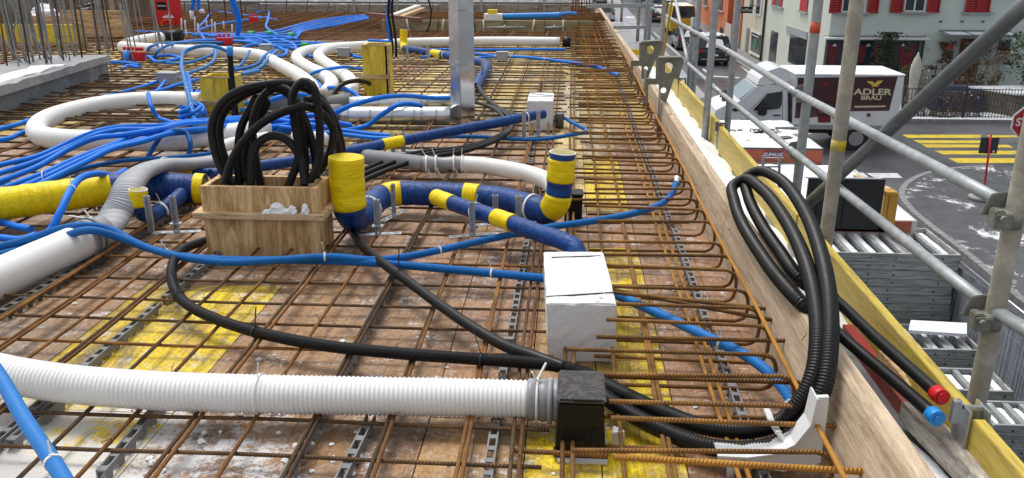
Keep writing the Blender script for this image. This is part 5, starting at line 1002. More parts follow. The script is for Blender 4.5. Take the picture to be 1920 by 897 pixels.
wall_piece('snow_on_upstand', 0, .72, .05, .26, zt_ - .005, zt_ + .010, SNOW, seed=4, rough=.010); tag(bpy.data.objects['snow_on_upstand'], kind='stuff')
def starter(base, h, hook, lean, m, r, lab, grp=None, flip=1, dark=False):
    b = Vector(base); l = Vector((lean[0], lean[1], 1)).normalized(); top = b + l * h; pts = smooth([b, b + l * h * .5, top], .12)
    if hook:
        pts = pts[:-1] + [top + Vector((flip * .055 * (1 - math.cos(a)), 0, .055 * math.sin(a))) for a in [math.pi * i / 10 for i in range(11)]] + [top + Vector((flip * .11, 0, 0)) + Vector((-l.x * .3, 0, -h * (.5 + .4 * R.random())))]
    mb = MB(); mb.tube(pts, r, 8); return tag(mb.build('starter_bar', m), lab, 'rebar', grp)
hooks = [(26, 112, .66), (62, 112, .66), (96, 110, .62), (140, 105, .62)]
for k, (px, py, h) in enumerate(hooks):
    p = P(px, py, zt_); starter(p, h, True, (R.uniform(-.08, .05), 0), REBG, .0105, ('first', 'second', 'third', 'fourth')[k] + ' hooked grey starter bar from the left, rising from the concrete upstand', flip=-1)
for k in range(30):
    f = k / 29; px = 8 + f * 205 + R.uniform(-5, 5); py = 122 - f * 26 + R.uniform(-7, 9); p = P(px, py, zt_)
    starter(p, R.uniform(.75, 1.2), False, (R.uniform(-.05, .04), R.uniform(-.03, .03)), REBG if R.random() < .75 else REBD, R.uniform(.0055, .0085), 'grey upright starter bar in the row along the concrete upstand', 'starter bars in the concrete upstand')
for k in range(16):
    px = 205 + R.uniform(0, 130); py = R.uniform(88, 140) - (px - 205) * .12; p = P(px, py, .03)
    starter(p, R.uniform(.55, 1.2), False, (R.uniform(-.10, .02), R.uniform(-.03, .03)), REBG, R.uniform(.006, .009), 'grey upright bar rising from the deck beside the white duct bend', 'upright bars behind the upstand')
for k in range(3): p = P((10, 95, 40)[k], (112, 114, 118)[k], zt_); starter(p, .7, False, ((.5, -.55, -.6)[k], 0), REBG, .008, ('dark bar leaning across the starter bars at the frame edge', 'grey bar leaning left among the starter bars', 'bar crossing the hooked starter bars')[k])
for k in range(22):
    x0_ = P(R.uniform(-30, 150), 0 + R.uniform(140, 225), .07); mb = MB(); a = x0_ + Vector((-.2, 0, 0)); b = x0_ + Vector((R.uniform(.8, 2.0), R.uniform(-.12, .06), R.uniform(-.02, .03))); mb.tube([a, (a + b) / 2, b], .0058, 7)
    tag(mb.build('loose_rebar', REBD), 'dark bar reaching out of the formwork face at the left', 'rebar', 'dark bars at the upstand face')
def fbox(name, lab, cat, pxl, pyt, pxr, pyb, Y, dep, m, parent=None, bevel=0.0, front=0.0):
    cx = (pxl + pxr) / 2; cy = (pyt + pyb) / 2; a = PY(pxl, cy, Y); b = PY(pxr, cy, Y); t = PY(cx, pyt, Y); d = PY(cx, pyb, Y)
    mb = MB(); mb.bb(a.x, b.x, Y - front, Y + dep, d.z, t.z); o = mb.build(name, m, parent, bevel=bevel); return tag(o, lab, cat) if lab else o
Yq = 10.2
fbox('tan_board', 'tan plywood sheet below the yellow board at the far left', 'plywood sheet', -60, 81, 145, 135, Yq, .03, WOODTAN); fbox('yellow_board', 'wide yellow formwork board behind the starter bars', 'board', -60, 46, 145, 80, Yq - .01, .04, WOODYH)
fbox('timber_post', 'weathered timber post at the end of the yellow board', 'post', 144, 44, 153, 98, Yq - .05, .08, wood_mat("weathered_batten2", (.40, .34, .20), (.25, .20, .12), (12, 12, 2)))
fbox('tan_board', 'tan plywood sheet behind the rusty bar cage', 'plywood sheet', 120, 20, 236, 96, 11.2, .03, WOODTAN); fbox('tan_board', 'low tan plywood sheet behind the white bags', 'plywood sheet', 55, 30, 118, 46, 11.4, .03, WOODTAN)
for k, (px, py, sx, sz, m, lab) in enumerate(((85, 30, .34, .16, 'w', 'white crumpled bag behind the starter bars'), (68, 34, .22, .10, 'w', 'small white crumpled bag behind the starter bars'), (170, 20, .35, .12, 'd', 'dark bundle behind the tan plywood'))):
    p = PY(px, py, 11.7); mb = MB(); mb.lump((0, 0, 0), (sx, .3, sz), 70 + k, 14, .28); o = mb.build('bag', SNOW if m == 'w' else BLACKS); o.location = p; tag(o, lab, 'bag')
GT = mat("grey_tub", (.20, .215, .235), .5, .1, .15, 6)
for k, px in enumerate((6, 32, 52)):
    p = PY(px, 45, 12.2); mb = MB(); mb.lathe((0, 0, 0), [(.16, 0), (.20, .25), (.22, .55), (.24, .56), (.24, .58), (.20, .58), (.17, .1)], 20); o = mb.build('tub', GT); o.location = p; tag(o, ('leftmost', 'middle', 'rightmost')[k] + ' of three grey tubs behind the yellow board', 'tub')
for k in range(7):
    fbox('timber_stud', 'grey timber stud standing behind the tan plywood', 'stud', 60 + 24 * k, -20, 66 + 24 * k, 40, 12.6 + .1 * (k % 2), .06, WOODG).update_tag(); bpy.context.scene.objects[-1]['group'] = 'grey studs at the far left' if False else 'grey studs at the far left'
fbox('plywood_backing', 'brown and grey boarding at the far left edge of the deck', 'boarding', -60, -40, 290, 30, 13.4, .05, wood_mat("brown_backing", (.26, .21, .16), (.15, .12, .10), (14, 2, 2)))
rp = thing('red_panel', 'red formwork panel with a dark grip hole at the far left', 'panel'); Yr = P(320, 54, .0).y
fbox('panel_sheet', None, None, 290, -30, 337, 53, Yr, .05, RED, rp); fbox('grip_hole', None, None, 294, 4, 312, 19, Yr - .004, .003, BLACKS, rp); fbox('cross_bar', None, None, 295, 10, 311, 13, Yr - .012, .006, JBOX, rp)
fbox('white_mark', None, None, 305, 31, 326, 34, Yr - .004, .003, WHITEP, rp)
o = plate([[(306, 34), (325, 34), (322, 28), (319, 31), (316, 25), (313, 31), (310, 28)]], lambda x, y: PY(x, y, Yr - .006), .004, (0, 1, 0), 'white_mark', WHITEP, rp); recentre(rp, P(314, 54, 0))
conduit('orange_cable', 'orange cable looped in front of the red panel', 'cable', [('Y', 300 + 12 * math.cos(a) + 14, 44 - 7 * math.sin(a), Yr - .05) for a in [i * .5 for i in range(13)]], .008, mat("orange_cable_skin", (.7, .17, .02), .5), seg=8)
PEG = mat("pale_peg", (.62, .60, .56), .6)
for k, (px, py, h) in enumerate(((341, 70, 35), (348, 68, 30), (366, 66, 34), (372, 74, 30), (398, 70, 34), (404, 76, 34), (436, 76, 30), (350, 76, 20), (388, 60, 22), (452, 70, 20), (420, 60, 20))):
    b = P(px, py, .0); t = PY(px - 1, py - h, b.y); mb = MB(); mb.cyl(b, t, .011, 8); tag(mb.build('marker_peg', PEG), 'thin pale peg standing upright on the far bars', 'peg', 'pale pegs on the far deck')
for k in range(5):   # plain grey posts and mesh at the far left back
    px = 335 + k * 30; mb = MB(); b = PY(px, 45, 14.5); mb.cyl((b.x, 14.5, 0), (b.x, 14.5, 1.3), .012, 8); tag(mb.build('starter_bar', REBD), 'tall dark bar at the far left back of the deck', 'rebar', 'tall dark bars at the back')
# ================================================================== FAR END OF THE DECK
def far_wall():
    Y = 16.35; zt = PY(800, 9, Y).z; x = -13.0; k = 0
    while x < .45:
        w_ = 1.0 if k % 3 else 1.5; mb = MB(); mb.bb(x + .004, min(x + w_, .5) - .004, Y, Y + .06, 0, zt + R.uniform(-.012, .012)); tag(mb.build('formwork_shutter', WOODG, bevel=.003), 'grey weathered formwork panel closing the far end of the deck', 'formwork panel', 'grey formwork panels along the far end'); x += w_; k += 1
    for j, px in enumerate((187, 300, 665, 745, 783, 903, 1020)):
        p = PY(px, 28, Y - .04); mb = MB(); mb.bb(p.x - .022, p.x + .022, Y - .06, Y - .015, 0, zt + (.55 if j % 2 else .2)); tag(mb.build('stiffener_post', STEEL), 'galvanised upright post against the far formwork panels', 'post', 'upright posts along the far end')
    mb = MB(); mb.bb(-13, .5, Y - .01, Y + .07, zt + .015, zt + .05); tag(mb.build('capping_rail', STEELD), 'grey capping rail along the far formwork panels', 'rail')
far_wall()
for k in range(28):
    x = -11 + k * .4; mb = MB(); mb.cyl((x, 16.1, 0), (x + .04, 16.1, .20 + R.random() * .1), .008, 6); tag(mb.build('starter_bar', REBD), 'short dark upright bar before the far formwork panels', 'rebar', 'short bars before the far panels')
Ys_ = P(950, 65, 0).y; zst = PY(950, 39, Ys_).z; xs0 = PY(716, 50, Ys_).x; xs1 = PY(1112, 50, Ys_).x
st_ = thing('raised_step', 'raised formwork step with an olive face at the far side of the deck', 'formwork step')
mb = MB(); mb.bb(xs0, xs1, Ys_, Ys_ + .05, 0, zst); mb.build('step_face', wood_mat("olive_board", (.36, .32, .18), (.27, .24, .135), (2, 2, 14)), st_); mb = MB(); mb.bb(xs0, xs1, Ys_ + .052, Ys_ + 1.9, zst - .06, zst - .03); mb.build('step_deck', wood_mat("brown_deck", (.24, .13, .07), (.14, .08, .05), (10, 3, 3)), st_); recentre(st_, ((xs0 + xs1) / 2, Ys_, 0))
for k in range(9):
    mb = MB(); yy = Ys_ + .12 + k * .19; mb.tube([(xs0 + .05, yy, zst), ((xs0 + xs1) / 2, yy, zst + .01), (xs1 + .2, yy, zst)], .007, 7); tag(mb.build('transverse_rebar', REB), 'rusty bar lying on the raised step at the far side', 'rebar', 'bars on the raised step')
for k, px in enumerate((726, 768, 820, 828, 892, 907, 945, 997, 1025, 1055, 1085)):
    b = PY(px, 60, Ys_ - .03); lean = R.uniform(-.05, .05); mb = MB(); mb.cyl((b.x, Ys_ - .03, .0), (b.x + lean, Ys_ - .02, zst + .02), .012 if k % 2 else .008, 8); tag(mb.build('step_brace', PEG if k % 2 else REBD), 'thin upright strut against the olive face of the raised step', 'strut', 'struts along the raised step')
for px0, px1, lab in ((912, 985, 'left'), (1022, 1058, 'right')): a = PY(px0, 52, Ys_ - .06); b = PY(px1, 51, Ys_ - .06); mb = MB(); mb.cyl(a, b, .012, 10); mb.cyl(a + (b - a) * .45, a + (b - a) * .5, .035, 10); tag(mb.build('tie_rod', STEEL), lab + ' tie rod with a nut in front of the olive step face', 'tie rod')
eb = thing('foam_block', 'far low white foam block with a yellow cap on the raised step', 'foam block'); fbox('foam_body', None, None, 907, 27, 942, 38, Ys_ + .05, .22, EPS, eb); fbox('yellow_cap', None, None, 914, 19, 931, 28, Ys_ + .09, .14, YPL, eb); recentre(eb, PY(925, 38, Ys_ + .05))
blue('thick light blue pipe lying along the raised step', [('Y', 942, 31, Ys_ + .12), ('Y', 990, 30, Ys_ + .14), ('Y', 1040, 29, Ys_ + .16), ('Y', 1052, 28, Ys_ + .16)], .042, CAPB); blue('thin blue conduit leaving the thick pipe toward the corner', [('Y', 1050, 27, Ys_ + .16), ('Y', 1066, 25, Ys_ + .3), ('Y', 1080, 26, Ys_ + .4)], .024, CAPB)
for (a, b, lab, m) in (((738, 30), (784, 12), 'pale plank sloping up at the far side with a dark stripe', PEG), ((752, 33), (792, 17), 'cream squared timber beside the sloping plank', WOODH), ((690, 27), (788, 37), 'reddish board lying along the far step', wood_mat("reddish_board", (.30, .15, .11), (.2, .1, .08)))):
    mb = MB(); p, q = PY(*a, Ys_ + .5), PY(*b, Ys_ + 1.6 if m is not WOODD and a[0] != 690 else Ys_ - .05); mb.beam(p, q, .10, .05); tag(mb.build('plank', m), lab, 'plank')
# dense bar cage at the far right corner
for k in range(16):
    px = 1070 + k * 2.4; b = PY(px, 30, 14.6 + .1 * (k % 4)); mb = MB(); mb.cyl((b.x, b.y, .0), (b.x + R.uniform(-.03, .03), b.y, .38 + R.random() * .3), .008, 6); tag(mb.build('starter_bar', REB), 'rusty upright bar in the cage at the far corner', 'rebar', 'bars of the far corner cage')
for k in range(3): mb = MB(); a = PY(1066, 16 + 6 * k, 14.5); mb.tube([a, a + Vector((.42, 0, 0)), a + Vector((.42, .4, 0)), a + Vector((0, .4, 0)), a], .007, 6); tag(mb.build('stirrup', REB), 'rusty stirrup round the far corner cage', 'rebar', 'stirrups of the far corner cage')
# ================================================================== STREET: containers, stacks, fence
def hbox(name, q, zt, zb, m, parent=None, bevel=0.0, lab=None, cat=None):
    """box whose top outline is given by four photo pixels at height zt"""
    p = [P(x, y, zt) for x, y in q]; mb = MB(); mb.hexa([Vector((v.x, v.y, zb)) for v in p] + p); o = mb.build(name, m, parent, bevel=bevel); return tag(o, lab, cat) if lab else o
CRED = mat("container_red", (.36, .075, .035), .55, 0, .12, 3, dirt=(.25, .10, .07)); CWH = mat("container_grey_white", (.50, .50, .47), .6, 0, .08, 2, dirt=(.36, .35, .32), dirt_scale=2)
ZC = -2.75; cn = thing('site_container', 'site container with a red-orange frame and a snow covered roof', 'container')
cA, cB = P(1330, 272, ZC), P(1550, 285, ZC); Yc = (cA.y + cB.y) / 2; xa_, xb_ = cA.x - 1.2, cB.x; Yk = P(1440, 229, ZC).y
mb = MB(); mb.bb(xa_, xb_ - .10, Yc + .02, Yk, GZ + .1, ZC - .3); mb.build('wall', CWH, cn)
mb = MB(); mb.bb(xa_, xb_, Yc, Yk + .03, ZC - .30, ZC - .02); mb.bb(xb_ - .11, xb_, Yc, Yc + .12, GZ, ZC - .3); mb.bb(xb_ - .11, xb_, Yk - .1, Yk + .02, GZ, ZC - .3); mb.build('frame', CRED, cn)
mb = MB(); mb.bb(xa_, xb_ + .02, Yc - .02, Yk + .03, ZC - .02, ZC + .01); mb.build('roof', mat("roof_edge_dark", (.05, .05, .05), .6), cn)
for k in range(3):
    a = xa_ + 1.05 + k * .92; mb = MB(); mb.bb(a, a + .80, Yc - .03, Yc + .018, ZC - 1.25, ZC - .42); o = mb.build('window', mat("shutter_white", (.55, .55, .53), .5), cn, bevel=.01)
    for j in range(6): mb = MB(); mb.bb(a + .05, a + .75, Yc - .045, Yc - .03, ZC - 1.2 + j * .13, ZC - 1.2 + j * .13 + .10); mb.build('shutter_slat', CWH, o)
xs = PY(1452, 278, Yc).x; mb = MB(); mb.bb(xs - .20, xs + .20, Yc - .015, Yc - .001, ZC - .20, ZC - .06); sg = mb.build('name_plate', mat('plate_plum', (.09, .03, .08), .5), cn); mb = MB(); mb.bb(xs - .20, xs + .20, Yc - .018, Yc - .0155, ZC - .20, ZC - .185); mb.build('plate_rim', WHITEP, sg)
text_mesh('plate_lettering', 'EUFALUC', .10, WHITEP, sg, (xs, Yc - .018, ZC - .13), (math.pi / 2, 0, 0), .002, .95)
recentre(cn, (xb_, Yc, GZ))
def snow_cap(name, x0, x1, y0, y1, z, h, seed, lab=None, holes=0.0):
    mb = MB(); mb.sm = True; rr = random.Random(seed); nx = max(4, int((x1 - x0) / .12)); ny = max(4, int((y1 - y0) / .12)); vs = []
    for j in range(ny + 1):
        for i in range(nx + 1):
            ed = min(i, nx - i, j, ny - j); vs.append((x0 + (x1 - x0) * i / nx, y0 + (y1 - y0) * j / ny, z + h * (min(1, ed / 1.5)) * rr.uniform(.6, 1.1) + .004))
    fs = [(j * (nx + 1) + i, j * (nx + 1) + i + 1, (j + 1) * (nx + 1) + i + 1, (j + 1) * (nx + 1) + i) for j in range(ny) for i in range(nx) if rr.random() >= holes]
    mb.add(vs, fs); return tag(mb.build(name, SNOW), kind='stuff')
snow_cap('snow_on_roof', xa_ + .03, xb_ - .02, Yc, Yk, ZC + .01, .07, 3, holes=.03)
for k, (px, py, L) in enumerate(((1358, 244, .5), (1480, 240, .6), (1505, 252, .4), (1470, 258, .35), (1452, 248, .3))):
    c = P(px, py, ZC + .09); mb = MB(); mb.box(c, (L, .18, .02), rad(10 * k)); tag(mb.build('roof_board', WOODD if k % 2 else WOODG), ('first', 'second', 'third', 'fourth', 'smallest')[k] + ' grey board poking out of the snow on the container roof', 'board')
for k in range(3):
    c = P(1425 + 8 * k, 246, ZC + .1); conduit('loose_cable', ('left', 'middle', 'right')[k] + ' loop of black cable on the snowy container roof', 'cable', [('W', c.x + .22 * math.cos(a), c.y + .16 * math.sin(a), c.z + .03 * math.sin(3 * a)) for a in [i * .6 for i in range(10)]], .012, BLACKS, seg=6)
c = P(1448, 254, ZC + .12); tag(MB().lathe(c, [(.09, 0), (.10, .05), (.06, .09)], 14).build('cap', mat("ochre_cap", (.38, .28, .02), .6)), 'ochre cap on the snowy container roof under the rail', 'cap')
# lower snowy flat box with a ladder, black board on yellow frame
ZP = -3.09; pc = thing('site_bin', 'low flat roofed site bin covered with snow beside the container', 'bin')
x0, x1 = P(1330, 330, ZP).x, P(1640, 345, ZP).x; Yp1 = Yc - .06; Yp0 = 13.62
mb = MB(); mb.hexa([(x0, Yp0, GZ), (x1 - .1, Yp0, GZ), (x1, Yp1, GZ), (x0, Yp1, GZ), (x0, Yp0, ZP), (x1 - .1, Yp0, ZP), (x1, Yp1, ZP), (x0, Yp1, ZP)]); mb.build('body', CWH, pc); mb = MB(); mb.bb(x0, x1 - .2, Yp0 - .04, Yp0 - .002, ZP - .2, ZP); mb.build('front_rim', CRED, pc); recentre(pc, (x0, Yp0, GZ))
snow_cap('snow_on_bin', x0 + .02, x1 - .12, Yp0 + .02, Yp1 - .05, ZP, .08, 9)
mb = MB(); c = P(1645, 342, ZP + .1); mb.beam(c + Vector((-.25, .5, .0)), c + Vector((.05, -.5, 0)), .12, .03); tag(mb.build('plank', WOODTAN), 'tan plank lying in the snow at the end of the site bin', 'plank')
lad = thing('ladder', 'grey aluminium ladder leaning out of the snow beside the site bin', 'ladder'); Ylad = 13.5
for px in (1430, 1461): a = PY(px + 1, 262 + 30, Ylad); b = PY(px - 3, 430, Ylad); mb = MB(); mb.cyl(b, a, .022, 10); mb.build('stile', STEELD, lad)
for py in (313, 352, 392): mb = MB(); mb.cyl(PY(1430, py, Ylad), PY(1460, py, Ylad), .014, 8); mb.build('rung', STEELD, lad)
recentre(lad, PY(1445, 430, Ylad))
bb_ = thing('black_board', 'black sheeted board standing on an ochre steel frame', 'board'); Yb2 = 13.55
fbox('board_sheet', None, None, 1511, 336, 1654, 430, Yb2, .05, mat("black_sheet", (.012, .012, .014), .45, 0, .3, 3), bb_)
OCH = mat("ochre_steel", (.50, .27, .03), .55, 0, .12, 8)
fbox('top_edge', None, None, 1511, 334.5, 1655, 336, Yb2 - .01, .06, JBOX, bb_); fbox('panel_line', None, None, 1581, 338, 1583, 428, Yb2 - .008, .006, BLACKS, bb_); fbox('panel_line', None, None, 1530, 360, 1532, 425, Yb2 - .008, .006, BLACKS, bb_)
for a in ((1656, 366, 1663, 428), (1664, 364, 1681, 430), (1499, 375, 1508, 430)): fbox('frame_post', None, None, *a, Yb2 - .02, .14, OCH, bb_, bevel=.006)
fbox('frame_head', None, None, 1661, 361, 1684, 367, Yb2 - .05, .2, OCH, bb_, bevel=.006); fbox('frame_rail', None, None, 1499, 425, 1683, 434, Yb2 + .03, .06, OCH, bb_); recentre(bb_, PY(1590, 430, Yb2))
# stacks of grey formwork panels, each panel a thing
FP = wood_mat("weathered_panel_edge", (.46, .49, .48), (.27, .29, .29), (1.2, 2, 30), rough=.8, stain=(.34, .34, .33), st=.60); FPT = mat("panel_frame_grey", (.30, .325, .33), .6, .2, .15, 8, dirt=(.50, .50, .50))
def panel_stack(q, zt, n, th, where, ribs=7, jit=.03, snow=True, only=None):
    p = [P(x, y, zt) for x, y in q]; c = (p[0] + p[1] + p[2] + p[3]) / 4; w_ = ((p[1] - p[0]).length + (p[2] - p[3]).length) / 2; d_ = ((p[2] - p[1]).length + (p[3] - p[0]).length) / 2
    w_ = abs(((p[1].x - p[0].x) + (p[2].x - p[3].x)) / 2); d_ = abs(((p[2].y + p[3].y) - (p[1].y + p[0].y)) / 2)
    ords = ('topmost', 'second', 'third', 'fourth', 'fifth', 'sixth', 'seventh', 'eighth', 'ninth', 'tenth', 'eleventh', 'twelfth', 'thirteenth', 'fourteenth', 'fifteenth')
    for k in range(n):
        dx, dy = R.uniform(-jit, jit), R.uniform(-jit, jit) * .6; cx, cy = c.x + dx, c.y + dy; z1 = zt - k * th; z0 = z1 - th + .008
        rt = thing('formwork_panel_unit', 'grey framed formwork panel, ' + ords[k] + ' of the ' + where, 'formwork panel', group='grey formwork panels stacked beside the road')
        x0, x1, y0, y1 = cx - w_ / 2, cx + w_ / 2, cy - d_ / 2, cy + d_ / 2
        mb = MB(); f_ = .04
        mb.bb(x0, x1, y0, y0 + f_, z0, z1); mb.bb(x0, x1, y1 - f_, y1, z0, z1); mb.bb(x0, x0 + f_, y0 + f_ + .001, y1 - f_ - .001, z0, z1); mb.bb(x1 - f_, x1, y0 + f_ + .001, y1 - f_ - .001, z0, z1)
        mb.bb(x0 + .002, x1 - .002, y0 - .004, y0 - .001, z1 - .012, z1 - .002); mb.build('frame', FP, rt)
        if k == 0:
            for i in range(1, ribs): xx = x0 + (x1 - x0) * i / ribs; mb = MB(); mb.bb(xx - .035, xx + .035, y0 + f_ + .001, y1 - f_ - .001, z1 - .07, z1 - .004); mb.build('rib', FPT, rt)
            for ya, yb in ((y0 - .002, y0 + .035), (y1 - .035, y1 + .002)): mb = MB(); mb.bb(x0 + .01, x1 - .01, ya, yb, z1 + .001, z1 + .006); mb.build('frame_top', FPT, rt)
        mb = MB(); mb.bb(x0 + f_ + .001, x1 - f_ - .001, y0 + f_ + .001, y1 - f_ - .001, z0, z0 + .02); mb.build('sheet', FP, rt)
        if k < 9:
            for hx in (.3, .5, .86): mb = MB(); xx = x0 + (x1 - x0) * hx; mb.tube([(xx, y0 - .0045, (z0 + z1) / 2), (xx, y0 - .006, (z0 + z1) / 2)], .014, 10); mb.build('tie_hole', BLACKS, rt)
        recentre(rt, (cx, cy, z0))
    if snow:
        for i in range(ribs):
            a = c.x - w_ / 2 + w_ * i / ribs + .07; b = c.x - w_ / 2 + w_ * (i + 1) / ribs - .07
            if R.random() < .95: snow_cap('snow_in_panel', a, b, c.y - d_ / 2 + .07, c.y + d_ / 2 - .07, zt - .06, .045, 20 + i)
panel_stack(((1552, 480), (1785, 474), (1738, 426), (1527, 428)), -3.3, 15, .137, 'tall stack beside the road', 7)
panel_stack(((1722, 657), (1838, 655), (1792, 608), (1672, 609)), -4.3, 7, .15, 'middle stack below the yellow toe board', 4)
panel_stack(((1795, 737), (1902, 733), (1855, 691), (1758, 693)), -4.3, 7, .15, 'stack behind the nearest scaffold post', 3)
panel_stack(((1862, 802), (1990, 798), (1940, 752), (1832, 754)), -4.3, 7, .15, 'nearest stack at the frame corner', 4)
c = P(1755, 620, -4.18); mb = MB(); mb.hexa([c + Vector(v) for v in ((-.45, -.12, 0), (.35, -.2, 0), (.5, .15, .02), (-.3, .2, .02), (-.45, -.12, .05), (.35, -.2, .05), (.5, .15, .07), (-.3, .2, .07))]); tag(mb.build('snow_slab', SNOW), 'broken slab of snow on the middle panel stack', 'snow')
# mesh site fence with tarpaulin
tm, tb_ = new_mat("tarpaulin"); tv = coord(tm); tf = noise(tm, tv, 2.2, 5, .6, 1.0); tm.node_tree.links.new(ramp(tm, tf, [(.3, (.22, .245, .29)), (.7, (.32, .35, .40))]), tb_.inputs['Base Color']); tb_.inputs['Roughness'].default_value = .6
tw = tm.node_tree.nodes.new('ShaderNodeTexWave'); tw.inputs['Scale'].default_value = 5; tw.inputs['Distortion'].default_value = 2.0; tw.bands_direction = 'Y'; tm.node_tree.links.new(tv, tw.inputs[0]); tm.node_tree.links.new(bump(tm, tw.outputs['Fac'], .6, .02), tb_.inputs['Normal'])
fx0 = P(1788, 486, -3.42)
def site_fence(x0, y0, x1, y1, lab, zt=-3.40):
    rt = thing('site_fence', lab, 'fence'); a = Vector((x0, y0, 0)); b = Vector((x1, y1, 0)); d = (b - a); L = d.length; d.normalize(); n_ = Vector((-d.y, d.x, 0))
    mb = MB(); N = 26; vs = []
    for i in range(N + 1):
        for z in (GZ + .1, (GZ + zt) / 2, zt - .12): w_ = .03 * math.sin(i * 1.9 + z); p = a + d * (L * i / N) + n_ * (.03 + w_); vs.append((p.x, p.y, z))
    mb.sm = True; mb.add(vs, [(i * 3 + j, (i + 1) * 3 + j, (i + 1) * 3 + j + 1, i * 3 + j + 1) for i in range(N) for j in range(2)]); mb.build('tarpaulin', tm, rt)
    mb = MB(); z = GZ + .15
    while z < zt: mb.beam(Vector((a.x, a.y, z)) - n_ * .03, Vector((b.x, b.y, z)) - n_ * .03, .004, .004); z += .35
    k = .1
    while k < L: p = a + d * k - n_ * .034; mb.beam((p.x, p.y, GZ + .1), (p.x, p.y, zt), .003, .003, (1, 0, 0)); k += .24
    mb.build('wire_mesh', ZINC, rt); mb = MB()
    for p in (a, b): mb.cyl((p.x, p.y, GZ), (p.x, p.y, zt + .03), .021, 10)
    mb.cyl((a.x, a.y, zt), (b.x, b.y, zt), .021, 10); mb.cyl((a.x, a.y, GZ + .12), (b.x, b.y, GZ + .12), .021, 10); mb.build('tube_frame', ZINC, rt); recentre(rt, (a.x, a.y, GZ)); return rt
site_fence(fx0.x + .02, 12.9, fx0.x + .0, 9.5, 'wire site fence panel backed with grey tarpaulin beside the tall panel stack'); site_fence(fx0.x + .0, 9.44, fx0.x - .05, 6.2, 'nearer wire site fence panel backed with grey tarpaulin at the frame edge')
# stop sign, red marker pole, concrete post
YS = 16.0; sc = PY(1929, 230, YS); sg = thing('stop_sign', 'red octagonal stop sign with a white rim at the right frame edge', 'traffic sign'); rr_ = .33
oct_ = lambda r: [(r * math.cos(rad(22.5 + 45 * i)), r * math.sin(rad(22.5 + 45 * i))) for i in range(8)]
fo = lambda x, y: sc + Vector((x, 0, y)); plate([oct_(rr_)], fo, .012, (0, 1, 0), 'rim', mat("sign_white", (.7, .7, .7), .4), sg); fo2 = lambda x, y: sc + Vector((x, -.006, y)); plate([oct_(rr_ * .90)], fo2, .005, (0, 1, 0), 'face', mat("sign_red", (.42, .008, .02), .35), sg)
text_mesh('lettering', 'STOP', .21, MATS["sign_white"], sg, (sc.x, sc.y - .010, sc.z + .0), (math.pi / 2, 0, 0), .002, .95, .006)
mb = MB(); mb.cyl((sc.x, sc.y + .04, GZ), (sc.x, sc.y + .04, sc.z + .2), .03, 12); mb.build('pole', STEELD, sg); recentre(sg, (sc.x, sc.y, GZ))
b = P(1843, 374, GZ + .11); t = PY(1858, 253, b.y); mk = thing('marker_pole', 'slim red marker pole with a black board in a snowy round foot', 'marker pole')
mb = MB(); mb.cyl((b.x, b.y, b.z), (t.x, b.y, t.z), .028, 10); mb.build('pole', mat("pole_red", (.48, .01, .03), .4), mk); mb = MB(); mb.lathe((b.x, b.y, GZ + .11), [(.36, 0), (.38, .06), (.34, .12), (.1, .14)], 24); mb.build('foot', mat("foot_concrete", (.30, .30, .29), .8, 0, .2, 9), mk)
mb = MB(); mb.sm = True; mb.lathe((b.x, b.y, GZ + .225), [(.32, 0), (.30, .04), (.16, .065), (.04, .07)], 20); mb.build('snow_cap', SNOW, mk)
a_ = PY(1837, 275, b.y + .05); c_ = PY(1871, 275, b.y + .05); zt2, zb2 = PY(1855, 259, b.y).z, PY(1855, 289, b.y).z; mb = MB(); mb.bb(a_.x, c_.x, b.y + .04, b.y + .07, zb2, zt2); mb.build('board', mat("board_black", (.03, .035, .04), .5), mk); mb = MB(); mb.bb(c_.x - .12, c_.x - .07, b.y + .034, b.y + .039, zb2 + .03, zb2 + .09); mb.build('sticker', WHITEP, mk); recentre(mk, b)
q = P(1902, 372, GZ + .1); mb = MB(); mb.box((q.x + .2, q.y, GZ + .4), (.5, .4, .55)); tag(mb.build('concrete_block', CONC, bevel=.02), 'pale concrete block behind the scaffold post at the frame edge', 'concrete block')
conduit('bollard', 'thin black post bending over beside the concrete block', 'post', [('Y', 1912, 352, q.y), ('Y', 1914, 320, q.y), ('Y', 1919, 300, q.y), ('Y', 1926, 296, q.y)], .02, BLACKS, seg=8)
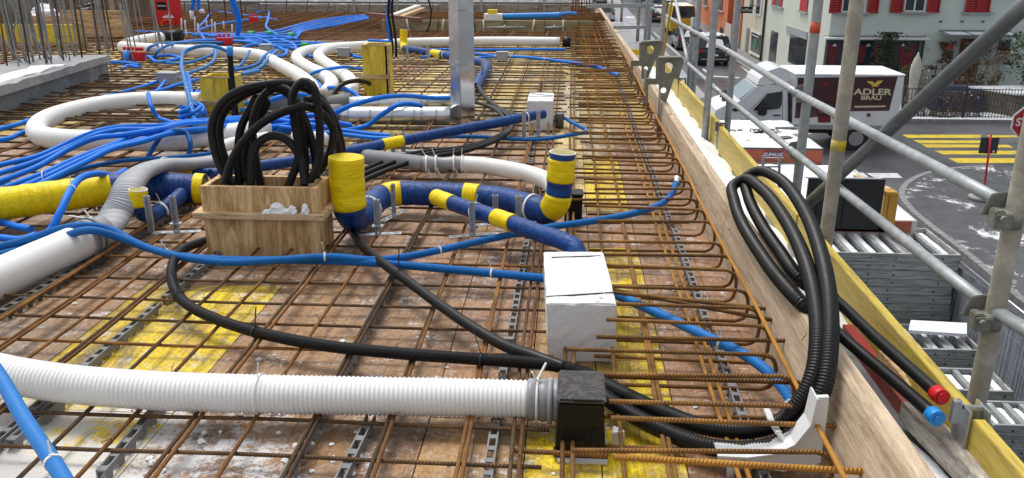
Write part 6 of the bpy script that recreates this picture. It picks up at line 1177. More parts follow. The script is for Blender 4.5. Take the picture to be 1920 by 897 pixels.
# ================================================================== VEHICLES
GLS = None
gm, gb = new_mat("car_glass"); gb.inputs['Base Color'].default_value = (.02, .028, .034, 1); gb.inputs['Roughness'].default_value = .06; gb.inputs['Specular IOR Level'].default_value = .8
WSG, wsb = new_mat("windscreen_glass"); wsb.inputs['Base Color'].default_value = (.17, .24, .28, 1); wsb.inputs['Roughness'].default_value = .08
TYRE = mat("tyre", (.02, .02, .02), .85); RIM = mat("wheel_rim", (.35, .35, .36), .35, .7, .1); CHROME = mat("chrome", (.6, .6, .62), .2, .9); TL = mat("tail_lamp", (.35, .01, .015), .3); HLAMP = mat("head_lamp", (.55, .57, .6), .2)
def paint(name, col, rough=.3): return mat(name, col, rough, 0, .06, 2, coat=.6)
def car(name, lab, cat, x, y, rz, L, Wd, H, pm, kind='suv', snow=0.0, z=GZ, glass=None, group=None):
    root = thing(name, lab, cat, group=group); M_ = Matrix.Translation((x, y, z)) @ Matrix.Rotation(rz, 4, 'Z'); T = lambda v: M_ @ Vector(v)
    g0, belt = .22 * (H / 1.6), H * .60
    if kind == 'van': prof = [(-L / 2, g0 + .05), (-L / 2, belt * .9), (-L / 2 + .03, belt), (L / 2 - .85, belt), (L / 2 - .2, belt * .72), (L / 2, belt * .55), (L / 2, g0)]; gh = [(-L / 2 + .03, belt), (-L / 2 + .10, H - .04), (-L / 2 + .3, H), (L / 2 - 1.75, H), (L / 2 - .90, belt)]
    else: prof = [(-L / 2, g0 + .08), (-L / 2 - .02, belt * .75), (-L / 2 + .08, belt), (L / 2 - 1.35, belt), (L / 2 - .25, belt * .85), (L / 2, belt * .62), (L / 2, g0)]; gh = [(-L / 2 + .10, belt), (-L / 2 + .42, H - .05), (-L / 2 + .7, H), (L / 2 - 2.15, H), (L / 2 - 1.25, belt)]
    wx = (-L / 2 + L * .19, L / 2 - L * .19); wr = H * .215
    # body with wheel arches
    low = [(prof[0][0], g0)]
    for c in wx: low += [(c + (wr + .05) * math.cos(a), max(g0, g0 + (wr + .05) * math.sin(a) * .9)) for a in [math.pi - math.pi * i / 8 for i in range(9)]]
    poly = low + [(L / 2, g0)] + prof[::-1][1:]
    hw = Wd / 2
    def slab(pl, w0, nm, m, dz=0.0):
        bm = bmesh.new(); vs = [bm.verts.new((px, -w0, pz)) for px, pz in pl]; es = [bm.edges.new((vs[i], vs[(i + 1) % len(vs)])) for i in range(len(vs))]; bmesh.ops.triangle_fill(bm, edges=es, use_beauty=True)
        r = bmesh.ops.extrude_face_region(bm, geom=bm.faces[:]); bmesh.ops.translate(bm, verts=[g for g in r['geom'] if isinstance(g, bmesh.types.BMVert)], vec=(0, 2 * w0, 0)); bmesh.ops.dissolve_limit(bm, angle_limit=.01, verts=bm.verts, edges=bm.edges)
        bmesh.ops.bevel(bm, geom=[e for e in bm.edges if len(e.link_faces) == 2 and e.calc_face_angle(0) > .9], offset=.06, segments=3, affect='EDGES', clamp_overlap=True); bmesh.ops.recalc_face_normals(bm, faces=bm.faces)
        for f in bm.faces: f.smooth = False
        me = bpy.data.meshes.new(nm); bm.to_mesh(me); bm.free(); me.transform(M_); me.materials.append(m); return link(nm, me, root)
    slab(poly, hw, 'body', pm)
    mb = MB(); t = .86; n = len(gh); tw_ = [1.0 if z_ <= belt + .01 else t for _, z_ in gh]
    mb.add([T((px, -hw * .95 * k, pz)) for (px, pz), k in zip(gh, tw_)] + [T((px, hw * .95 * k, pz)) for (px, pz), k in zip(gh, tw_)], [tuple(range(n))[::-1], tuple(range(n, 2 * n))] + [(i, (i + 1) % n, n + (i + 1) % n, n + i) for i in range(n)]); mb.build('cabin', glass or gm, root)
    # roof skin and pillars
    mb = MB(); rp_ = [gh[1], gh[2], gh[3]]; e = .012
    mb.hexa([T((gh[1][0] - .01, -hw * .83, H - .07)), T((gh[3][0] + .05, -hw * .83, H - .03)), T((gh[3][0] + .05, hw * .83, H - .03)), T((gh[1][0] - .01, hw * .83, H - .07)), T((gh[2][0] - .1, -hw * .78, H + e)), T((gh[3][0], -hw * .78, H + e)), T((gh[3][0], hw * .78, H + e)), T((gh[2][0] - .1, hw * .78, H + e))]); mb.build('roof', pm, root, bevel=.01)
    for sy in (-1, 1):
        mb = MB()
        for (a, b) in ((gh[0], gh[1]), (gh[4], gh[3]), (((gh[0][0] + gh[4][0]) / 2, belt), ((gh[1][0] + gh[3][0]) / 2 - .1, H - .04))): mb.beam(T((a[0], sy * hw * .955, a[1])), T((b[0], sy * hw * .825, b[1])), .08, .035)
        if kind == 'van': mb.hexa([T((gh[0][0] + .05, sy * hw * .965, belt)), T((0, sy * hw * .965, belt)), T((0, sy * hw * .945, belt)), T((gh[0][0] + .05, sy * hw * .945, belt)), T((gh[1][0], sy * hw * .84, H - .06)), T((-.1, sy * hw * .84, H - .05)), T((-.1, sy * hw * .82, H - .05)), T((gh[1][0], sy * hw * .82, H - .06))])
        mb.build('pillars', pm, root)
        mb = MB(); mb.box(T((L / 2 - 1.75, sy * (hw + .10), belt + .06)), (.12, .22, .14), rz); mb.build('mirror', pm if kind != 'van' else TYRE, root, bevel=.02)
        mb = MB(); mb.box(T((-L / 2 + .0, sy * hw * .80, belt * .86)), (.09, .34, .16), rz); mb.build('tail_lamp', TL, root, bevel=.01)
        mb = MB(); mb.box(T((L / 2 - .10, sy * hw * .75, belt * .70)), (.25, .34, .15), rz); mb.build('headlight', HLAMP, root, bevel=.02)
        for cx in wx:
            a, b = T((cx, sy * (hw - .20), wr)), T((cx, sy * (hw + .01), wr)); mb = MB(); mb.cyl(a, b, wr, 22); wo = mb.build('wheel', TYRE, root); mb = MB(); b2 = T((cx, sy * (hw + .018), wr)); mb.cyl(b, b2, wr * .62, 14); mb.build('rim', RIM, wo)
    mb = MB(); mb.box(T((-L / 2 - .045, 0, belt * .62)), (.02, .5, .11), rz); mb.build('number_plate', WHITEP, root)
    mb = MB(); mb.box(T((-L / 2 - .04, 0, g0 + .17)), (.05, Wd * .78, .05), rz); mb.build('bumper_trim', CHROME if kind == 'suv' else TYRE, root)
    if snow:
        mb = MB(); mb.sm = True; nx, ny = 14, 8; rr = random.Random(int(x * 10)); vs = []
        for i in range(nx + 1):
            for j in range(ny + 1): ed = min(i, nx - i, j, ny - j); px = gh[2][0] - .12 + (gh[3][0] - gh[2][0] + .1) * i / nx; vs.append(T((px, hw * .76 * (2 * j / ny - 1), H + .016 + (.05 * rr.uniform(.6, 1.1) if ed else 0))))
        mb.add(vs, [(i * (ny + 1) + j, (i + 1) * (ny + 1) + j, (i + 1) * (ny + 1) + j + 1, i * (ny + 1) + j + 1) for i in range(nx) for j in range(ny) if rr.random() < snow]); mb.build('roof_snow', SNOW, root)
        mb = MB(); mb.lump(T((L / 2 - .75, 0, belt - .01)), (.7, Wd * .8, .05), 3, 14, .25) if kind != 'van' else mb.lump(T((-L / 2 + .5, 0, H)), (.4, 1, .05), 3, 9, .2); mb.build('bonnet_snow', SNOW, root)
        mb = MB(); mb.hexa([T(v) for v in ((gh[0][0] - .03, -hw * .6, belt + .05), (gh[0][0] - .03, hw * .5, belt + .05), (gh[0][0] + .03, hw * .5, belt + .09), (gh[0][0] + .03, -hw * .6, belt + .09), (gh[1][0] - .06, -hw * .5, H - .18), (gh[1][0] - .06, hw * .3, H - .14), (gh[1][0] - .02, hw * .3, H - .14), (gh[1][0] - .02, -hw * .5, H - .18))]) if kind == 'suv' else mb.lump(T((0, 0, H)), (.3, .3, .03), 1); mb.build('rear_window_snow', SNOW, root)
    recentre(root, (x, y, z)); return root
BLK = paint("car_black", (.012, .012, .014)); c = P(1336, 124, GZ); HY = rad(90 + .5)
car('parked_car', 'black off-road car with patchy snow, parked nearest with its rear toward the site', 'car', c.x + .02, c.y + 2.25, HY, 4.5, 1.95, 1.72, BLK, 'suv', .72)
c = P(1287, 98, GZ); car('parked_car', 'dark grey hatchback parked just ahead of the black off-road car', 'car', c.x + .3, c.y + 2.6, HY, 4.0, 1.75, 1.5, paint("car_grey", (.06, .065, .07)), 'suv', .55)
c = P(1264, 70, GZ); car('parked_van', 'yellow delivery van with a thick snow layer on its roof', 'van', c.x + .8, c.y + 4.2, HY, 5.6, 2.1, 2.35, paint("van_yellow", (.66, .42, .01)), 'van', 1.0)
c = P(1238, 50, GZ); car('parked_car', 'black car parked beyond the yellow van', 'car', c.x + .3, c.y + 6.5, HY, 4.3, 1.8, 1.5, BLK, 'suv', .3)
c = P(1222, 8, GZ); car('parked_car', 'blue car far up the street', 'car', c.x, c.y + 2, HY, 4.4, 1.85, 1.5, paint("car_blue", (.01, .03, .22)), 'suv', .3)
c = P(1208, 14, GZ); car('parked_car', 'black car far up the street beside the blue one', 'car', c.x, c.y + 3, HY, 4.4, 1.85, 1.5, BLK, 'suv', .3)
c = P(1255, 18, GZ); car('parked_car', 'dark car with snow on its windscreen far up the street', 'car', c.x, c.y + 3, HY, 4.4, 1.85, 1.5, paint("car_slate", (.05, .06, .07)), 'suv', .9)
c = P(1138, 44, GZ); car('parked_car', 'silver car with a dark rear window parked along the site side', 'car', c.x - .05, c.y + 4.4, HY, 4.5, 1.8, 1.45, paint("car_silver", (.42, .43, .45)), 'suv', .0)
c = P(1128, 8, GZ); car('parked_car', 'dark car farthest along the site side of the street', 'car', c.x - .2, c.y + 3, HY, 4.5, 1.8, 1.45, BLK, 'suv', .2)
c = P(1166, 88, GZ); car('parked_car', 'white car with a snowy roof half hidden behind the parapet board', 'car', c.x - .4, c.y + 2.6, HY, 4.4, 1.8, 1.45, paint("car_white", (.62, .63, .64)), 'suv', .9)
mb = MB(); a = P(1178, 101, GZ + 2.2); mb.bb(a.x - .1, a.x + 1.2, 33, 33.05, -1.9, -1.2) if False else mb.bb(1, 1.01, 1, 1.01, -3, -2.99)
fbox('barrier_board', 'yellow barrier board hanging on the scaffold beyond the brackets', 'board', 1180, 93, 1204, 104, 9.0, .02, YPL)
# ---------------- beer delivery truck
tr = thing('delivery_truck', 'white box truck with a dark brown brewery panel on its side', 'truck'); YT = P(1600, 283, GZ).y; tf_ = lambda x, y: PY(x, y, YT)
TW = paint("truck_white", (.66, .68, .71), .35)
xl0, xr0 = tf_(1487, 190).x, tf_(1690, 190).x; zt3 = tf_(1590, 142).z; zb3 = tf_(1590, 237).z; Wt = 2.25
mb = MB(); mb.bb(xl0, xr0, YT, YT + Wt, zb3, zt3); mb.build('cargo_box', TW, tr, bevel=.04)
mb = MB(); mb.bb(xl0 - .02, xr0 + .02, YT - .02, YT + Wt + .02, zt3 + .0, zt3 + .05); mb.build('roof_rim', SNOW, tr, bevel=.02)
mb = MB(); mb.bb(xl0, xr0, YT + .01, YT + .12, zb3 - .12, zb3 - .004); mb.build('side_skirt', RIM, tr)
mb = MB(); mb.bb(xl0 + .2, xr0 - .1, YT + .25, YT + Wt - .25, GZ + .55, zb3 - .13); mb.build('chassis', TYRE, tr)
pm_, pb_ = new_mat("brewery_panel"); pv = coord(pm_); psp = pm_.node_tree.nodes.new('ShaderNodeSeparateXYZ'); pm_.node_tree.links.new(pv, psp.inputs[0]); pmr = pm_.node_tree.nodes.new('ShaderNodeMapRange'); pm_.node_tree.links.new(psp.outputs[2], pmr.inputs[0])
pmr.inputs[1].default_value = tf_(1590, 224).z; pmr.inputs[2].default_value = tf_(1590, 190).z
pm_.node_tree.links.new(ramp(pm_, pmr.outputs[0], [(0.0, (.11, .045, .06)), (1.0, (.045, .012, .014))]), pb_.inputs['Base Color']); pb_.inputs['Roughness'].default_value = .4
def tplate(poly, m, nm, off, parent=None): return plate([poly], lambda x, y: tf_(x, y) + Vector((0, -off, 0)), off * .5, (0, 1, 0), nm, m, parent or tr)
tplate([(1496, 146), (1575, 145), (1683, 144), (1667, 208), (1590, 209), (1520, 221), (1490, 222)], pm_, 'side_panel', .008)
bt = mat("bottle_red", (.16, .008, .012), .3); bl_ = mat("bottle_dark", (.05, .008, .010), .35); lb = mat("bottle_label", (.17, .075, .045), .5); cr = mat("cream_ink", (.62, .54, .38), .5)
tplate([(1534, 230), (1532, 205), (1537, 188), (1541, 172), (1541, 150), (1553, 150), (1553, 172), (1558, 190), (1557, 230)], bl_, 'bottle_picture', .014); tplate([(1542, 153), (1552, 153), (1552, 162), (1542, 162)], bt, 'bottle_cap_picture', .018); tplate([(1535, 196), (1556, 196), (1556, 212), (1535, 212)], lb, 'label_picture', .018)
tplate([(1534, 219), (1557, 219), (1557, 230), (1534, 230)], bt, 'bottle_picture', .018); tplate([(1500, 152), (1508, 152), (1510, 180), (1508, 220), (1498, 220), (1497, 185)], bl_, 'bottle_picture', .014); tplate([(1562, 160), (1567, 160), (1570, 190), (1568, 222), (1561, 222)], bl_, 'bottle_picture', .014)
EY = mat("emblem_yellow", (.66, .47, .08), .5)
tplate([(1625, 152), (1636, 153), (1640, 157), (1645, 152), (1656, 151), (1649, 158), (1644, 161), (1648, 163), (1640, 162), (1633, 164), (1637, 160), (1629, 157)], EY, 'bird_emblem', .016)
pz = tf_(1636, 173); text_mesh('lettering', 'ADLER', .285, cr, tr, (pz.x, YT - .018, pz.z), (math.pi / 2, 0, 0), .004, 1.42, .008)
pz = tf_(1633, 184); text_mesh('lettering', 'BR\u00c4U', .20, cr, tr, (pz.x, YT - .018, pz.z), (math.pi / 2, 0, 0), .004, 1.35, .006)
tplate([(1602, 199), (1660, 198), (1660, 201), (1602, 202)], cr, 'slogan_line', .016); tplate([(1625, 213), (1632, 213), (1632, 219), (1625, 219)], bt, 'red_mark', .012)
cab = [(1337, 240), (1338, 222), (1343, 208), (1358, 200), (1386, 192), (1418, 164), (1440, 161), (1483, 158), (1483, 240)]
plate([cab], lambda x, y: tf_(x, y) + Vector((0, .06, 0)), Wt - .2, (0, 1, 0), 'cab', TW, tr)
plate([[(1421, 161), (1426, 150), (1444, 134), (1462, 128), (1476, 131), (1484, 140), (1484, 152), (1440, 161)]], lambda x, y: tf_(x, y) + Vector((0, .14, 0)), Wt - .35, (0, 1, 0), 'roof_fairing', TW, tr)
tplate([(1412, 208), (1440, 176), (1467, 172), (1466, 196), (1462, 204), (1430, 208)], gm, 'side_window', -.046); tplate([(1441, 185), (1458, 180), (1463, 200), (1432, 204)], mat("window_reflection", (.20, .02, .02), .2), 'seat', -.036) if False else None
w0, w1 = tf_(1389, 190) + Vector((0, .12, .02)), tf_(1418, 166) + Vector((0, .12, .02)); w2, w3 = w1 + Vector((0, Wt - .32, 0)), w0 + Vector((0, Wt - .32, 0)); nn_ = Vector((-.02, 0, .03)); mb = MB(); mb.hexa([w0, w1, w2, w3, w0 + nn_, w1 + nn_, w2 + nn_, w3 + nn_]); mb.build('windscreen', WSG, tr)
tplate([(1450, 216), (1464, 216), (1464, 218), (1450, 218)], TYRE, 'door_handle', -.044); tplate([(1478, 160), (1485, 160), (1485, 238), (1478, 238)], TYRE, 'cab_gap', -.048)
for seg_ in (((1404, 210), (1440, 174)), ((1468, 168), (1468, 236)), ((1404, 210), (1400, 236))):
    a, b = tf_(*seg_[0]) + Vector((0, .052, 0)), tf_(*seg_[1]) + Vector((0, .052, 0)); mb = MB(); mb.beam(a, b, .012, .016); mb.build('door_seam', RIM, tr)
mb = MB(); c = tf_(1428, 206); mb.box((c.x, YT - .12, c.z), (.28, .22, .34)); mb.build('mirror', TYRE, tr, bevel=.04); tplate([(1372, 205), (1384, 203), (1388, 208), (1377, 210)], TYRE, 'bonnet_vent', -.044); tplate([(1340, 226), (1352, 222), (1356, 228), (1341, 233)], HLAMP, 'headlight', -.044)
for px in (1374, 1602):
    c = P(px, 283, GZ); mb = MB(); mb.cyl((c.x, YT + .02, GZ + .42), (c.x, YT + .32, GZ + .42), .42, 24); wo = mb.build('wheel', TYRE, tr); mb = MB(); mb.cyl((c.x, YT + .005, GZ + .42), (c.x, YT + .019, GZ + .42), .25, 16); mb.build('rim', RIM, wo)
    mb = MB(); mb.cyl((c.x, YT + Wt - .32, GZ + .42), (c.x, YT + Wt - .02, GZ + .42), .42, 20); mb.build('wheel', TYRE, tr)
recentre(tr, (xl0, YT, GZ))
# ================================================================== HOUSES
def wall_mat(name, col): return mat(name, col, .85, 0, .05, .8, .3, .006, dirt=[c * .82 for c in col], dirt_scale=.9, dirt_lo=.55, dirt_hi=.8)
WG = wall_mat("render_pale_green", (.50, .56, .53)); WC = wall_mat("render_cream", (.60, .56, .44)); WO = wall_mat("render_orange", (.62, .20, .085)); WPL = wall_mat("plinth_grey", (.36, .35, .31)); WPW = wall_mat("plinth_pale", (.52, .50, .47)); WL = wall_mat("render_lilac", (.46, .44, .50)); WS = wall_mat("render_side_green", (.60, .64, .56))
SHR = mat("shutter_red", (.42, .016, .02), .5, 0, .08, 6); FRW = mat("window_frame_white", (.68, .68, .68), .45); SIL = mat("stone_sill", (.33, .35, .36), .7, 0, .1, 8); DGL = mat("dark_window_glass", (.03, .04, .05), .08, 0, .3, 1.5)
YF = 40.3; HX = 12.0; HT = 6.5
gh_ = thing('green_house', 'pale green house with red shutters and a dark shop window at the street corner', 'house')
cx_ = HX; mb = MB(); mb.bb(cx_, 33.0, YF, YF + 13.0, GZ, HT); mb.build('wall', WG, gh_)
mb = MB(); mb.bb(cx_ - .012, cx_ - .002, YF, YF + 13, GZ, HT); mb.build('side_wall', WS, gh_); mb = MB(); mb.bb(cx_ - .6, 33.5, YF - .6, YF + 13.5, HT + .01, HT + .3); mb.build('roof', mat("roof_tile", (.20, .10, .07), .8), gh_)
def front(pl, pt, pr, pb, off, dep, m, nm, parent=None, bevel=0.0):
    cx = (pl + pr) / 2; cy = (pt + pb) / 2; x0, x1 = PY(pl, cy, YF).x, PY(pr, cy, YF).x; z0, z1 = PY(cx, pb, YF).z, PY(cx, pt, YF).z
    mb = MB(); mb.bb(x0, x1, YF - off - dep, YF - off, z0, z1); return mb.build(nm, m, parent or gh_, bevel=bevel)
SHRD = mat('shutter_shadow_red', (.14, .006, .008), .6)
def slatted(pl, pt, pr, pb, parent=None):
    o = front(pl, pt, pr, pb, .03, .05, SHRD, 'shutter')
    for q in ((pl, pt, pl + 2, pb), (pr - 2, pt, pr, pb), (pl + 2.05, pb - 2, pr - 2.05, pb)): front(*q, .081, .03, SHR, 'frame', o); cx = (pl + pr) / 2; x0, x1 = PY(pl, pt, YF).x + .05, PY(pr, pt, YF).x - .05; z0, z1 = PY(cx, pb, YF).z + .06, PY(cx, pt, YF).z - .05
    mb = MB(); z = z0
    while z < z1: mb.bb(x0, x1, YF - .10, YF - .081, z, z + .055); z += .11
    mb.build('slats', SHR, o); return o
for (s1, wn, s2) in (((1556, -24, 1578, 25), (1580, -24, 1600, 21), (1628, -24, 1648, 25)), ((1671, -24, 1694, 24), (1697, -24, 1736, 20), (1740, -24, 1763, 24))):
    slatted(*s1); slatted(*s2); wn = (wn[0], wn[1], max(wn[2], s2[0] - 4), wn[3]); w_ = front(*wn, .002, .02, DGL, 'window'); front(wn[0] - 2, wn[3] + 0, wn[2] + 2, wn[3] + 2.5, .0, .06, FRW, 'frame', w_)
    m_x = (wn[0] + wn[2]) / 2; front(m_x - 1.4, wn[1], m_x + 1.4, wn[3], .022, .03, FRW, 'frame', w_); front(wn[0] - .5, wn[1], wn[0] + 2.0, wn[3], .022, .03, FRW, 'frame', w_); front(wn[2] - 2.0, wn[1], wn[2] + .5, wn[3], .022, .03, FRW, 'frame', w_)
    front(wn[0] - 10, wn[3] + 3, wn[2] + 6, wn[3] + 6.5, .0, .18, SIL, 'sill', w_, .02)
slatted(1812, -24, 1834, 23); slatted(1835, -24, 1857, 23); front(1802, 23.5, 1861, 27, .0, .18, SIL, 'sill', None, .02)
sw = front(1545, 76, 1728, 158, .002, .03, DGL, 'shop_window'); front(1543, 70, 1736, 73.5, .0, .5, FRW, 'awning_box', sw, .03); front(1545, 66.5, 1735, 67.6, .0, .1, SIL, 'awning_box', sw)
CUR = mat("red_curtain", (.16, .018, .028), .7, 0, .25, 6); fr_ = mat("shop_frame", (.10, .14, .14), .5)
for q in ((1548, 84, 1572, 124), (1600, 84, 1625, 118), (1636, 84, 1655, 124), (1682, 84, 1716, 128)):
    x0, x1 = PY(q[0], 100, YF).x, PY(q[2], 100, YF).x; z1, z0 = PY(q[0], q[1], YF).z, PY(q[0], q[3], YF).z; mb = MB(); n = 14; mb.sm = True; vs = []
    for i in range(n + 1):
        f_ = i / n; yo = YF - .05 - .02 * math.sin(i * 2.2)
        vs += [(x0 + (x1 - x0) * f_, yo, z1), (x0 + (x1 - x0) * (.5 + (f_ - .5) * .55), yo, z0)]
    mb.add(vs, [(2 * i, 2 * i + 2, 2 * i + 3, 2 * i + 1) for i in range(n)]); mb.build('curtain', CUR, sw)
for q in ((1543, 74, 1547, 158), (1717, 76, 1721, 158), (1588, 76, 1590, 158), (1660, 78, 1662, 158)): front(*q, .05, .06, fr_, 'frame', sw)
for px in (1565, 1628, 1693): c = PY(px, 87, YF - .15); mb = MB(); mb.lathe(c, [(.10, 0), (.07, .07), (.02, .12)], 10); mb.build('pendant_lamp', FRW, sw)
# door with canopy, wreath, number, spot lamps
DW = wood_mat("door_wood", (.20, .075, .03), (.11, .04, .018), (12, 4, 2)); dr = front(1795, 73, 1834, 158, .002, .06, DW, 'door'); front(1812, 76, 1813, 158, .062, .01, TYRE, 'door_seam', dr); front(1801, 143, 1807, 149, .062, .01, FRW, 'letter_box', dr)
cp = thing('door_canopy', 'snow dusted flat glass canopy over the brown house door', 'canopy'); cz = PY(1830, 66, YF).z
a = PY(1762, 61, YF), PY(1852, 61, YF); b = PY(1782, 72, YF - 1.1), PY(1905, 73, YF - 1.1); mb = MB(); z_ = a[0].z
mb.hexa([Vector((a[0].x, YF - .01, z_)), Vector((a[0].x, YF - 1.1, z_ - .05)), Vector((b[1].x + .2, YF - 1.1, z_ - .05)), Vector((b[1].x + .2, YF - .01, z_)), Vector((a[0].x, YF - .01, z_ + .04)), Vector((a[0].x, YF - 1.1, z_ - .01)), Vector((b[1].x + .2, YF - 1.1, z_ - .01)), Vector((b[1].x + .2, YF - .01, z_ + .04))]); mb.build('glass_sheet', SNOW, cp)
mb = MB(); mb.bb(a[0].x - .03, b[1].x + .23, YF - 1.15, YF - 1.102, z_ - .09, z_ + .0); mb.bb(a[0].x - .03, b[1].x + .23, YF - .06, YF - .002, z_ + .045, z_ + .11)
for k in range(4): xx = a[0].x + (b[1].x + .2 - a[0].x) * k / 3; mb.beam((xx, YF - .03, z_ + .05), (xx, YF - 1.1, z_ + .0), .03, .03)
mb.build('frame', STEELD, cp); recentre(cp, (a[0].x, YF, z_))
for px in (1763, 1803, 1842): front(px - 2, 39.5, px + 2, 41.5, .0, .12, TYRE, 'spot_lamp')
nb = front(1736, 91, 1743, 97, .002, .01, WG, 'number_plate'); c = PY(1739.5, 94, YF); text_mesh('number', '17', .17, mat("number_ink", (.05, .05, .05), .5), gh_, (c.x, YF - .015, c.z), (math.pi / 2, 0, 0), .003)
front(1734.5, 62, 1738, 64, .0, .1, FRW, 'vent_cap')
w2_ = front(1874, 75, 1891, 100, .002, .03, DGL, 'window'); front(1872, 74, 1875, 101, .002, .05, fr_, 'frame', w2_); front(1890, 74, 1893, 101, .002, .05, fr_, 'frame', w2_)
def side(py_l, pl, pt, pr, pb, m, nm, parent, X=HX, off=.015, dep=.03):
    """thing on the street-side facade (plane X), from photo pixels at its left/right edge"""
    cy = (pt + pb) / 2; y1, y0 = PX(pl, cy, X).y, PX(pr, cy, X).y; cx = (pl + pr) / 2; z0, z1 = PX(cx, pb, X).z, PX(cx, pt, X).z
    mb = MB(); mb.bb(X - off - dep, X - off, y0, y1, z0, z1); return mb.build(nm, m, parent)
wv_ = side(0, 1480, 68, 1512, 124, DGL, 'shop_window', gh_); side(0, 1476, 54, 1516, 68, SIL, 'lintel', gh_, off=.016, dep=.06); side(0, 1444, 58, 1457, 125, DGL, 'window', gh_)
side(0, 1466, 62, 1470, 124, WPL, 'pillar_shade', gh_, off=.0) if False else None
for q in ((1450, -24, 1456, 10), (1464, -24, 1469, 13)): side(0, *q, SHR, 'shutter', gh_, dep=.05)
side(0, 1456.5, -24, 1463.5, 12, DGL, 'window', gh_); side(0, 1503, -24, 1517, 22, SHR, 'shutter', gh_, dep=.05); side(0, 1500, 22, 1516, 25, SIL, 'sill', gh_, dep=.12); side(0, 1448, 12, 1470, 15, SIL, 'sill', gh_, dep=.12)
recentre(gh_, (HX, YF, GZ))
# cream house, orange house, distant houses
X2 = HX - .02; ycr = PX(1434, 60, X2).y; ych = PX(1391, 50, X2).y; YG1 = YF + 13
ch = thing('cream_house', 'cream rendered house with a black hairdresser sign', 'house'); mb = MB(); mb.bb(X2, 24, YG1 + .02, ych, GZ, HT - .4); mb.build('wall', WC, ch); mb = MB(); mb.bb(X2 - .12, X2 - .03, YG1 + .05, YG1 + .2, GZ, HT - .5); mb.build('downpipe', TYRE, ch)
mb = MB(); mb.bb(X2 - .5, 24.4, YG1 + .02, ych, HT - .38, HT - .1); mb.build('roof', mat("roof_tile"  , (.2, .1, .07)), ch)
w_ = side(0, 1409, 62, 1426, 100, DGL, 'shop_window', ch, X2); side(0, 1408, 60, 1428, 63, FRW, 'frame', w_, X2, dep=.06); side(0, 1412, 67, 1424, 69, FRW, 'frame', w_, X2, off=.05, dep=.02); side(0, 1414, 73, 1421, 92, mat("poster_green", (.06, .20, .14), .5), 'poster', w_, X2, off=.05, dep=.02); side(0, 1407, 101, 1428, 104, FRW, 'sill', w_, X2, dep=.14)
side(0, 1399, 52, 1404, 104, mat("door_grey", (.22, .21, .20), .6), 'door', ch, X2); side(0, 1418, -20, 1430, 30, FRW, 'window', ch, X2, dep=.05); side(0, 1421, -20, 1428, 26, DGL, 'window', ch, X2, off=.07, dep=.02); side(0, 1408, -20, 1413, 20, mat("shutter_olive", (.14, .14, .09), .6), 'shutter', ch, X2, dep=.05)
recentre(ch, (X2, YG1, GZ))
sgn = thing('shop_sign', 'black hanging sign with white lettering on the cream house', 'sign'); Ysn = PX(1400, 18, X2 - .6).y; a = PY(1388, 18, Ysn); b = PY(1411, 18, Ysn); z1, z0 = PY(1400, 13, Ysn).z, PY(1400, 25, Ysn).z
mb = MB(); mb.bb(a.x, b.x, Ysn, Ysn + .08, z0, z1); mb.build('sign_board', mat("sign_black", (.012, .012, .012), .4), sgn); text_mesh('lettering', 'Coiffeur', .30, mat("sign_white", (.7, .7, .7)), sgn, ((a.x + b.x) / 2, Ysn - .006, (z0 + z1) / 2), (math.pi / 2, 0, 0), .003, .9); mb = MB(); mb.beam((b.x - .2, Ysn + .04, z1 + .06), (X2, Ysn + .04, z1 + .06), .04, .04); mb.beam((b.x - .1, Ysn + .04, z1), (b.x - .1, Ysn + .04, z1 + .06), .03, .03, (1, 0, 0)); mb.build('bracket', TYRE, sgn); recentre(sgn, (b.x, Ysn, z1))
oh = thing('orange_house', 'orange rendered house on a tall grey plinth', 'house'); yo1 = PX(1306, 40, X2).y; X3 = X2 - .15
mb = MB(); zp = PX(1335, 52, X3).z; yr = PX(1364, 20, X3).y; mb.bb(X3, 24, ych + .02, yo1, GZ, zp); mb.build('plinth', WPL, oh); mb = MB(); mb.bb(X3 + .03, 24, yr, yo1, zp + .002, HT); mb.bb(X3 + .03, 24, ych + .02, yr - 2.2, zp + .002, HT); mb.build('wall', WO, oh)
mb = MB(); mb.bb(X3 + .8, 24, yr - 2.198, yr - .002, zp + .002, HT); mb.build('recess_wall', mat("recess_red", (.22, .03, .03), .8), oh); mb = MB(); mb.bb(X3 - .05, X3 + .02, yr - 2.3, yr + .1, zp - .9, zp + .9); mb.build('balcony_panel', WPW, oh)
mb = MB(); mb.bb(X3 - .5, 24.4, ych + .02, yo1, HT + .01, HT + .3); mb.build('roof', MATS["roof_tile"], oh)
for q in ((1348, -20, 1356, 20), (1321, -20, 1327, 11)): w_ = side(0, *q, mat("window_brown", (.10, .035, .03), .3), 'window', oh, X3 + .03); side(0, q[0] - 1, q[3], q[2] + 1, q[3] + 2.5, SIL, 'sill', w_, X3 + .03, dep=.12)
side(0, 1350, 52, 1355, 63, TYRE, 'cellar_window', oh, X3, off=.003); recentre(oh, (X3, ych, GZ))
lh = thing('lilac_house', 'pale lilac house wall behind the garden at the frame edge', 'house'); mb = MB(); xw = PY(1893, 60, YF - 1.5).x; mb.bb(33.1, 46, YF + 2, YF + 12, GZ, HT); mb.build('wall', WL, lh); mb = MB(); mb.bb(33.0, 46.2, YF + 1.6, YF + 12.4, HT + .01, HT + .3); mb.build('roof', MATS["roof_tile"], lh); recentre(lh, (33.1, YF + 2, GZ))
db = thing('distant_house', 'grey house closing the far end of the street', 'house'); mb = MB(); mb.bb(-6, 24, 141, 152, GZ, 9); mb.build('wall', WPW, db)
for i in range(8): mb = MB(); mb.bb(-4 + i * 3.3, -2.7 + i * 3.3, 140.93, 140.99, -3.4, -1.4); mb.build('window', DGL, db)
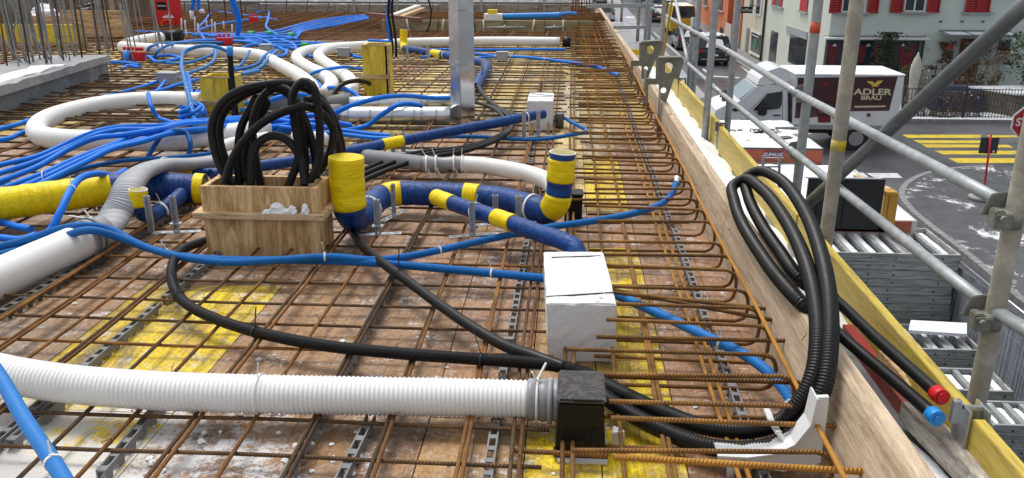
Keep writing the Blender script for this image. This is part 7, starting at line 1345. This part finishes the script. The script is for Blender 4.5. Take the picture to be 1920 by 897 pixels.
mb = MB(); mb.bb(-6.5, 24.5, 140.5, 152.5, 9.01, 9.5); mb.build('roof', MATS["roof_tile"], db); recentre(db, (9, 141, GZ))
# ================================================================== GARDEN
LEAFD = mat("leaf_dark", (.035, .06, .03), .7, 0, .5, 9); LEAFB = mat("leaf_brown", (.15, .075, .05), .8, 0, .5, 14); LEAFG = mat("leaf_green", (.075, .14, .04), .7, 0, .45, 9); TWIG = mat("twig", (.12, .09, .07), .85, 0, .3, 9); TWIGP = mat("twig_pale", (.30, .24, .17), .85, 0, .3, 9); LEAFR = mat("berry_red", (.35, .03, .02), .6)
def foliage(name, lab, cat, c, d, n, s, leaf, twig=TWIG, nt=30, seed=0, shape='ball', snow=0, group=None, kind=None, leaf2=None):
    rr = random.Random(seed); root = thing(name, lab, cat, group=group); c = Vector(c); mats_ = [leaf, leaf2 or leaf, SNOW]; mb = MB()
    cl = [Vector((rr.gauss(0, .22), rr.gauss(0, .22), rr.random())) for _ in range(max(6, n // 60))]
    for i in range(n):
        q = rr.choice(cl) + Vector((rr.gauss(0, .10), rr.gauss(0, .10), rr.gauss(0, .08))); q.z = min(1, max(0, q.z)); k = 1.0 if shape == 'ball' else (1.15 - q.z)
        p = c + Vector((q.x * d[0] * k, q.y * d[1] * k, q.z * d[2])); a = Vector((rr.uniform(-1, 1), rr.uniform(-1, 1), rr.uniform(-1, 1))).normalized(); b = a.cross(Vector((rr.uniform(-1, 1), rr.uniform(-1, 1), rr.uniform(-1, 1)))).normalized(); e = s * rr.uniform(.6, 1.3)
        mb.cur = 2 if rr.random() < snow else (1 if rr.random() < .35 else 0); mb.add([p - a * e, p + b * e * .45, p + a * e, p - b * e * .45], [(0, 1, 2, 3)])
    mb.build('leaves', mats_, root); mb = MB()
    for i in range(nt):
        a = c + Vector((rr.uniform(-.2, .2) * d[0], rr.uniform(-.2, .2) * d[1], 0)); q = rr.choice(cl); b = c + Vector((q.x * d[0] * 1.3, q.y * d[1] * 1.3, q.z * d[2] * 1.05)); m_ = a.lerp(b, .5) + Vector((rr.uniform(-.1, .1) * d[0], 0, 0)); r0 = s * .16
        mb.tube([a, m_, b], lambda t, r0=r0, L=(b - a).length: max(r0 * .25, r0 * (1 - t / max(L, .01))), 5)
    mb.build('stems', twig, root); recentre(root, c); return root
gy = P(1760, 230, GZ).y
garden = [(P(1693, 233, GZ).x, gy), (34, gy - .3), (34, YF), (P(1693, 233, GZ).x + .7, YF)]
sheet('garden_ground', garden, GZ + .14, snowy_mat("garden_snow", (.14, .13, .11), .42, .9))
# stepped stone bed with a snowy cap
STW = wood_mat("dry_stone", (.24, .22, .17), (.11, .10, .08), (2, 2, 16), rough=.9, stain=(.12, .15, .06), st=.6)
sbx = PY(1838, 205, gy + 1.2).x; sb = thing('stone_bed', 'raised dry stone planting bed capped with snow behind the iron fence', 'planting bed')
mb = MB(); mb.hexa([(sbx, gy + 2.6, GZ), (sbx + 1.1, gy + .8, GZ), (sbx + 9, gy + .8, GZ), (sbx + 9, gy + 4, GZ), (sbx, gy + 2.6, GZ + 1.0), (sbx + 1.1, gy + .8, GZ + 1.0), (sbx + 9, gy + .8, GZ + 1.0), (sbx + 9, gy + 4, GZ + 1.0)]); mb.build('stone_wall', STW, sb)
mb = MB(); mb.hexa([(sbx - .05, gy + 2.6, GZ + 1.0), (sbx + 1.08, gy + .74, GZ + 1.0), (sbx + 9, gy + .74, GZ + 1.0), (sbx + 9, gy + 4, GZ + 1.0), (sbx - .05, gy + 2.6, GZ + 1.09), (sbx + 1.08, gy + .74, GZ + 1.09), (sbx + 9, gy + .74, GZ + 1.09), (sbx + 9, gy + 4, GZ + 1.09)]); mb.build('snow_cap', SNOW, sb, bevel=.02); recentre(sb, (sbx, gy, GZ))
mb = MB(); xa4, xb4 = PY(1740, 200, gy + 2.4).x, PY(1830, 200, gy + 2.4).x; mb.hexa([(xa4, gy + 1.6, GZ + .1), (xb4, gy + 1.6, GZ + .1), (xb4, gy + 3.2, GZ + .1), (xa4, gy + 3.2, GZ + .1), (xa4 + .1, gy + 1.7, GZ + .95), (xb4 - .1, gy + 1.7, GZ + .95), (xb4 - .1, gy + 3.1, GZ + 1.0), (xa4 + .1, gy + 3.1, GZ + 1.0)]); tag(mb.build('covered_table', mat("navy_cover", (.028, .035, .085), .55, 0, .2, 4), bevel=.05), 'garden table under a navy cover behind the hedge', 'covered table')
for k in range(7):
    px = 1706 + k * 21; c = PY(px, 226, gy + .7); foliage('hedge_shrub', ('first', 'second', 'third', 'fourth', 'fifth', 'sixth', 'last')[k] + ' leafless brown shrub of the row behind the iron fence', 'shrub', (c.x, gy + .7, GZ + .1), (1.0, .8, 1.05), 260, .04, LEAFB, TWIG, 60, 11 + k, snow=.05, group='brown shrubs behind the fence')
c = PY(1656, 150, YF - 1.4); foliage('column_conifer', 'dark columnar conifer in front of the shop window', 'conifer', (c.x, YF - 1.4, GZ + .2), (1.1, .8, 2.9), 3600, .065, LEAFD, TWIG, 10, 31)
c = PY(1912, 190, gy + 3.4); foliage('pine_shrub', 'bushy green pine with snow at the right edge of the garden', 'pine', (c.x + .3, gy + 3.2, GZ + 1.0), (2.1, 1.4, 2.2), 2000, .08, LEAFG, TWIG, 26, 32, snow=.06, leaf2=LEAFD)
c = PY(1726, 200, YF - 2); foliage('garden_shrub', 'pale dry shrub beside the closed parasol', 'shrub', (c.x, YF - 2.2, GZ + .2), (1.6, 1.0, 1.4), 420, .05, TWIGP, TWIGP, 40, 33, snow=.12); c = PY(1690, 200, YF - 2.5); foliage('garden_shrub', 'olive green shrub behind the truck corner', 'shrub', (c.x, YF - 3, GZ + .2), (1.1, 1.0, 1.7), 800, .06, LEAFG, TWIG, 16, 34, leaf2=LEAFB)
c = PY(1857, 160, YF - 1); foliage('garden_shrub', 'tan ornamental grass beside the house door', 'shrub', (c.x, YF - 1.2, GZ + .6), (1.2, .8, 1.7), 520, .07, TWIGP, TWIGP, 50, 35); c = PY(1825, 160, YF - 1); foliage('climbing_plant', 'red-brown climber hanging in front of the door', 'plant', (c.x, YF - .9, GZ + .7), (1.2, .5, 1.9), 520, .06, LEAFB, TWIGP, 26, 36, leaf2=TWIGP)
c = PY(1770, 150, YF - .6); foliage('garden_shrub', 'bare thin twigs against the green wall', 'shrub', (c.x, YF - .9, GZ + .3), (2.4, .6, 1.3), 300, .05, TWIGP, TWIG, 60, 37); c = PY(1872, 105, YF - .5); foliage('climbing_plant', 'brown climber by the small window', 'plant', (c.x + .3, YF - .6, PY(1872, 118, YF).z), (1.8, .4, 1.0), 420, .06, LEAFB, TWIG, 20, 38)
c = PY(1778, 104, YF - .12); foliage('wreath', 'dried flower wreath with a red heart on the green wall', 'wreath', (c.x, YF - .15, c.z - .2), (1.0, .22, .85), 520, .06, LEAFB, TWIG, 8, 39, leaf2=TWIGP); mb = MB(); q = PY(1780, 92, YF - .3); mb.lump((0, 0, 0), (.36, .1, .18), 5, 10, .2); o = mb.build('wreath_bow', LEAFR); o.location = q; tag(o, 'red bow in the middle of the wreath', 'bow')
c = PY(1768, 125, YF - .12); foliage('wall_planter_plant', 'dry plant in a wall planter below the wreath', 'plant', (c.x, YF - .25, c.z - .1), (1.1, .25, .5), 260, .06, LEAFB, TWIGP, 8, 40, snow=.1)
for px in (1752, 1764): c = PY(px, 148, YF - .5); mb = MB(); mb.lathe((c.x, YF - .5, GZ + .9), [(.10, 0), (.14, .22), (.15, .24), (.10, .24)], 12); mb.cyl((c.x, YF - .5, GZ + 1.12), (c.x, YF - .5, GZ + 1.6), .02, 6); tag(mb.build('lantern', TYRE), ('left' if px == 1752 else 'right') + ' black lantern on the ledge by the green wall', 'lantern')
# closed parasol
c = PY(1708, 190, YF - 4.2); pr_ = thing('closed_parasol', 'folded off-white parasol standing beside the truck', 'parasol'); zt5 = PY(1708, 101, YF - 4.2).z
mb = MB(); mb.sm = True; N = 20; vs = []; H5 = zt5 - (GZ + .35)
for i, (f, r5) in enumerate(((0, .06), (.10, .11), (.4, .15), (.62, .19), (.78, .18), (.92, .10), (1, .02))):
    for j in range(N): a = 2 * math.pi * j / N; rr5 = r5 * (1 + .28 * (j % 2) - .14); vs.append((c.x + rr5 * math.cos(a), YF - 4.2 + rr5 * math.sin(a), GZ + .35 + H5 * f))
mb.add(vs, [(i * N + j, i * N + (j + 1) % N, (i + 1) * N + (j + 1) % N, (i + 1) * N + j) for i in range(6) for j in range(N)]); mb.build('canopy', mat("canvas_offwhite", (.56, .53, .46), .8, 0, .12, 6), pr_); mb = MB(); mb.cyl((c.x, YF - 4.2, GZ), (c.x, YF - 4.2, zt5 + .05), .03, 8); mb.build('pole', FRW, pr_); recentre(pr_, (c.x, YF - 4.2, GZ))
# iron fence in panels
IR = mat("wrought_iron", (.025, .027, .03), .6); fx = P(1690, 233, GZ).x
for k in range(5):
    f0 = fx + .1 + k * 2.4; rt = thing('iron_fence', ('first', 'second', 'third', 'fourth', 'fifth')[k] + ' black iron fence section counted from the truck, along the garden', 'fence', group='black iron fence sections'); zt6 = PY(1780, 166, gy).z; zb6 = GZ + .16
    mb = MB(); i = 0.06
    while i < 2.34: mb.beam((f0 + i, gy, zb6), (f0 + i, gy, zt6 + (.05 if int(i * 8) % 4 == 0 else 0)), .018, .018, (1, 0, 0)); i += .12
    mb.build('bars', IR, rt); mb = MB()
    for z in (zb6 + .08, zt6 - .05): mb.bb(f0 + .02, f0 + 2.38, gy - .012, gy + .012, z, z + .03)
    mb.build('rails', IR, rt); mb = MB(); mb.bb(f0 - .025, f0 + .025, gy - .025, gy + .025, GZ + .1, zt6 + .1); mb.build('fence_post', IR, rt); recentre(rt, (f0, gy, GZ))
tag(MB().bb(fx, 34, gy - .16, gy + .10, GZ, GZ + .16).build('garden_kerb', KERB), kind='structure'); snow_cap('snow_on_kerb', fx + .1, 30, gy - .12, gy + .08, GZ + .16, .04, 77)
# trees and shrubs beyond the site, seen over the far end
